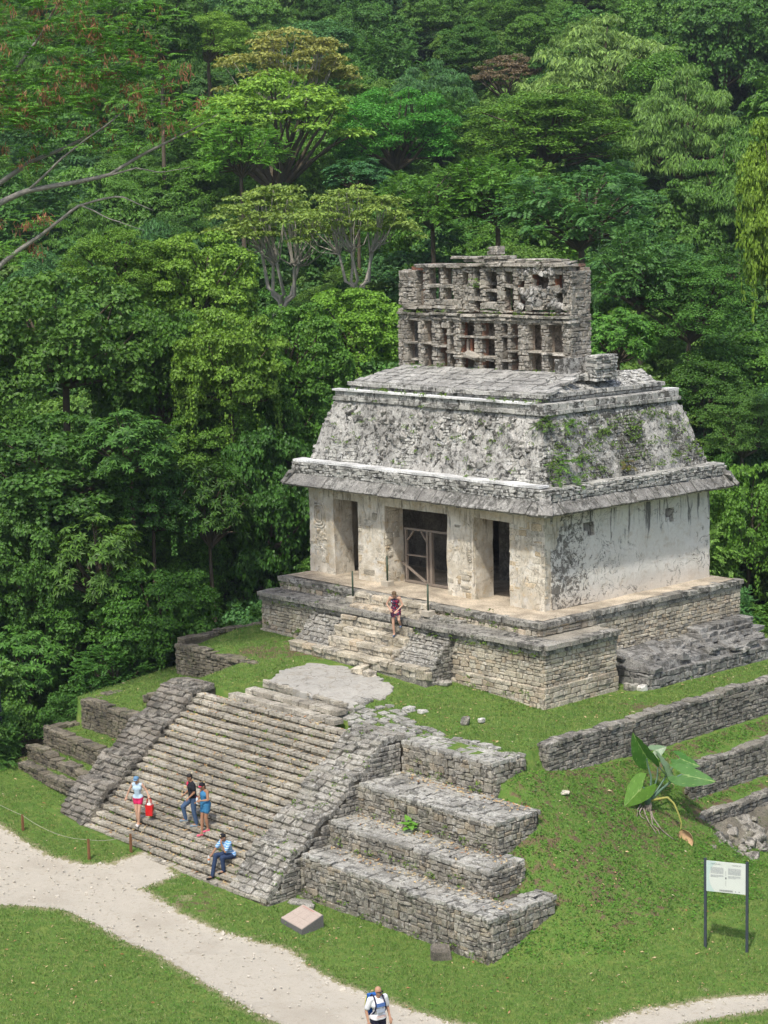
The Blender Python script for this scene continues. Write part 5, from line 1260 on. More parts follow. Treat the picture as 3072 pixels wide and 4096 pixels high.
# ------------------------------------------------------------------ overhanging tree at upper left (feathery leaves, dry brown pods)
RH = np.array([.6678, .7443, 0]); FH = np.array([-.7443, .6678, 0])
def build_flame_tree():
    O = np.array([-9.41, -11.73, 20.28]); k = .01421
    def W(u, v, b=0.0): return O+RH*(u*k)+np.array([0, 0, (459-v)*k])+FH*b
    base = W(-330, 459, 1.0); base[2] = gz(base[0], base[1])-.2
    t = thing('overhanging_tree', 'feathery-leaved tree with brown seed pods and long grey limbs reaching in from upper left', 'tree', tuple(base))
    B = base.copy(); mb = MB()
    def limb(pts, radii, name='limb'):
        P = np.array([W(*p) for p in pts]); q = np.linspace(0, 1, len(P)); qq = np.linspace(0, 1, len(P)*4); P = np.stack([np.interp(qq, q, P[:, i]) for i in range(3)], 1); P += .05*vnoise(P, 1.6, 9)
        r = np.interp(qq, q, radii)*.7; m_ = MB(); m_.tube(P-B, r, 7); return m_.build(name, M_LIMB, t, True)
    M_LIMB = plain_mat('grey_limb_bark', (.25, .235, .205), .9, .35, 9, .1)
    m_ = MB(); m_.tube(np.array([B, W(-330, 1200, 1), W(-300, 800, .6), W(-200, 620, .3), W(-100, 520, 0)])-B, [.42, .36, .3, .24, .18], 9); m_.build('trunk', M_LIMB, t, True)
    limb([(-100, 520), (-30, 455), (0, 437), (60, 415), (130, 404), (240, 386), (330, 332), (430, 290), (480, 262)], [.17, .15, .14, .12, .11, .085, .06, .035, .015])
    limb([(-200, 620), (-60, 610, .5), (0, 562, .5), (45, 530, .5), (90, 500, .5), (170, 447, .4), (260, 430, .3), (330, 460, .2)], [.16, .13, .11, .095, .08, .06, .035, .012])
    limb([(-100, 520), (-20, 400, .8), (60, 352, .9), (130, 325, 1), (230, 280, 1.2), (320, 190, 1.3)], [.14, .12, .1, .075, .05, .02])
    limb([(-100, 520), (-60, 300, 1.2), (0, 180, 1.4), (90, 80, 1.6), (160, -40, 1.6)], [.14, .11, .09, .06, .03])
    limb([(240, 386), (300, 372, -.2), (350, 380, -.3), (420, 372, -.4)], [.05, .035, .025, .01])
    limb([(60, 415), (130, 360, -.4), (210, 300, -.6), (290, 250, -.8)], [.06, .05, .035, .012])
    limb([(170, 447, .4), (230, 480, .2), (310, 505, .1)], [.035, .025, .008])
    r = np.random.default_rng(5); c = Crown(5); pod = Crown(6)
    blobs = [(60, 40, 130, 70), (200, 110, 130, 70), (90, 180, 140, 70), (290, 60, 110, 60), (230, 210, 130, 50), (330, 165, 90, 50), (110, 270, 120, 40), (420, 255, 80, 40), (40, 330, 70, 40), (330, 280, 90, 35), (60, 480, 60, 30), (30, 540, 40, 30), (-40, 150, 90, 120), (150, -30, 160, 60), (250, 320, 80, 22), (30, 240, 80, 40)]
    for (u, v, ru, rv) in blobs:
        for i in range(int(ru*rv/95)):
            a, q = r.uniform(0, 6.28), math.sqrt(r.uniform(0, 1)); uu, vv = u+math.cos(a)*q*ru, v+math.sin(a)*q*rv
            p = W(uu, vv, r.uniform(-1.5, 2.2))-B; th = r.uniform(0, 6.28)
            if r.random() < .24:
                n = 14; P = p+r.normal(0, .09, (n, 3)); pod.add(*leaves(P, rsph(n, r), unit(np.c_[r.normal(0, .5, (n, 2)), np.full(n, -1.)]), .22*np.ones(n), .02*np.ones(n), .1))
            else:
                for j in range(4):
                    th2 = th+j*1.57+r.uniform(-.4, .4); c.frond(p+r.normal(0, .05, 3), np.array([math.cos(th2), math.sin(th2), r.uniform(-.05, .35)]), r.uniform(.32, .5), 9, .13, .02, r.uniform(.1, .3))
    cm = make_mesh('fronds', np.vstack(c.V), [np.vstack(c.T)]); cm.materials.append(M_LEAF); o = link('crown', cm, t); o.color = (.085, .22, .042, 1)
    pm = make_mesh('pods', np.vstack(pod.V), [np.vstack(pod.T)]); pm.materials.append(M_POD); o = link('seed_pods', pm, t); o.color = (.22, .115, .08, 1); o['kind'] = 'stuff'
build_flame_tree()

# ------------------------------------------------------------------ grass, weeds, litter
RECTS = [(-11.3, .4, -9.98, -4.3), (.2, 8.3, -8.65, -7.3), (.2, 7.05, -7.4, -6.1), (.2, 6.2, -6.3, -4.3), (.2, 4.3, -4.5, -3.3), (-13.5, 1.25, .95, 13), (.1, 2.1, 4.5, 13), (-10.4, -3.0, -.2, 2), (3.75, 4.35, -2.2, 16), (5.05, 5.6, 2.9, 16), (5.95, 6.5, 2.4, 16), (.05, 1.3, 1, 5)]
LANDP = np.array([(-7.5,-3.5),(-8.3,-2.2),(-8.7,-.6),(-7.85,0),(-6.95,.1),(-5.0,-.4),(-3.8,-.9),(-3.35,-1.7),(-3.7,-2.7),(-3.1,-3.8),(-7.6,-3.6)])
def lawn_points(n, seed, box=(-18.5, 21, -26, 15.5)):
    r = np.random.default_rng(seed); x = r.uniform(box[0], box[1], n); y = r.uniform(box[2], box[3], n)
    C_ = np.c_[x, y, np.zeros(n)]-CAM; d = C_ @ cam_fwd; ok = (np.abs(C_ @ cam_right/d) < .25) & (np.abs(C_ @ cam_up/d) < .4) & (x > -16.6)
    for (a, b_, c_, e) in RECTS: ok &= ~((x > a) & (x < b_) & (y > c_) & (y < e))
    ok &= poly_sd(PATH, x, y) < -.03+.09*soft_noise(x, y, 3, 4)
    ok &= poly_sd(LANDP, x, y) < 0
    x, y = x[ok], y[ok]
    return x, y, ground_z(x, y)+.035*soft_noise(x, y, .8, 1)+.012*soft_noise(x, y, 4.0, 2)
def grass_mat():
    b = NB('grass_blade'); ri = b.n('ShaderNodeNewGeometry').outputs['Random Per Island']; P = b.pos(); n = b.noise(P, .6, 5, .65); n2 = b.noise(P, 4, 4)
    col = b.mix(n, (.086, .172, .034), (.145, .228, .055)); col = b.mix(b.ramp(n2, .45, .7), col, (.19, .25, .075)); col = b.mix(1.0, col, b.mix(ri, (.6, .62, .6), (1.35, 1.3, 1.2)), 'MULTIPLY')
    col = b.mix(b.ramp(b.math('FRACT', b.math('MULTIPLY', ri, 9.1)), .95, .98), col, (.26, .25, .12))
    b.bsdf(col, .6, spec=.2); return b.m
M_GRASS = grass_mat()
def build_grass():
    x, y, z = lawn_points(1100000, 3); keep = RNG.random(len(x)) > np.clip(soil_at(x, y)-.25, 0, .8); x, y, z = x[keep][:420000], y[keep][:420000], z[keep][:420000]
    n = len(x); a = RNG.uniform(0, 6.28, n); h = RNG.uniform(.035, .085, n)*(1+.35*soft_noise(x, y, 1.5, 6)); w_ = RNG.uniform(.008, .016, n); lean = RNG.normal(0, .45, (n, 2))*h[:, None]
    B = np.c_[x, y, z-.01]; S_ = np.c_[np.cos(a), np.sin(a), np.zeros(n)]*w_[:, None]
    V = np.stack([B-S_, B+S_, B+np.c_[lean, h]], 1).reshape(-1, 3); i = np.arange(n)[:, None]*3+np.arange(3)[None]
    me = make_mesh('lawn_grass', V, [i], [M_GRASS]); link('lawn_grass', me, kind='stuff', label='short green grass of the lawns around the pyramid', category='grass')
    # broad-leaved weeds on the mound and a sprinkling elsewhere
    x, y, z = lawn_points(420000, 4); m_ = (x > 4.3) & (y > -8.3) & (x < 10.4) & (mound(x, y) > .12) & (mound(x, y) < 3.5)
    den = np.where(m_, np.clip(.6+.75*soft_noise(x, y, 1.7, 12), .04, 1), .03); k = RNG.random(len(x)) < den; x, y, z = x[k], y[k], z[k]; n = len(x)
    P = np.c_[x, y, z+RNG.uniform(0, .1, n)]; Nn = unit(RNG.normal(0, .5, (n, 3))+np.array([.2, -.2, 1])); D_ = unit(RNG.normal(0, 1, (n, 3))*np.array([1, 1, .35]))
    V, T_ = leaves(P, Nn, D_, RNG.uniform(.04, .12, n), RNG.uniform(.012, .03, n)); me = make_mesh('mound_weeds', V, [T_], [M_LEAF]); o = link('mound_weeds', me, kind='stuff', label='low broad-leaved weeds creeping over the earth mound', category='weeds'); o.color = (.062, .165, .026, 1)
    # fallen leaves
    x, y, z = lawn_points(4200, 5); n = len(x)
    sx = RNG.uniform(-9.3, -1.6, 1500); si = RNG.integers(0, NSTEP, 1500); x = np.r_[x, sx]; y = np.r_[y, Y0+si*RUN+RNG.uniform(.02, .2, 1500)]; z = np.r_[z, (si+1)*RISE+.01]
    for (a, b_, c_, e, zz) in ((.4, 8.1, -8.5, -7.45, 1.34), (.4, 6.9, -7.3, -6.3, 2.07), (.4, 6.0, -6.1, -4.5, 2.99)):
        q = 190; x = np.r_[x, RNG.uniform(a, b_, q)]; y = np.r_[y, e-np.abs(RNG.normal(0, .3, q))]; z = np.r_[z, np.full(q, zz)]
    n = len(x); P = np.c_[x, y, z+.02]; Nn = unit(RNG.normal(0, .35, (n, 3))+np.array([0, 0, 1.])); D_ = unit(RNG.normal(0, 1, (n, 3))*np.array([1, 1, .2]))
    V, T_ = leaves(P, Nn, D_, RNG.uniform(.05, .15, n), RNG.uniform(.015, .035, n)); b = NB('dry_leaf'); ri = b.n('ShaderNodeNewGeometry').outputs['Random Per Island']
    col = b.mix(b.ramp(ri, 0, .5), (.3, .14, .06), (.5, .38, .2)); col = b.mix(b.ramp(ri, .8, .97), col, (.5, .44, .3)); b.bsdf(col, .8)
    link('fallen_leaves', make_mesh('fallen_leaves', V, [T_], [b.m]), kind='stuff', label='dry tan leaves scattered over grass, steps and ledges', category='leaf litter')
    # tufts growing from joints of steps, walls and roof
    c = Crown(91); r = c.r
    def tuft(p, s=.12, n=14): c.clump(np.array(p), s, n, .09, .022, .2, .8, .6)
    for i in range(170): k_ = r.integers(0, NSTEP); tuft((r.uniform(-9.3, -1.5), Y0+k_*RUN+.02, k_*RISE+.03), r.uniform(.05, .12), 9)
    for (a, b_, yy, zz) in ((.3, 8.1, -8.6, .02), (.3, 6.9, -7.43, 1.36), (.3, 6.0, -6.25, 2.08), (.3, 4.2, -4.45, 3.0), (-13.3, 1.1, .98, 5.75), (-13.3, .1, 1.85, 6.25), (-13, -11, 1.0, 4.72), (-3, 1, 1.0, 4.3)):
        for i in range(int((b_-a)*3.2)): tuft((r.uniform(a, b_), yy, zz+abs(r.normal(0, .16))), r.uniform(.06, .15), 12)
    for i in range(150):
        s_, t_ = r.uniform(.3, 8.2), r.uniform(.1, 2.2); tuft((-.97-.33*t_+.08, 3.45+s_, 10.85+t_*.95), r.uniform(.1, .26), 24)
    for i in range(46): tuft((r.uniform(-12.5, -1.5), 3.36+r.uniform(.1, .7), 0) if False else (r.uniform(-12.5, -1.5), 3.3+.33*(q_ := r.uniform(0, 2.3)), 10.86+q_*.95), r.uniform(.07, .17), 14)
    for i in range(60): tuft((r.uniform(-12, -2), r.uniform(3.95, 4.7), 13.55 if r.random() < .6 else 13.15), r.uniform(.06, .15), 12)
    for i in range(40): tuft((r.uniform(-11.6, -3.1), 6.84, 14.25+(r.random() < .5)*2.05), r.uniform(.06, .16), 14)
    for i in range(46): a_ = r.uniform(-9.8, -4.6); tuft((r.uniform(-1.6, .3), a_, bprof(a_)+.02), .08, 9)
    me = make_mesh('joint_weeds', np.vstack(c.V), [np.vstack(c.T)], [M_LEAF]); o = link('joint_weeds', me, kind='stuff', label='small green weeds sprouting from joints in the old stonework', category='weeds'); o.color = (.085, .16, .03, 1)
build_grass()
def build_pebbles():
    r = np.random.default_rng(8); x = r.uniform(-13, 17, 60000); y = r.uniform(-20, -3, 60000); sd = poly_sd(PATH, x, y); k = (sd > -.12) & (r.random(60000) < np.where(sd < .25, .5, .1)); x, y = x[k], y[k]
    mb = MB()
    for i in range(min(len(x), 1500)):
        V, Q, T_ = POOL[i % 20]; s_ = r.uniform(.015, .05)*(1+1.2*(r.random() < .04)); M_ = frame((x[i], y[i], gz0[i] if False else -.02+plz(x[i], y[i])), X_, Z_, Y_, s_*1.3, s_, s_*.6, small_rot(.4)); mb.add((M_[:3, :3] @ V.T).T+M_[:3, 3], Q, T_)
    mb.build('path_gravel', plain_mat('path_pebble', (.5, .46, .39), .9, .25, 40, .1), kind='stuff', label='loose pale pebbles lying on the gravel path and its edges', category='gravel')
def plz(x, y): return float(plaza(np.array(x), np.array(y)))
build_pebbles()

# fern clumps on the roof
def fern(label, p, s, seed, n=16, col=(.075, .17, .03)):
    c = Crown(seed); out = np.array([.75, -.25, .25])
    for i in range(n):
        d = unit(c.r.normal(0, 1, 3)*np.array([1, 1, .6])+out+np.array([0, 0, .35])); c.frond(c.r.normal(0, .12*s, 3), d, c.r.uniform(.25, .5)*s, 9, .1*s, .017*s, c.r.uniform(.25, .6))
    me = make_mesh('fern', np.vstack(c.V), [np.vstack(c.T)], [M_LEAF]); o = link('fern_clump', me, loc=p, label=label, category='fern', group='ferns on the temple roof'); o.color = (*col, 1)
fern('largest bright fern clump low on the right-hand roof slope near the corner', (-1.13, 4.38, 11.45), 1.25, 1, 26)
fern('dark hanging fern clump under the cornice at the roof corner', (-1.62, 4.15, 12.85), 1.15, 2, 24, (.06, .12, .03))
fern('hanging fern clump under the cornice, second from the roof corner', (-1.62, 5.35, 12.75), 1.0, 3, 20)
fern('fern clump growing from the ledge at the foot of the right roof slope', (-.75, 4.75, 10.95), 1.0, 4, 18)
fern('small fern below the largest one, by the end of the white ledge', (-.95, 3.95, 10.95), .8, 5, 14)
fern('fern clump in the middle of the right-hand roof slope, right of the largest', (-1.2, 5.3, 11.5), .9, 6, 14)
fern('brownish fern clump low on the right-hand roof slope, farthest from the corner', (-1.08, 7.6, 11.1), 1.0, 7, 16, (.11, .1, .035))
fern('fern at the foot of the roof comb near its left end', (-10.7, 6.75, 14.25), .9, 8, 14)
fern('fern at the foot of the roof comb, second from its left end', (-9.5, 6.7, 14.25), .8, 9, 12)
fern('fern sprouting high on the roof comb left of its middle', (-7.5, 6.8, 17.45), .75, 10, 12)

# ------------------------------------------------------------------ information signs
TMP = bpy.data.scenes.new('workbench')      # small scratch scene so that evaluating a modifier does not touch the whole scene
def text_mesh(s, size, name):
    cu = bpy.data.curves.new(name, 'FONT'); cu.body = s; cu.size = size; cu.align_x = 'CENTER'; ob = bpy.data.objects.new(name, cu); TMP.collection.objects.link(ob)
    TMP.view_layers[0].update(); dg = TMP.view_layers[0].depsgraph; me = bpy.data.meshes.new_from_object(ob.evaluated_get(dg)); bpy.data.objects.remove(ob); return me
M_POST = plain_mat('dark_grey_paint', (.045, .055, .07), .5, .15, 8, .4); M_INK = plain_mat('grey_ink', (.16, .17, .18), .7, .05, 8); M_INK2 = plain_mat('pale_text_ink', (.36, .37, .38), .7, .05, 8)
M_BOARD = plain_mat('cream_sign_face', (.6, .63, .58), .85, .05, 3, .1); M_TEAL = plain_mat('pale_teal_print', (.47, .58, .54), .85, .05, 3, .1)
def build_sign(label, a, b_, z0, h=2.56, text=True):
    a, b_ = np.array(a, float), np.array(b_, float); w_ = np.linalg.norm(b_-a); u = (b_-a)/w_; t = thing('information_sign', label, 'sign', (a[0], a[1], z0)); t.rotation_euler = (0, 0, math.atan2(u[1], u[0]))
    for x in (0, w_): q = MB(); q.box(x-.035, x+.035, -.035, .035, -.1, h); q.build('post', M_POST, t)
    q = MB(); q.box(.036, w_-.036, -.045, -.02, 1.66, h-.05); bd = q.build('board', M_BOARD, t)
    bw, bh, zc = w_-.08, h-.05-1.66, 1.66; y = -.048
    # pale teal field left of a large pale disc
    q = MB(); V, Q = [], []
    zs = np.linspace(0, bh, 24); cx, cz, R = .62*bw*1.02, bh*.47, .56*bw
    for i, z in enumerate(zs):
        dz = z-cz; e = cx-math.sqrt(max(0, R*R-dz*dz*1.0)) if abs(dz) < R else cx; V += [(.04, y, zc+z), (.04+max(0, min(e, bw)), y, zc+z)]
    Q = [(2*i, 2*i+1, 2*i+3, 2*i+2) for i in range(23)]; q.add(V, Q); q.build('teal_field', M_TEAL, bd)
    if text:
        def put(me, x, z, name, mat=M_INK, rot=0):
            me.materials.clear(); me.materials.append(mat); o = link(name, me, bd); o.rotation_euler = (math.pi/2, rot, 0); o.location = (x, y-.004, zc+z)
        put(text_mesh('TEMPLO XIV', .048, 'heading'), .04+.23*bw, bh*.9, 'heading'); put(text_mesh('TEMPLE XIV', .048, 'heading'), .04+.78*bw, bh*.9, 'heading')
        for (x0, x1, zz, n) in ((.11, .44, .8, 11), (.56, .89, .8, 11)):
            q = MB()
            for i in range(n):
                if i == 7: continue
                z = bh*(zz-.027*i*1.15); x = x0
                while x < x1-.01:
                    l = min(random.uniform(.02, .07), x1-x); q.add([(.04+x*bw, y-.003, zc+z), (.04+(x+l)*bw, y-.003, zc+z), (.04+(x+l)*bw, y-.003, zc+z+.012), (.04+x*bw, y-.003, zc+z+.012)], [(0, 1, 2, 3)]); x += l+.008
                    if i == 10 and x > x0+.17: break
            q.build('text_block', M_INK2, bd, kind='stuff')
        q = MB()
        for (z0_, z1_) in ((.56, .72), (.22, .4)): q.box(.04+.497*bw, .04+.503*bw, y-.004, y-.002, zc+bh*z0_, zc+bh*z1_)
        q.build('printed_rule', M_INK, bd)
        q = MB(); q.box(.04+.483*bw, .04+.517*bw, y-.004, y-.002, zc+bh*.45, zc+bh*.51); q.build('site_emblem', M_INK, bd)
        q = MB()
        for i in range(8):
            x = .34+i*.043
            for (dx, dz, ww, hh) in ((0, 0, .012, .05), (.018, .0, .014, .022), (.016, .032, .018, .018)): q.box(.04+(x+dx)*bw, .04+(x+dx+ww)*bw, y-.004, y-.002, zc+bh*(.04+dz), zc+bh*(.04+dz+hh))
        for x in (.74, .83): q.box(.04+x*bw, .04+(x+.025)*bw, y-.004, y-.002, zc+bh*.05, zc+bh*.075)
        q.build('glyph_row', M_INK, bd, kind='stuff')
    return t
build_sign('two-post information board with pale face standing on the grass at lower right', (11.48, -3.56), (12.5, -3.06), -.02)
build_sign('dark sign post cut off by the left edge of the picture beside the trees', (-17.55, -9.0), (-16.52, -8.42), gz(-16.5, -8.4), 2.5, False)

# ------------------------------------------------------------------ stone plaque, rocks, stakes, posts
def build_plaque():
    t = thing('stone_plaque', 'low slanted plaque block with pinkish panels on the grass by the steps', 'plaque', (0, 0, 0))
    P = [(1.62, -10.42, -.05), (2.8, -10.62, -.05), (2.78, -9.8, -.05), (1.68, -9.62, -.05), (1.62, -10.42, .14), (2.8, -10.62, .14), (2.78, -9.8, .36), (1.68, -9.62, .36)]
    q = MB(); q.hexa(P); q.build('block', plain_mat('dark_cast_concrete', (.15, .145, .14), .9, .25, 20, .1), t)
    A, B_, C_, D = [np.array(p) for p in P[4:]]; nrm = np.cross(B_-A, D-A); nrm /= np.linalg.norm(nrm)
    mt = plain_mat('pinkish_plaque_panel', (.42, .345, .29), .85, .12, 9, .15)
    for i in range(3):
        for j in range(2):
            s0, s1, t0, t1 = .012+i*.3255, .3335+i*.3255, .015+j*.416, .427+j*.416
            f = lambda s, tt, h: tuple((A*(1-s)+B_*s)*(1-tt)+(D*(1-s)+C_*s)*tt+nrm*h)
            q = MB(); q.hexa([f(s0, t0, .002), f(s1, t0, .002), f(s1, t1, .002), f(s0, t1, .002), f(s0, t0, .02), f(s1, t0, .02), f(s1, t1, .02), f(s0, t1, .02)]); q.build('panel', mt, t)
    f = lambda s, tt, h: tuple((A*(1-s)+B_*s)*(1-tt)+(D*(1-s)+C_*s)*tt+nrm*h)
    q = MB(); q.hexa([f(.015, .85, .002), f(.98, .85, .002), f(.98, .98, .002), f(.015, .98, .002), f(.015, .85, .02), f(.98, .85, .02), f(.98, .98, .02), f(.015, .98, .02)]); hp = q.build('heading_panel', mt, t)
    q = MB(); x = .08
    while x < .66: l = random.uniform(.02, .05); q.hexa([f(x, .89, .021), f(x+l, .89, .021), f(x+l, .94, .021), f(x, .94, .021), f(x, .89, .024), f(x+l, .89, .024), f(x+l, .94, .024), f(x, .94, .024)]); x += l+.015
    q.build('worn_red_lettering', plain_mat('worn_red_paint', (.42, .22, .18), .8), hp, kind='stuff')
build_plaque()
M_PALEROCK = stone_mat('pale_rock', (.55, .53, .48), (.66, .64, .59), damt=.4, dthr=.55)
def rock(label, p, s, seed, mat, name='rock', group=None, sub=3):
    V, Q, T_ = chamfer_box(seed, .2, .1); import bmesh
    bm = bmesh.new(); vs_ = [bm.verts.new(v) for v in V]
    for f in list(Q)+list(T_):
        try: bm.faces.new([vs_[i] for i in f])
        except ValueError: pass
    bmesh.ops.triangulate(bm, faces=bm.faces[:]); bmesh.ops.subdivide_edges(bm, edges=bm.edges[:], cuts=2, use_grid_fill=True)
    A = np.array([v.co[:] for v in bm.verts]); A = (A+.06*vnoise(A, 3, seed))*np.array(s)
    for v, a in zip(bm.verts, A): v.co = a
    me = bpy.data.meshes.new('rock'); bm.to_mesh(me); bm.free(); me.materials.append(mat); o = link(name, me, loc=(p[0], p[1], p[2]+s[2]*.32), label=label, category='rock'); o.rotation_euler = (random.uniform(-.1, .1), random.uniform(-.1, .1), random.uniform(0, 3)); 
    if group: o['group'] = group
    return o
rock('dark square boulder on the grass before the lowest terrace wall', (6.87, -9.1, 0), (.5, .46, .42), 41, M_BALUL, 'boulder')
rock('cluster-topping white rock in the grass beside the landing', (-1.8, -2.15, 4.08), (.44, .34, .2), 42, M_PALEROCK)
rock('smaller white rock right of the white one beside the landing', (-1.35, -1.95, 4.08), (.3, .26, .14), 46, M_PALEROCK)
rock('grey upright stone alone on the upper lawn', (.54, -1.9, 4.05), (.3, .24, .28), 43, M_BALU)
rock('small white stone alone on the upper lawn, right of the grey one', (.8, -1.44, 4.05), (.2, .17, .15), 44, M_PALEROCK)
rock('cut stone block lying at the right foot of the temple steps', (-3.0, .55, 4.3), (.62, .36, .2), 45, M_PLCAP)
rock('cut stone block lying before the temple steps at the landing, left of two', (-6.1, -.42, 4.45), (.72, .42, .22), 47, M_PLINTH)
rock('cut stone block lying before the temple steps at the landing, right of two', (-5.45, -.55, 4.43), (.5, .4, .2), 48, M_PLINTH)
rock('grey stone at the corner between plinth and dark rock bench', (1.45, 4.95, 4.05), (.42, .38, .3), 49, M_PLCAP)
rock('white stone on the grass beside the dark rock bench', (1.75, 5.15, 4.05), (.32, .28, .22), 50, M_PALEROCK)
rock('thin pale tan slab lying on the weedy mound', (5.2, -2.45, 2.85), (.42, .3, .06), 51, M_FSTONE)
rock('grey stepping slab at the foot of the right balustrade', (.75, -8.95, -.02), (.7, .35, .12), 52, M_CAP)
rock('pale stone on the grass near the foot of the right balustrade', (1.25, -9.05, 0), (.32, .25, .16), 53, M_CAP)

def build_outcrop():
    t = thing('rubble_bank', 'rough bank of pale broken rock below the lowest retaining wall at right', 'rubble')
    q = MB(); rough_hexa(q, [(6.3, 2.3, -.3), (7.6, 1.9, -.3), (7.9, 9, -.3), (6.3, 9, -.3), (6.35, 2.6, .9), (6.95, 2.4, .6), (7.15, 9, .6), (6.35, 9, .95)], .12, .14, 2.4, 91); q.build('bank', stone_mat('rubble_bank_earth', (.2, .18, .14), (.3, .275, .23), damt=.6, moss=.4), t)
    S = Stones()
    for i in range(120):
        y_ = random.uniform(1.9, 8.5); k = random.random(); x_ = 6.6+k*1.2; z_ = .85*(1-k)+.05
        s_ = random.uniform(.08, .26); S.add(frame((x_, y_, z_-.08), X_, Z_, Y_, s_*1.3, s_, s_*.9, small_rot(.7)))
    S.emit(t, M_EAST, 'stone')
build_outcrop()

M_STAKE = plain_mat('red_brown_stake', (.2, .1, .05), .8, .25, 18, .1)
STK = [(-10.25, -11.53, .43), (-6.56, -11.45, .24), (-6.24, -10.09, .23)]
labs = ['wooden stake in the grass by the path, leftmost of three', 'wooden stake at the corner of the grass beside the path', 'wooden stake standing against the bottom of the broad steps']
for (x, y, z), lb, hh in zip(STK, labs, (.52, .68, .62)):
    q = MB(); q.hexa([(-.035, -.035, -.15), (.035, -.035, -.15), (.035, .035, -.15), (-.035, .035, -.15), (-.03, -.03, hh), (.03, -.03, hh+.02), (.03, .03, hh), (-.03, .03, hh-.02)])
    o = q.build('wooden_stake', M_STAKE); o.location = (x, y, z); o['label'] = lb; o['category'] = 'stake'; o['group'] = 'stakes of the rope barrier'
q = MB(); ends = [np.array([-14.5, -11.4, 1.35]), np.array([-10.25, -11.53, .93]), np.array([-6.56, -11.45, .9]), np.array([-6.24, -10.09, .83])]
pts = []
for a, b_, sag in zip(ends[:-1], ends[1:], (.12, .2, .1)):
    for s in np.linspace(0, 1, 10, endpoint=False): pts.append(a*(1-s)+b_*s-np.array([0, 0, sag*4*s*(1-s)]))
pts.append(ends[-1]); q.tube(pts, .007, 5); q.build('barrier_rope', plain_mat('pale_rope', (.36, .35, .27), .9), label='thin pale rope sagging between the wooden stakes by the path', category='rope')

M_GPOST = plain_mat('green_metal_post', (.028, .055, .03), .45, .2, 10, .4); M_CONC = plain_mat('concrete_foot', (.42, .38, .31), .9, .2, 14, .1)
for (p, lb) in (((-8.75, 1.62, 6.25), 'green metal post in a concrete foot at the left of the temple steps'), ((-4.75, 1.55, 6.27), 'green metal post in a concrete foot at the right of the temple steps'), ((-8.55, 3.12, 6.63), 'green metal post in a concrete foot against the temple pier')):
    t = thing('metal_post', lb, 'post', p, 'green posts by the temple doors')
    q = MB(); q.tube([(0, 0, .1), (0, 0, 1.08)], .034, 10); q.tube([(0, 0, 1.06), (0, 0, 1.09), (0, 0, 1.11)], [.034, .028, .008], 10); q.build('shaft', M_GPOST, t, True)
    q = MB(); q.add((STONE0[0]*np.array([.36, .34, .2])+np.array([0, 0, .09])), STONE0[1], STONE0[2]); q.build('foot', M_CONC, t)

# ------------------------------------------------------------------ plants
def plant_leaf_mat(name, col, vein):
    b = NB(name); a = b.attr('vein').outputs['Fac']; n = b.noise(b.pos(), 9, 4)
    c = b.mix(1.0, col, b.mix(n, (.75, .75, .75), (1.25, 1.25, 1.25)), 'MULTIPLY'); c = b.mix(b.ramp(a, .55, .9), c, vein)
    p = b.n('ShaderNodeBsdfPrincipled'); b.l(c, p.inputs['Base Color']); p.inputs['Roughness'].default_value = .42
    t = b.n('ShaderNodeBsdfTranslucent'); b.l(b.mix(1.0, c, (1.3, 1.3, .7), 'MULTIPLY'), t.inputs[0]); m_ = b.n('ShaderNodeMixShader'); m_.inputs[0].default_value = .3
    b.l(p.outputs[0], m_.inputs[1]); b.l(t.outputs[0], m_.inputs[2]); b.l(m_.outputs[0], b.out.inputs[0]); return b.m
M_EAR = plant_leaf_mat('taro_leaf', (.075, .2, .035), (.25, .38, .12)); M_EARB = plant_leaf_mat('taro_leaf_bright', (.14, .29, .04), (.3, .42, .12)); M_EARP = plant_leaf_mat('taro_leaf_pale_back', (.2, .3, .17), (.3, .38, .24))
M_STALK = plain_mat('blue_green_stalk', (.1, .17, .12), .5, .15, 8, .3); M_ROOT = plain_mat('grey_root', (.24, .205, .17), .9, .3, 14, .1)
def heart_leaf(name, base, tip, side, L_w, mat, parent, fold=.25, lobe=.42, curl=.15):
    """arrow-shaped blade: base where the stalk joins, tip end; side vector sets the blade plane"""
    base, tip, side = [np.array(v, float) for v in (base, tip, side)]; ax = tip-base; L = np.linalg.norm(ax); ax /= L; side = side-ax*np.dot(side, ax); side /= np.linalg.norm(side); nrm = np.cross(side, ax)
    rows = 15; cols = 9; V, vein = [], []
    for sg in (-1, 1):
        for i in range(rows):
            l = -lobe+(1+lobe)*i/(rows-1)                      # along midrib, negative = lobes
            wo = L_w*(max(0.0, 1-max(l, 0)**1.5)**.85 if l >= 0 else (math.sqrt(max(0, 1-(l/lobe)**2))*.55+.45)*(1+.1*l)); wo = wo if l > -lobe+.01 else L_w*.55
            wi = 0 if l >= 0 else L_w*.5*(abs(l)/lobe)**.7
            for j in range(cols):
                s = j/(cols-1); d = wi+(wo-wi)*s
                z = fold*d*(.9)-curl*L*max(l, 0)**2*.6+.018*L*math.sin(l*22+sg)*s*s+.01*math.sin(l*50)*s
                V.append(base+ax*(l*L)+side*(sg*d)+nrm*z)
                vein.append(max(1.0 if d < .018 else 0, (.5+.5*math.cos((l-.32*s)*2*math.pi*6.5))**14*.95))
    n = rows*cols; q = []
    for g in range(2):
        for i in range(rows-1):
            for j in range(cols-1):
                a = g*n+i*cols+j; f = (a, a+1, a+cols+1, a+cols); q.append(f if g else f[::-1])
    me = make_mesh(name, np.array(V), [np.array(q)], [mat], True, {'vein': np.array(vein)}); return link(name, me, parent)
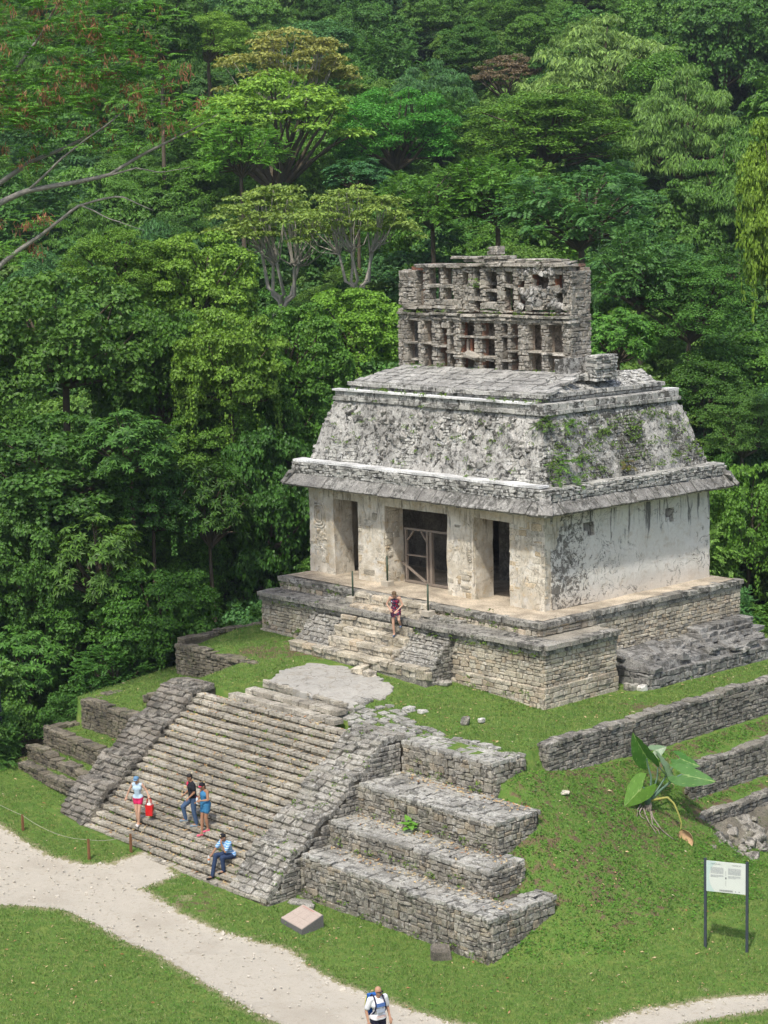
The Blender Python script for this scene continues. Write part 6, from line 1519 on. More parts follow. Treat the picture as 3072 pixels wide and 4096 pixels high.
def build_taro():
    base = np.array([5.8, .72, gz(5.8, .72)]); t = thing('elephant_ear_plant', 'big-leaved plant with arrow-shaped leaves and bare roots on the weedy mound', 'plant', tuple(base))
    TC = -FH      # towards the camera
    def L(u, v, b=0.0): return RH*((u-600)/466)+Z_*((1250-v)/466)+TC*b
    q = MB()
    for i in range(9):
        a = i*.7; q.tube([L(600+12*math.cos(a), 1120+8*i), L(600+30*math.cos(a), 1190, .05*math.sin(a)), L(590+50*math.cos(a), 1270, .05+.08*math.sin(a))], [.05, .06, .03], 6)
    q.build('root_crown', M_ROOT, t, True)
    def root(pts):
        P = []
        for (u, v) in pts:
            p = L(u, v, .0); w0 = base+p; # follow the slope: drop the point on the ground along the view
            for k in range(40):
                if w0[2] > gz(w0[0], w0[1])+.03: w0 = w0-np.array([0, 0, .02])+TC*.0
            d = w0-CAM; p0 = base+p; d = (p0-CAM)/np.linalg.norm(p0-CAM); w = p0-d*2.0
            for k in range(400):
                w = w+d*.01
                if w[2] < gz(w[0], w[1])+.04: break
            P.append(w-base)
        P = np.array(P); qq = np.linspace(0, 1, len(P)*3); P = np.stack([np.interp(qq, np.linspace(0, 1, len(P)), P[:, i]) for i in range(3)], 1)
        m_ = MB(); m_.tube(P, np.linspace(.03, .011, len(P)), 6); m_.build('root', M_ROOT, t, True)
    root([(530, 1230), (560, 1330), (610, 1450), (690, 1570), (720, 1620)]); root([(620, 1240), (640, 1360), (660, 1480), (740, 1560), (760, 1620)]); root([(640, 1250), (660, 1370), (790, 1560), (880, 1640), (960, 1700)]); root([(520, 1200), (470, 1300), (500, 1360), (560, 1400)]); root([(490, 1180), (450, 1250), (440, 1350)])
    q = MB(); q.tube([L(590, 1180), L(600, 1080, .03), L(620, 1010, .02)], [.09, .1, .06], 9); q.build('stem', M_STALK, t, True)
    def stalk(pts, r0=.04, r1=.018, mat=None):
        P = np.array([L(*p) for p in pts]); qq = np.linspace(0, 1, len(P)*4); P = np.stack([np.interp(qq, np.linspace(0, 1, len(P)), P[:, i]) for i in range(3)], 1); m_ = MB(); m_.tube(P, np.linspace(r0, r1, len(P)), 7); return m_.build('stalk', mat or M_STALK, t, True)
    s1 = stalk([(620, 1080), (650, 800, -.1), (600, 600, -.15), (585, 520, -.12)]); s2 = stalk([(640, 1080), (740, 820, -.2), (755, 640, -.25), (880, 790, -.1)], .03); s3 = stalk([(650, 1100), (780, 960, .05), (1000, 770, .1), (1075, 730, .12)], .055); s4 = stalk([(590, 1090), (560, 960, .2), (515, 885, .28)], .035); s5 = stalk([(660, 1080), (860, 820, -.25), (1010, 640, -.35), (1080, 560, -.35)], .035)
    heart_leaf('leaf', L(590, 505, -.1), L(365, 130, .15), RH*.75+TC*.5+Z_*.25, .4, M_EAR, t, .35)
    heart_leaf('leaf', L(860, 770, -.05), L(735, 390, -.1), RH*.35+TC*-.9, .3, M_EARP, t, .5)
    heart_leaf('leaf', L(1075, 730, .12), L(1535, 835, .35), Z_*.8-TC*.55+RH*.2, .36, M_EAR, t, .28)
    heart_leaf('leaf', L(510, 882, .28), L(212, 1130, .55), RH*.75+Z_*-.15+TC*.15+Z_*.55*0-TC*.3, .42, M_EARB, t, .18)
    heart_leaf('leaf', L(1080, 560, -.35), L(1350, 690, -.3), Z_*.7-TC*.7, .3, M_EAR, t, .3)
    heart_leaf('leaf', L(700, 430, -.3), L(885, 395, -.35), Z_*.6-TC*.8, .28, M_EARP, t, .3)
    M_DEAD = plain_mat('dead_tan_leaf', (.5, .33, .19), .8, .2, 14, .1); M_YEL = plain_mat('yellowing_stalk', (.3, .29, .08), .6, .2, 8, .2)
    stalk([(640, 1120), (740, 1090, .1), (860, 1055, .2), (950, 1140, .28), (1005, 1280, .4), (1040, 1400, .46), (1025, 1490, .5)], .045, .018, M_YEL)
    # curled boat-shaped dead leaf hanging at the stalk's end
    a, b_ = L(1022, 1485, .6), L(1160, 1700, .8); ax = b_-a; Ln = np.linalg.norm(ax); ax /= Ln; sd_ = unit(RH*.8+Z_*.45-ax*np.dot(RH*.8+Z_*.45, ax)); nn = np.cross(sd_, ax); nn = nn if np.dot(nn, TC) > 0 else -nn
    V, Q = [], []; R_, C_ = 12, 9
    for i in range(R_):
        s = i/(R_-1); w_ = .2*math.sin(math.pi*min(1, s*.92+.06))**.7
        for j in range(C_):
            th = math.pi*(-.12+1.24*j/(C_-1)); V.append(a+ax*s*Ln-sd_*math.cos(th)*w_+nn*(.1-math.sin(th)*w_*.75))
    Q = [(i*C_+j, i*C_+j+1, (i+1)*C_+j+1, (i+1)*C_+j) for i in range(R_-1) for j in range(C_-1)]
    link('dead_leaf', make_mesh('dead_leaf', np.array(V), [np.array(Q)], [M_DEAD], True), t)
build_taro()
def build_small_plant():
    t = thing('leafy_plant', 'small bright green rosette plant on the second terrace ledge', 'plant', (2.8, -6.42, 2.06)); mt = plant_leaf_mat('rosette_leaf', (.15, .36, .04), (.2, .42, .08))
    for i in range(11):
        a = i*2.4; e = .28+.1*math.sin(i*3); b_ = np.array([math.cos(a)*.06, math.sin(a)*.06, .08+.02*i]); d = np.array([math.cos(a), math.sin(a), .55-.25*(i % 3)])
        tip = b_+unit(d)*e; heart_leaf('leaf', b_+unit(d)*e*.25, tip+np.array([0, 0, -.03]), np.cross(d, Z_), .1, mt, t, .2, .25)
build_small_plant()
def build_banana():
    x, y = -1.0, 18.2; t = thing('banana_plant', 'single upright green blade leaf behind the rear right corner of the plinth', 'plant', (x, y, gz(x, y)))
    mt = plant_leaf_mat('banana_leaf', (.09, .22, .05), (.2, .3, .1)); q = MB(); q.tube([(0, 0, 0), (.1, .1, 1.6), (.2, .1, 2.6)], [.09, .06, .03], 7); q.build('stem', M_STALK, t, True)
    heart_leaf('leaf', (.1, .1, 2.4), (-.9, -.6, 4.2), RH+TC_*.0, .32, mt, t, .3, .08)
    heart_leaf('leaf', (.1, .1, 2.2), (1.3, .9, 3.4), RH*.2+Z_, .3, mt, t, .3, .08)
TC_ = -FH
build_banana()
# ------------------------------------------------------------------ people
def capsule(mb, p0, r0, p1, r1, k=10, sq=(1, 1)):
    p0, p1 = np.array(p0, float), np.array(p1, float); d = p1-p0; L = np.linalg.norm(d)+1e-6; d /= L
    a = np.linspace(-math.pi/2, 0, 5)[:-1]; pts, rad = [], []
    for t in a: pts.append(p0+d*math.sin(t)*r0); rad.append(max(.001, r0*math.cos(t)))
    pts += [p0, p1]; rad += [r0, r1]
    for t in np.linspace(0, math.pi/2, 5)[1:]: pts.append(p1+d*math.sin(t)*r1); rad.append(max(.001, r1*math.cos(t)))
    mb.tube(pts, rad, k)
def ball(mb, c, r):
    c = np.array(c, float); r = np.broadcast_to(r, 3); th = np.linspace(0, math.pi, 9); V = []; k = 12
    for t in th:
        for j in range(k): V.append(c+np.array([math.sin(t)*math.cos(j*2*math.pi/k), math.sin(t)*math.sin(j*2*math.pi/k), math.cos(t)])*r*(1 if 0 < t < math.pi else 1))
    Q = [(i*k+j, i*k+(j+1) % k, (i+1)*k+(j+1) % k, (i+1)*k+j) for i in range(8) for j in range(k)]; mb.add(V, np.array(Q)[:, ::-1])
def fuse(mb, name, mat, parent, voxel=.013, smooth=3, **props):
    me = mb.mesh(name); ob = bpy.data.objects.new(name, me); TMP.collection.objects.link(ob)
    md = ob.modifiers.new('r', 'REMESH'); md.mode = 'VOXEL'; md.voxel_size = voxel; md.use_smooth_shade = True
    ms = ob.modifiers.new('s', 'SMOOTH'); ms.factor = .5; ms.iterations = smooth
    TMP.view_layers[0].update(); dg = TMP.view_layers[0].depsgraph; m2 = bpy.data.meshes.new_from_object(ob.evaluated_get(dg)); bpy.data.objects.remove(ob); bpy.data.meshes.remove(me)
    m2.materials.clear(); m2.materials.append(mat); return link(name, m2, parent, **props)
def skin_mat(name, col): return plain_mat(name, col, .55, .08, 30, .3, bump=.05)
SK1, SK2, SK3 = skin_mat('light_skin', (.5, .3, .21)), skin_mat('tan_skin', (.33, .175, .105)), skin_mat('warm_skin', (.42, .235, .15))
cloth = lambda n, c: plain_mat(n, c, .9, .18, 25, .1, bump=.3)

class Person:
    """local frame: +y is where the person faces, +x to the person's right side negated (x = left-hand side of a viewer behind), z up"""
    def __init__(s, label, loc, face, skin, H=1.65, mx=1):
        s.mx = mx
        s.t = thing('person', label, 'person', loc); s.t.rotation_euler = (0, 0, math.atan2(face[1], face[0])-math.pi/2); s.skin = skin; s.k = H/1.65; s.J = {}
    def set(s, **J):
        for k, v in J.items(): s.J[k] = np.array(v, float)*s.k*np.array([s.mx, 1, 1])
        for sd in 'LR':
            if 'hand'+sd not in s.J: s.J['hand'+sd] = s.J['wrist'+sd]+unit(s.J['wrist'+sd]-s.J['elbow'+sd])*.09*s.k
    def body(s, build=1.0, curl=.5, face_dir=None):
        J, k = s.J, s.k; m = MB(); b = build
        capsule(m, J['pelvis']+[-.075*k, 0, 0], .105*k*b, J['pelvis']+[.075*k, 0, 0], .105*k*b); capsule(m, J['pelvis'], .11*k*b, J['waist'], .1*k*b); capsule(m, J['waist'], .1*k*b, J['chest'], .115*k*b)
        sh = (J['shL']+J['shR'])/2; capsule(m, J['chest']-[.05*k, 0, 0], .1*k*b, J['chest']+[.05*k, 0, 0], .1*k*b); capsule(m, J['shL'], .055*k, J['shR'], .055*k); capsule(m, sh, .06*k, J['neck'], .05*k); capsule(m, J['neck'], .048*k, J['head'], .05*k)
        for sd in 'LR':
            capsule(m, J['sh'+sd], .05*k*b, J['elbow'+sd], .037*k*b); capsule(m, J['elbow'+sd], .037*k*b, J['wrist'+sd], .024*k)
            capsule(m, J['hip'+sd], .085*k*b, J['knee'+sd], .053*k*b); mid = J['knee'+sd]*.68+J['ankle'+sd]*.32; capsule(m, J['knee'+sd], .052*k*b, mid, .054*k*b); capsule(m, mid, .054*k*b, J['ankle'+sd], .033*k)
            capsule(m, J['ankle'+sd], .034*k, J['toe'+sd], .026*k)
            # hand: palm, four unequal curled fingers, thumb off the side of the palm
            w, h = J['wrist'+sd], J['hand'+sd]; ax = unit(h-w); sidev = unit(np.cross(ax, np.array([0, 1, .2]) if abs(ax[1]) < .8 else np.array([0, 0, 1.]))); pn = np.cross(sidev, ax)*(1 if sd == 'R' else -1)
            capsule(m, w+ax*.02*k-sidev*.018*k, .019*k, h-sidev*.02*k, .017*k); capsule(m, w+ax*.02*k+sidev*.018*k, .019*k, h+sidev*.02*k, .017*k)
            for i, (o, L) in enumerate(((-.03, .06), (-.01, .075), (.01, .07), (.03, .055))):
                p = h+sidev*o*k; q = p+unit(ax+pn*curl*.6)*L*.55*k; e = q+unit(ax*(1-curl)+pn*curl*1.3)*L*.5*k; capsule(m, p, .0105*k, q, .01*k, 7); capsule(m, q, .01*k, e, .009*k, 7)
            tb = w+ax*.035*k-sidev*.03*k; q = tb+unit(ax*.6-sidev*.8+pn*.5)*.04*k; capsule(m, tb, .013*k, q, .012*k, 7); capsule(m, q, .012*k, q+unit(ax+pn*.6)*.03*k, .01*k, 7)
        # head
        h = J['head']; f = unit(np.array(face_dir if face_dir is not None else (0, 1, 0), float)); up = unit(np.array([0, 0, 1.])-f*f[2]); rt = np.cross(f, up); s.f, s.up, s.rt = f, up, rt
        ball(m, h+up*.025*k-f*.01*k, (.078*k, .085*k, .09*k)); ball(m, h+f*.02*k-up*.035*k, (.06*k, .062*k, .065*k)); capsule(m, h+f*.075*k-up*.0*k, .012*k, h+f*.098*k-up*.028*k, .013*k, 7); ball(m, h+f*.05*k-up*.085*k, (.035*k, .032*k, .025*k))
        for e in (-1, 1): ball(m, h+rt*e*.079*k-f*.005*k-up*.01*k, (.014*k, .018*k, .028*k))
        o = fuse(m, 'body', s.skin, s.t, .0108, 2)
        q = MB()
        for e in (-1, 1): ball(q, h+f*.077*k+rt*e*.03*k+up*.008*k, .011*k)
        q.build('eyes', M_EYE, s.t, True); q = MB(); capsule(q, h+f*.083*k-up*.062*k-rt*.02*k, .006*k, h+f*.083*k-up*.062*k+rt*.02*k, .006*k, 6); q.build('mouth', M_LIP, s.t, True)
        return o
    def torso(s, m, ext=.014, low='pelvis', strap=True, b=1.0):
        J, k = s.J, s.k
        if low == 'pelvis': capsule(m, J['pelvis']+[-.07*k, 0, .02*k], .108*k*b+ext, J['pelvis']+[.07*k, 0, .02*k], .108*k*b+ext)
        capsule(m, J['waist']*.5+J['pelvis']*.5, .105*k*b+ext, J['waist'], .1*k*b+ext); capsule(m, J['waist'], .1*k*b+ext, J['chest'], .117*k*b+ext); capsule(m, J['chest']-[.055*k, 0, 0], .1*k*b+ext, J['chest']+[.055*k, 0, 0], .1*k*b+ext)
        if strap: capsule(m, J['shL']*.92+J['shR']*.08, .056*k+ext*.6, J['shR']*.92+J['shL']*.08, .056*k+ext*.6)
    def sleeves(s, m, frac=.6, ext=.018):
        for sd in 'LR': a, b = s.J['sh'+sd], s.J['elbow'+sd]; capsule(m, a, .052*s.k+ext, a+(b-a)*frac, .045*s.k+ext)
    def legs(s, m, frac=1.0, ext=.016, b=1.0, low=1.0):
        J, k = s.J, s.k; capsule(m, J['pelvis']+[-.075*k, 0, 0], .108*k*b+ext*.8, J['pelvis']+[.075*k, 0, 0], .108*k*b+ext*.8)
        for sd in 'LR':
            h_, n_, a_ = J['hip'+sd], J['knee'+sd], J['ankle'+sd]
            if frac <= 1: capsule(m, h_, .088*k*b+ext, h_+(n_-h_)*frac, (.088-.033*frac)*k*b+ext)
            else: capsule(m, h_, .088*k*b+ext, n_, .056*k*b+ext); capsule(m, n_, .056*k*b+ext, n_+(a_-n_)*low, .042*k+ext)
    def shoes(s, mat):
        for sd in 'LR':
            q = MB(); a, t_ = s.J['ankle'+sd], s.J['toe'+sd]; d = t_-a; base = np.array([a[0], a[1], t_[2]]); capsule(q, base-unit(d*np.array([1, 1, 0]))*.035*s.k, .038*s.k, t_+unit(d*np.array([1, 1, 0]))*.02*s.k, .036*s.k); capsule(q, base+[0, 0, .02], .038*s.k, base+[0, 0, .0], .04*s.k)
            fuse(q, 'shoe', mat, s.t, .011, 2)
    def hair(s, mat, length=0.0, back=.0):
        q = MB(); h, k, f, up, rt = s.J['head'], s.k, s.f, s.up, s.rt
        ball(q, h+up*.045*k-f*.022*k, (.086*k, .09*k, .085*k)); ball(q, h-f*.05*k+up*.0*k, (.07*k, .055*k, .08*k))
        if length: capsule(q, h-f*.075*k+up*.02*k, .05*k, h-f*(.09+back)*k-np.array([0, 0, length]), .03*k)
        return fuse(q, 'hair', mat, s.t, .013, 2)
    def cap(s, mat, brim=None):
        h, k, f, up, rt = s.J['head'], s.k, s.f, s.up, s.rt; q = MB(); ball(q, h+up*.062*k-f*.012*k, (.092*k, .098*k, .072*k)); o = fuse(q, 'cap', mat, s.t, .011, 2)
        q = MB(); V = []
        for (a, r_) in ((-1, .075), (-.6, .1), (0, .115), (.6, .1), (1, .075)):
            for z in (.0, .012): V.append(h+up*(.052+z)*k+f*(.06+r_*.55 if True else 0)*k*(1 if abs(a) < .9 else .7)+rt*a*.07*k); V.append(h+up*(.062+z)*k+f*.045*k+rt*a*.075*k)
        Q = []
        for i in range(4):
            b_ = i*4; n = b_+4; Q += [(b_, n, n+1, b_+1), (b_+2, b_+3, n+3, n+2), (b_, b_+2, n+2, n)]
        q.add(V, Q); q.build('cap_brim', brim or mat, s.t); return o
M_EYE = plain_mat('dark_eye', (.02, .016, .013), .3); M_LIP = plain_mat('lip', (.3, .12, .09), .5); M_DHAIR = plain_mat('dark_hair', (.018, .014, .012), .5, .3, 40); M_BHAIR = plain_mat('brown_hair', (.14, .09, .05), .6, .35, 40)
M_JEAN = cloth('dark_blue_jeans', (.035, .055, .11)); M_DENIM = cloth('blue_jeans', (.06, .1, .18))
FC = np.array([.55, -.83])

# woman in pale blue top, pink shorts, carrying a red bag down the steps
p = Person('person in pale blue vest and pink shorts walking down the steps with a bag', (-7.2, -9.08, .72), FC, SK1, 1.64, -1)
p.set(pelvis=(0, 0, .9), waist=(0, .01, 1.02), chest=(0, .03, 1.22), shL=(-.165, .02, 1.34), shR=(.165, .02, 1.34), neck=(0, .035, 1.4), head=(0, .07, 1.51),
      elbowL=(-.29, .02, 1.12), wristL=(-.36, .08, .93), elbowR=(.3, -.02, 1.13), wristR=(.4, .12, 1.06), hipL=(-.085, 0, .86), hipR=(.085, 0, .86), kneeL=(-.05, .06, .47), kneeR=(.06, .12, .45), ankleL=(-.02, .0, .07), ankleR=(.03, .1, .05), toeL=(-.03, .14, .02), toeR=(.04, .24, .02))
p.set(handR=(.43, .15, .99)); p.body(.93, .5, (.05, 1, -.55)); q = MB(); p.torso(q, .012, b=.93); fuse(q, 'vest_top', cloth('pale_blue_cotton', (.42, .55, .66)), p.t, .0145); q = MB(); p.legs(q, .3, .014, .93); fuse(q, 'shorts', cloth('hot_pink_cotton', (.6, .03, .12)), p.t, .0145)
p.hair(M_DHAIR, .12); p.cap(cloth('faded_blue_cap', (.13, .25, .4))); p.shoes(cloth('white_shoe', (.62, .6, .58)))
bag = thing('shopping_bag', 'shiny red bag hanging from the hand of the walker in pink shorts', 'bag', tuple(np.array(p.t.location)+np.array([.36, .2, 1.02])))
bag.rotation_euler = p.t.rotation_euler; mr = plain_mat('shiny_red_vinyl', (.55, .012, .015), .25, .25, 14, .5, bump=.6); th = p.t.rotation_euler[2]; hw = np.array(p.t.location)+np.array([-math.cos(th)*.44-math.sin(th)*.16, -math.sin(th)*.44+math.cos(th)*.16, .97]); bag.location = tuple(hw)
q = MB(); rough_hexa(q, [(-.1, -.05, -.6), (.1, -.05, -.6), (.1, .06, -.6), (-.1, .06, -.6), (-.13, -.06, -.25), (.13, -.06, -.25), (.13, .07, -.25), (-.13, .07, -.25)], .05, .012, 9, 3); q.build('pouch', mr, bag, True)
for yy in (-.05, .06): q = MB(); q.tube([(-.09, yy, -.26), (-.06, yy*.6, -.08), (0, 0, .0), (.06, yy*.6, -.08), (.09, yy, -.26)], .012, 6); q.build('handle', mr, bag, True)
q = MB(); ball(q, (0, 0, -.24), (.1, .05, .06)); q.build('white_contents', cloth('white_towel', (.75, .75, .72)), bag, True)

FD = np.array([.12, -1.0])
# man in black shirt and jeans, stepping down
p = Person('person in black tee shirt and blue jeans stepping down the stairs, arm behind companion', (-4.85, -8.6, 1.08), np.array([-.45, -.9]), SK2, 1.7)
p.set(pelvis=(0, .02, .9), waist=(0, .03, 1.03), chest=(0, .05, 1.23), shL=(-.18, .04, 1.35), shR=(.18, .04, 1.35), neck=(0, .06, 1.41), head=(0, .1, 1.52),
      elbowL=(-.25, .02, 1.1), wristL=(-.2, .18, .95), elbowR=(.24, .06, 1.1), wristR=(.2, .24, .96), hipL=(-.09, .02, .86), hipR=(.09, .02, .86), kneeL=(-.08, .02, .45), kneeR=(.1, .32, .6), ankleL=(-.07, -.06, .07), ankleR=(.11, .24, .2), toeL=(-.08, .1, .02), toeR=(.12, .39, .16))
p.body(1.05, .6, (0, 1, -.5)); q = MB(); p.torso(q, .018, b=1.05); p.sleeves(q, .65, .02); fuse(q, 'tee_shirt', cloth('black_cotton', (.022, .022, .028)), p.t, .0145); q = MB(); p.legs(q, 2, .016, 1.05, .95); fuse(q, 'jeans', M_DENIM, p.t, .0145); p.hair(M_DHAIR); p.shoes(cloth('grey_blue_trainer', (.2, .26, .32)))
q = MB(); ball(q, p.J['chest']+[.12, .1, .06], (.05, .04, .09)); q.build('shirt_print', cloth('coral_print', (.62, .05, .11)), p.t, True)
# woman in strapless blue playsuit with cap and long hair
p = Person('person in strapless blue playsuit and black cap holding a water bottle on the stairs', (-4.15, -8.66, 1.08), np.array([-.1, -1.0]), SK2, 1.6)
p.set(pelvis=(0, 0, .9), waist=(0, .02, 1.02), chest=(0, .03, 1.21), shL=(-.165, .02, 1.33), shR=(.165, .02, 1.33), neck=(0, .04, 1.39), head=(0, .09, 1.49),
      elbowL=(-.25, .06, 1.08), wristL=(-.1, .25, 1.06), elbowR=(.25, .06, 1.08), wristR=(.1, .25, 1.0), hipL=(-.085, 0, .86), hipR=(.085, 0, .86), kneeL=(-.08, .05, .46), kneeR=(.08, .1, .44), ankleL=(-.07, -.02, .07), ankleR=(.08, .12, -.08), toeL=(-.08, .13, .02), toeR=(.08, .27, -.13))
p.body(1.1, .8, (0, 1, -.6)); q = MB(); p.torso(q, .014, strap=False, b=1.1); p.legs(q, .42, .03, 1.12); fuse(q, 'playsuit', cloth('blue_denim_playsuit', (.05, .19, .36)), p.t, .0145); p.hair(M_DHAIR, .3, .03); p.cap(cloth('black_cap', (.02, .02, .024)), cloth('coral_brim', (.6, .06, .12))); p.shoes(cloth('pink_trainer', (.7, .12, .2)))
def bottle(label, loc, rot=(0, 0, 0), cap=(.6, .1, .12), band=(.5, .6, .7)):
    b = NB('clear_plastic_'+label[:9]); b.bsdf((.62, .7, .74), .15, spec=.5, Alpha=1.0); t = thing('water_bottle', label, 'bottle', loc); t.rotation_euler = rot; t['group'] = 'drink bottles in hands'
    q = MB(); q.tube([(0, 0, -.11), (0, 0, -.1), (0, 0, .06), (0, 0, .09), (0, 0, .11)], [.028, .033, .033, .02, .013], 12); q.build('bottle_body', b.m, t, True)
    q = MB(); q.tube([(0, 0, .108), (0, 0, .13)], .016, 10); q.build('cap', plain_mat('bottle_cap_'+label[:7], cap, .4), t); q = MB(); q.tube([(0, 0, -.03), (0, 0, .035)], .034, 12, False); q.build('band', plain_mat('bottle_band_'+label[:7], band, .5), t)
def world_of(p, v):
    th = p.t.rotation_euler[2]; v = np.array(v)*p.k; l = np.array(p.t.location); return (l[0]+v[0]*math.cos(th)-v[1]*math.sin(th), l[1]+v[0]*math.sin(th)+v[1]*math.cos(th), l[2]+v[2])
bottle('clear water bottle held up in both hands by the walker in blue', world_of(p, (0.0, .31, 1.06)))

# seated man, chin in hand
p = Person('person in striped blue polo shirt and black cap sitting near the bottom of the steps', (-2.35, -9.1, .72), np.array([.05, -1.0]), SK2, 1.68)
p.set(pelvis=(0, .02, .1), waist=(0, .08, .22), chest=(0, .17, .42), shL=(-.175, .2, .53), shR=(.175, .2, .53), neck=(0, .23, .59), head=(0, .3, .69),
      elbowL=(-.16, .36, .3), wristL=(-.06, .41, .52), elbowR=(.27, .36, .32), wristR=(.24, .55, .18), hipL=(-.09, .04, .1), hipR=(.09, .04, .1), kneeL=(-.11, .44, .13), kneeR=(.14, .48, .16), ankleL=(-.1, .4, -.28), ankleR=(.17, .62, -.46), toeL=(-.11, .56, -.33), toeR=(.18, .78, -.5))
p.set(handL=(-.04, .41, .6), handR=(.25, .62, .13)); p.body(1.05, .7, (-.1, 1, -.1)); q = MB(); p.torso(q, .018, b=1.06); p.sleeves(q, .75, .02)
b = NB('striped_blue_polo'); tc = b.n('ShaderNodeTexCoord').outputs['Object']; sx = b.n('ShaderNodeSeparateXYZ'); b.l(tc, sx.inputs[0]); wv = b.math('SINE', b.math('MULTIPLY', sx.outputs[2], 95)); b.bsdf(b.mix(b.ramp(wv, .55, .75), (.16, .36, .66), (.6, .7, .8)), .85)
fuse(q, 'polo_shirt', b.m, p.t, .0145); q = MB(); p.legs(q, 2, .017, 1.05, .97); fuse(q, 'jeans', M_JEAN, p.t, .0145); p.hair(M_DHAIR); p.cap(cloth('black_baseball_cap', (.018, .018, .022))); p.shoes(cloth('black_shoe', (.02, .02, .022)))
q = MB(); ball(q, p.J['head']+p.f*.09*p.k+p.up*.085*p.k, (.025, .02, .02)); q.build('cap_badge', cloth('pale_badge', (.6, .5, .3)), p.t, True)
bottle('water bottle with orange label hanging from the hand of the seated visitor', world_of(p, (.25, .66, .06)), (0, 0, 0), (.5, .5, .5), (.7, .25, .1))

# woman on the temple steps in a patterned playsuit
p = Person('person in dark flowered playsuit looking down while descending the temple steps', (-5.5, .72, 5.6), np.array([.62, -.78]), SK1, 1.66, -1)
p.set(pelvis=(.0, -.02, .92), waist=(0, .02, 1.03), chest=(0, .08, 1.22), shL=(-.16, .1, 1.33), shR=(.16, .1, 1.33), neck=(0, .14, 1.38), head=(0, .21, 1.47),
      elbowL=(-.29, .08, 1.12), wristL=(-.17, .2, .98), elbowR=(.27, .12, 1.1), wristR=(.1, .27, .93), hipL=(-.085, -.02, .88), hipR=(.085, -.02, .88), kneeL=(-.08, .06, .46), kneeR=(.14, .2, .58), ankleL=(-.06, .02, .07), ankleR=(.17, .0, .36), toeL=(-.06, .17, .02), toeR=(.18, .15, .34))
p.body(.9, .4, (0, 1, -.9)); q = MB(); p.torso(q, .014, strap=False, b=.92); p.legs(q, .4, .025, .95)
b = NB('flowered_print'); tc = b.n('ShaderNodeTexCoord').outputs['Object']; n1 = b.noise(tc, 22, 2); n2 = b.noise(b.mapping(tc, (1, 1, 1), (5, 3, 1)), 20, 2); col = b.mix(b.ramp(n1, .52, .56), (.02, .025, .06), (.4, .02, .06)); col = b.mix(b.ramp(n2, .6, .63), col, (.5, .55, .62)); b.bsdf(col, .85)
fuse(q, 'playsuit', b.m, p.t, .0145); p.hair(M_BHAIR); p.shoes(cloth('slate_blue_shoe', (.09, .13, .2)))
q = MB()
for e in (-.1, .1): q.tube([p.J['chest']+[e, .1, .05], p.J['shL' if e < 0 else 'shR']*.75+p.J['neck']*.25+[0, 0, .05], p.J['chest']+[e, -.1, .06]], .012, 6)
q.build('straps', cloth('dark_strap', (.03, .03, .05)), p.t)

# man with backpack on the path, cut by the lower edge of the picture
p = Person('person with shaved head, sunglasses, white printed tee shirt and blue backpack on the path', (10.35, -14.5, gz(10.35, -14.5)-.05), np.array([.97, -.25]), SK3, 1.76)
p.set(pelvis=(0, 0, .9), waist=(0, .01, 1.03), chest=(0, .03, 1.23), shL=(-.185, .0, 1.355), shR=(.185, .0, 1.355), neck=(0, .03, 1.42), head=(0, .05, 1.535),
      elbowL=(-.265, -.04, 1.1), wristL=(-.25, .1, .9), elbowR=(.265, -.05, 1.1), wristR=(.27, .06, .86), hipL=(-.09, 0, .86), hipR=(.09, 0, .86), kneeL=(-.1, .02, .46), kneeR=(.1, .06, .46), ankleL=(-.1, -.04, .07), ankleR=(.11, 0, .07), toeL=(-.12, .12, .02), toeR=(.13, .16, .02))
p.body(1.02, .5, (-.55, 1, -.12)); q = MB(); p.torso(q, .02, b=1.04); p.sleeves(q, .72, .024); tee = fuse(q, 'tee_shirt', cloth('white_cotton', (.72, .72, .74)), p.t, .0145); q = MB(); p.legs(q, 2, .02, 1.04, .98); fuse(q, 'trousers', cloth('navy_black_cotton', (.02, .02, .035)), p.t, .0145); p.shoes(cloth('brown_shoe', (.1, .07, .05)))
k = p.k
def print_patch(name, z0, z1, w_, mat):
    q = MB(); V = []; n = 9
    for zz in (z0, z1):
        for j in range(n):
            x = -w_+2*w_*j/(n-1); V.append((x*k, (.015+math.sqrt(max(0, .158**2-(max(0, abs(x)-.05))**2)))*k*1.0, zz*k))
    q.add(V, [(j, j+1, n+j+1, n+j) for j in range(n-1)]); q.build(name, mat, tee)
print_patch('blue_print_band', 1.21, 1.3, .11, cloth('blue_shirt_print', (.09, .17, .42))); print_patch('sketch_print', 1.08, 1.17, .11, cloth('grey_shirt_print', (.38, .42, .5))); print_patch('pink_print_stripe', .985, 1.005, .115, cloth('rose_shirt_print', (.6, .38, .32))); print_patch('pink_print_stripe', .955, .97, .115, bpy.data.materials['rose_shirt_print'])
q = MB(); h = p.J['head']
for e in (-1, 1): ball(q, h+p.f*.082*k+p.rt*e*.034*k+p.up*.006*k, (.03*k, .024*k, .02*k)); q.tube([h+p.f*.07*k+p.rt*e*.055*k+p.up*.01*k, h+p.rt*e*.084*k+p.up*.008*k-p.f*.0*k], .005*k, 5)
q.build('sunglasses', plain_mat('black_lens', (.008, .008, .01), .15, spec=.6), p.t, True)
bp = thing('backpack', 'blue backpack with dark straps and yellow piping on the back of the man below', 'backpack', world_of(p, (0, -.14, .92))); bp.rotation_euler = p.t.rotation_euler; bp['label'] = 'blue backpack with dark straps and yellow piping worn by the visitor on the path'
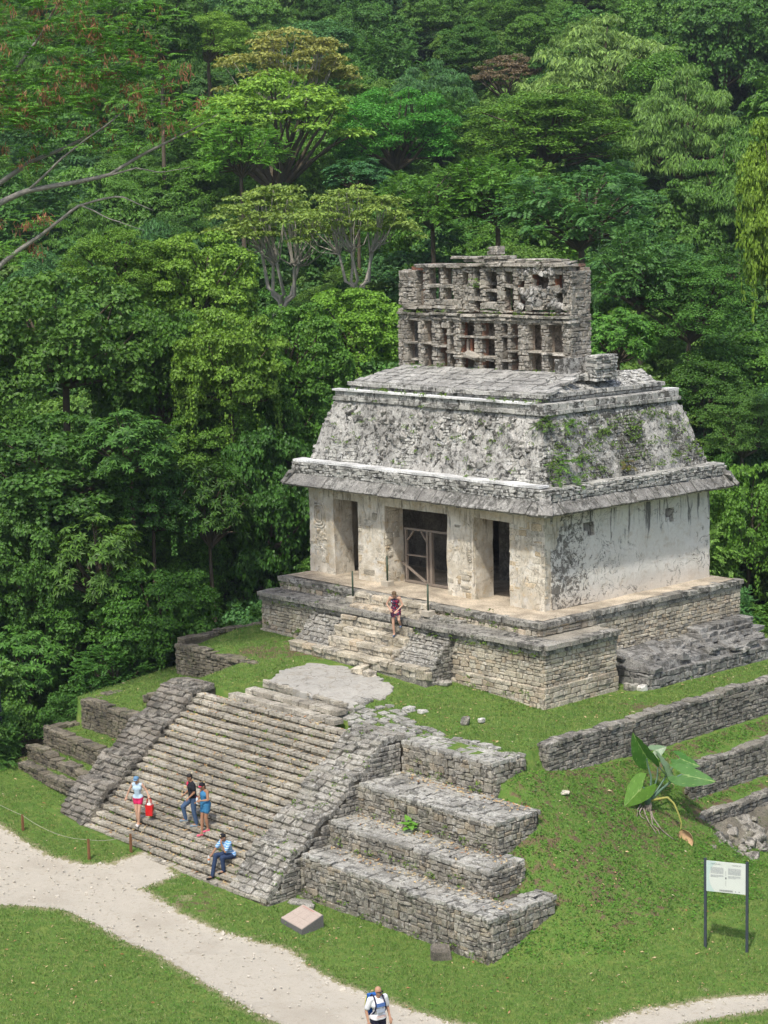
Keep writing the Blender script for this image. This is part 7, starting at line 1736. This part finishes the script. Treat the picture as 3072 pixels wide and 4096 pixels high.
mbp = cloth('blue_nylon', (.03, .13, .42)); q = MB(); rough_hexa(q, [(-.15, -.24, .02), (.15, -.24, .02), (.15, -.02, .0), (-.15, -.02, .0), (-.13, -.16, .5), (.13, -.16, .5), (.13, -.01, .5), (-.13, -.01, .5)], .05, .015, 7, 8); q.build('pack', mbp, bp, True)
q = MB(); rough_hexa(q, [(-.12, -.31, .05), (.12, -.31, .05), (.12, -.22, .05), (-.12, -.22, .05), (-.1, -.26, .26), (.1, -.26, .26), (.1, -.18, .26), (-.1, -.18, .26)], .05, .01, 7, 9); q.build('front_pocket', mbp, bp, True)
for e in (-1, 1): q = MB(); q.tube([(e*.155, -.22, .06), (e*.16, -.2, .25), (e*.145, -.14, .46)], .009, 5); q.build('piping', plain_mat('yellow_piping', (.6, .55, .03), .5), bp, True)
ms = cloth('dark_strap_webbing', (.03, .03, .06))
for e in (-1, 1): q = MB(); P_ = [(e*.1, -.02, .48), (e*.115, .08, .56), (e*.115, .2, .53), (e*.12, .31, .38), (e*.14, .3, .22), (e*.165, .12, .06), (e*.14, -.03, .05)]; P_ = np.array(P_); qq = np.linspace(0, 1, 20); P_ = np.stack([np.interp(qq, np.linspace(0, 1, 7), P_[:, i]) for i in range(3)], 1); q.tube(P_, .02, 6); q.build('shoulder_strap', ms, bp, True)
q = MB(); q.tube([(-.1, -.28, .05), (-.14, -.33, -.05), (-.15, -.32, -.2)], .008, 5); q.build('loose_strap', ms, bp, True)
hat = thing('rolled_cap', 'dark patterned cloth cap held low in the right hand of the backpacker', 'cap', world_of(p, (.28, .1, .68))); q = MB(); ball(q, (0, 0, 0), (.06, .08, .1)); ball(q, (.02, .06, -.07), (.05, .06, .05)); fuse(q, 'cloth', cloth('dark_patterned_cloth', (.03, .035, .05)), hat, .012)

# ------------------------------------------------------------------ humid air
def build_haze():
    q = MB(); q.box(-440, 320, -140, 540, -4, 150); o = q.build('haze', None); o['kind'] = 'stuff'
    mt = bpy.data.materials.new('humid_air'); mt.use_nodes = True; nt_ = mt.node_tree; nt_.nodes.clear(); out = nt_.nodes.new('ShaderNodeOutputMaterial'); v = nt_.nodes.new('ShaderNodeVolumePrincipled')
    v.inputs['Color'].default_value = (.8, .9, 1.0, 1); v.inputs['Density'].default_value = .0002; v.inputs['Anisotropy'].default_value = .2; nt_.links.new(v.outputs[0], out.inputs['Volume']); o.data.materials.append(mt)
    o['label'] = 'thin humid haze filling the valley air'; o['category'] = 'haze'
build_haze()
bpy.data.scenes.remove(TMP)
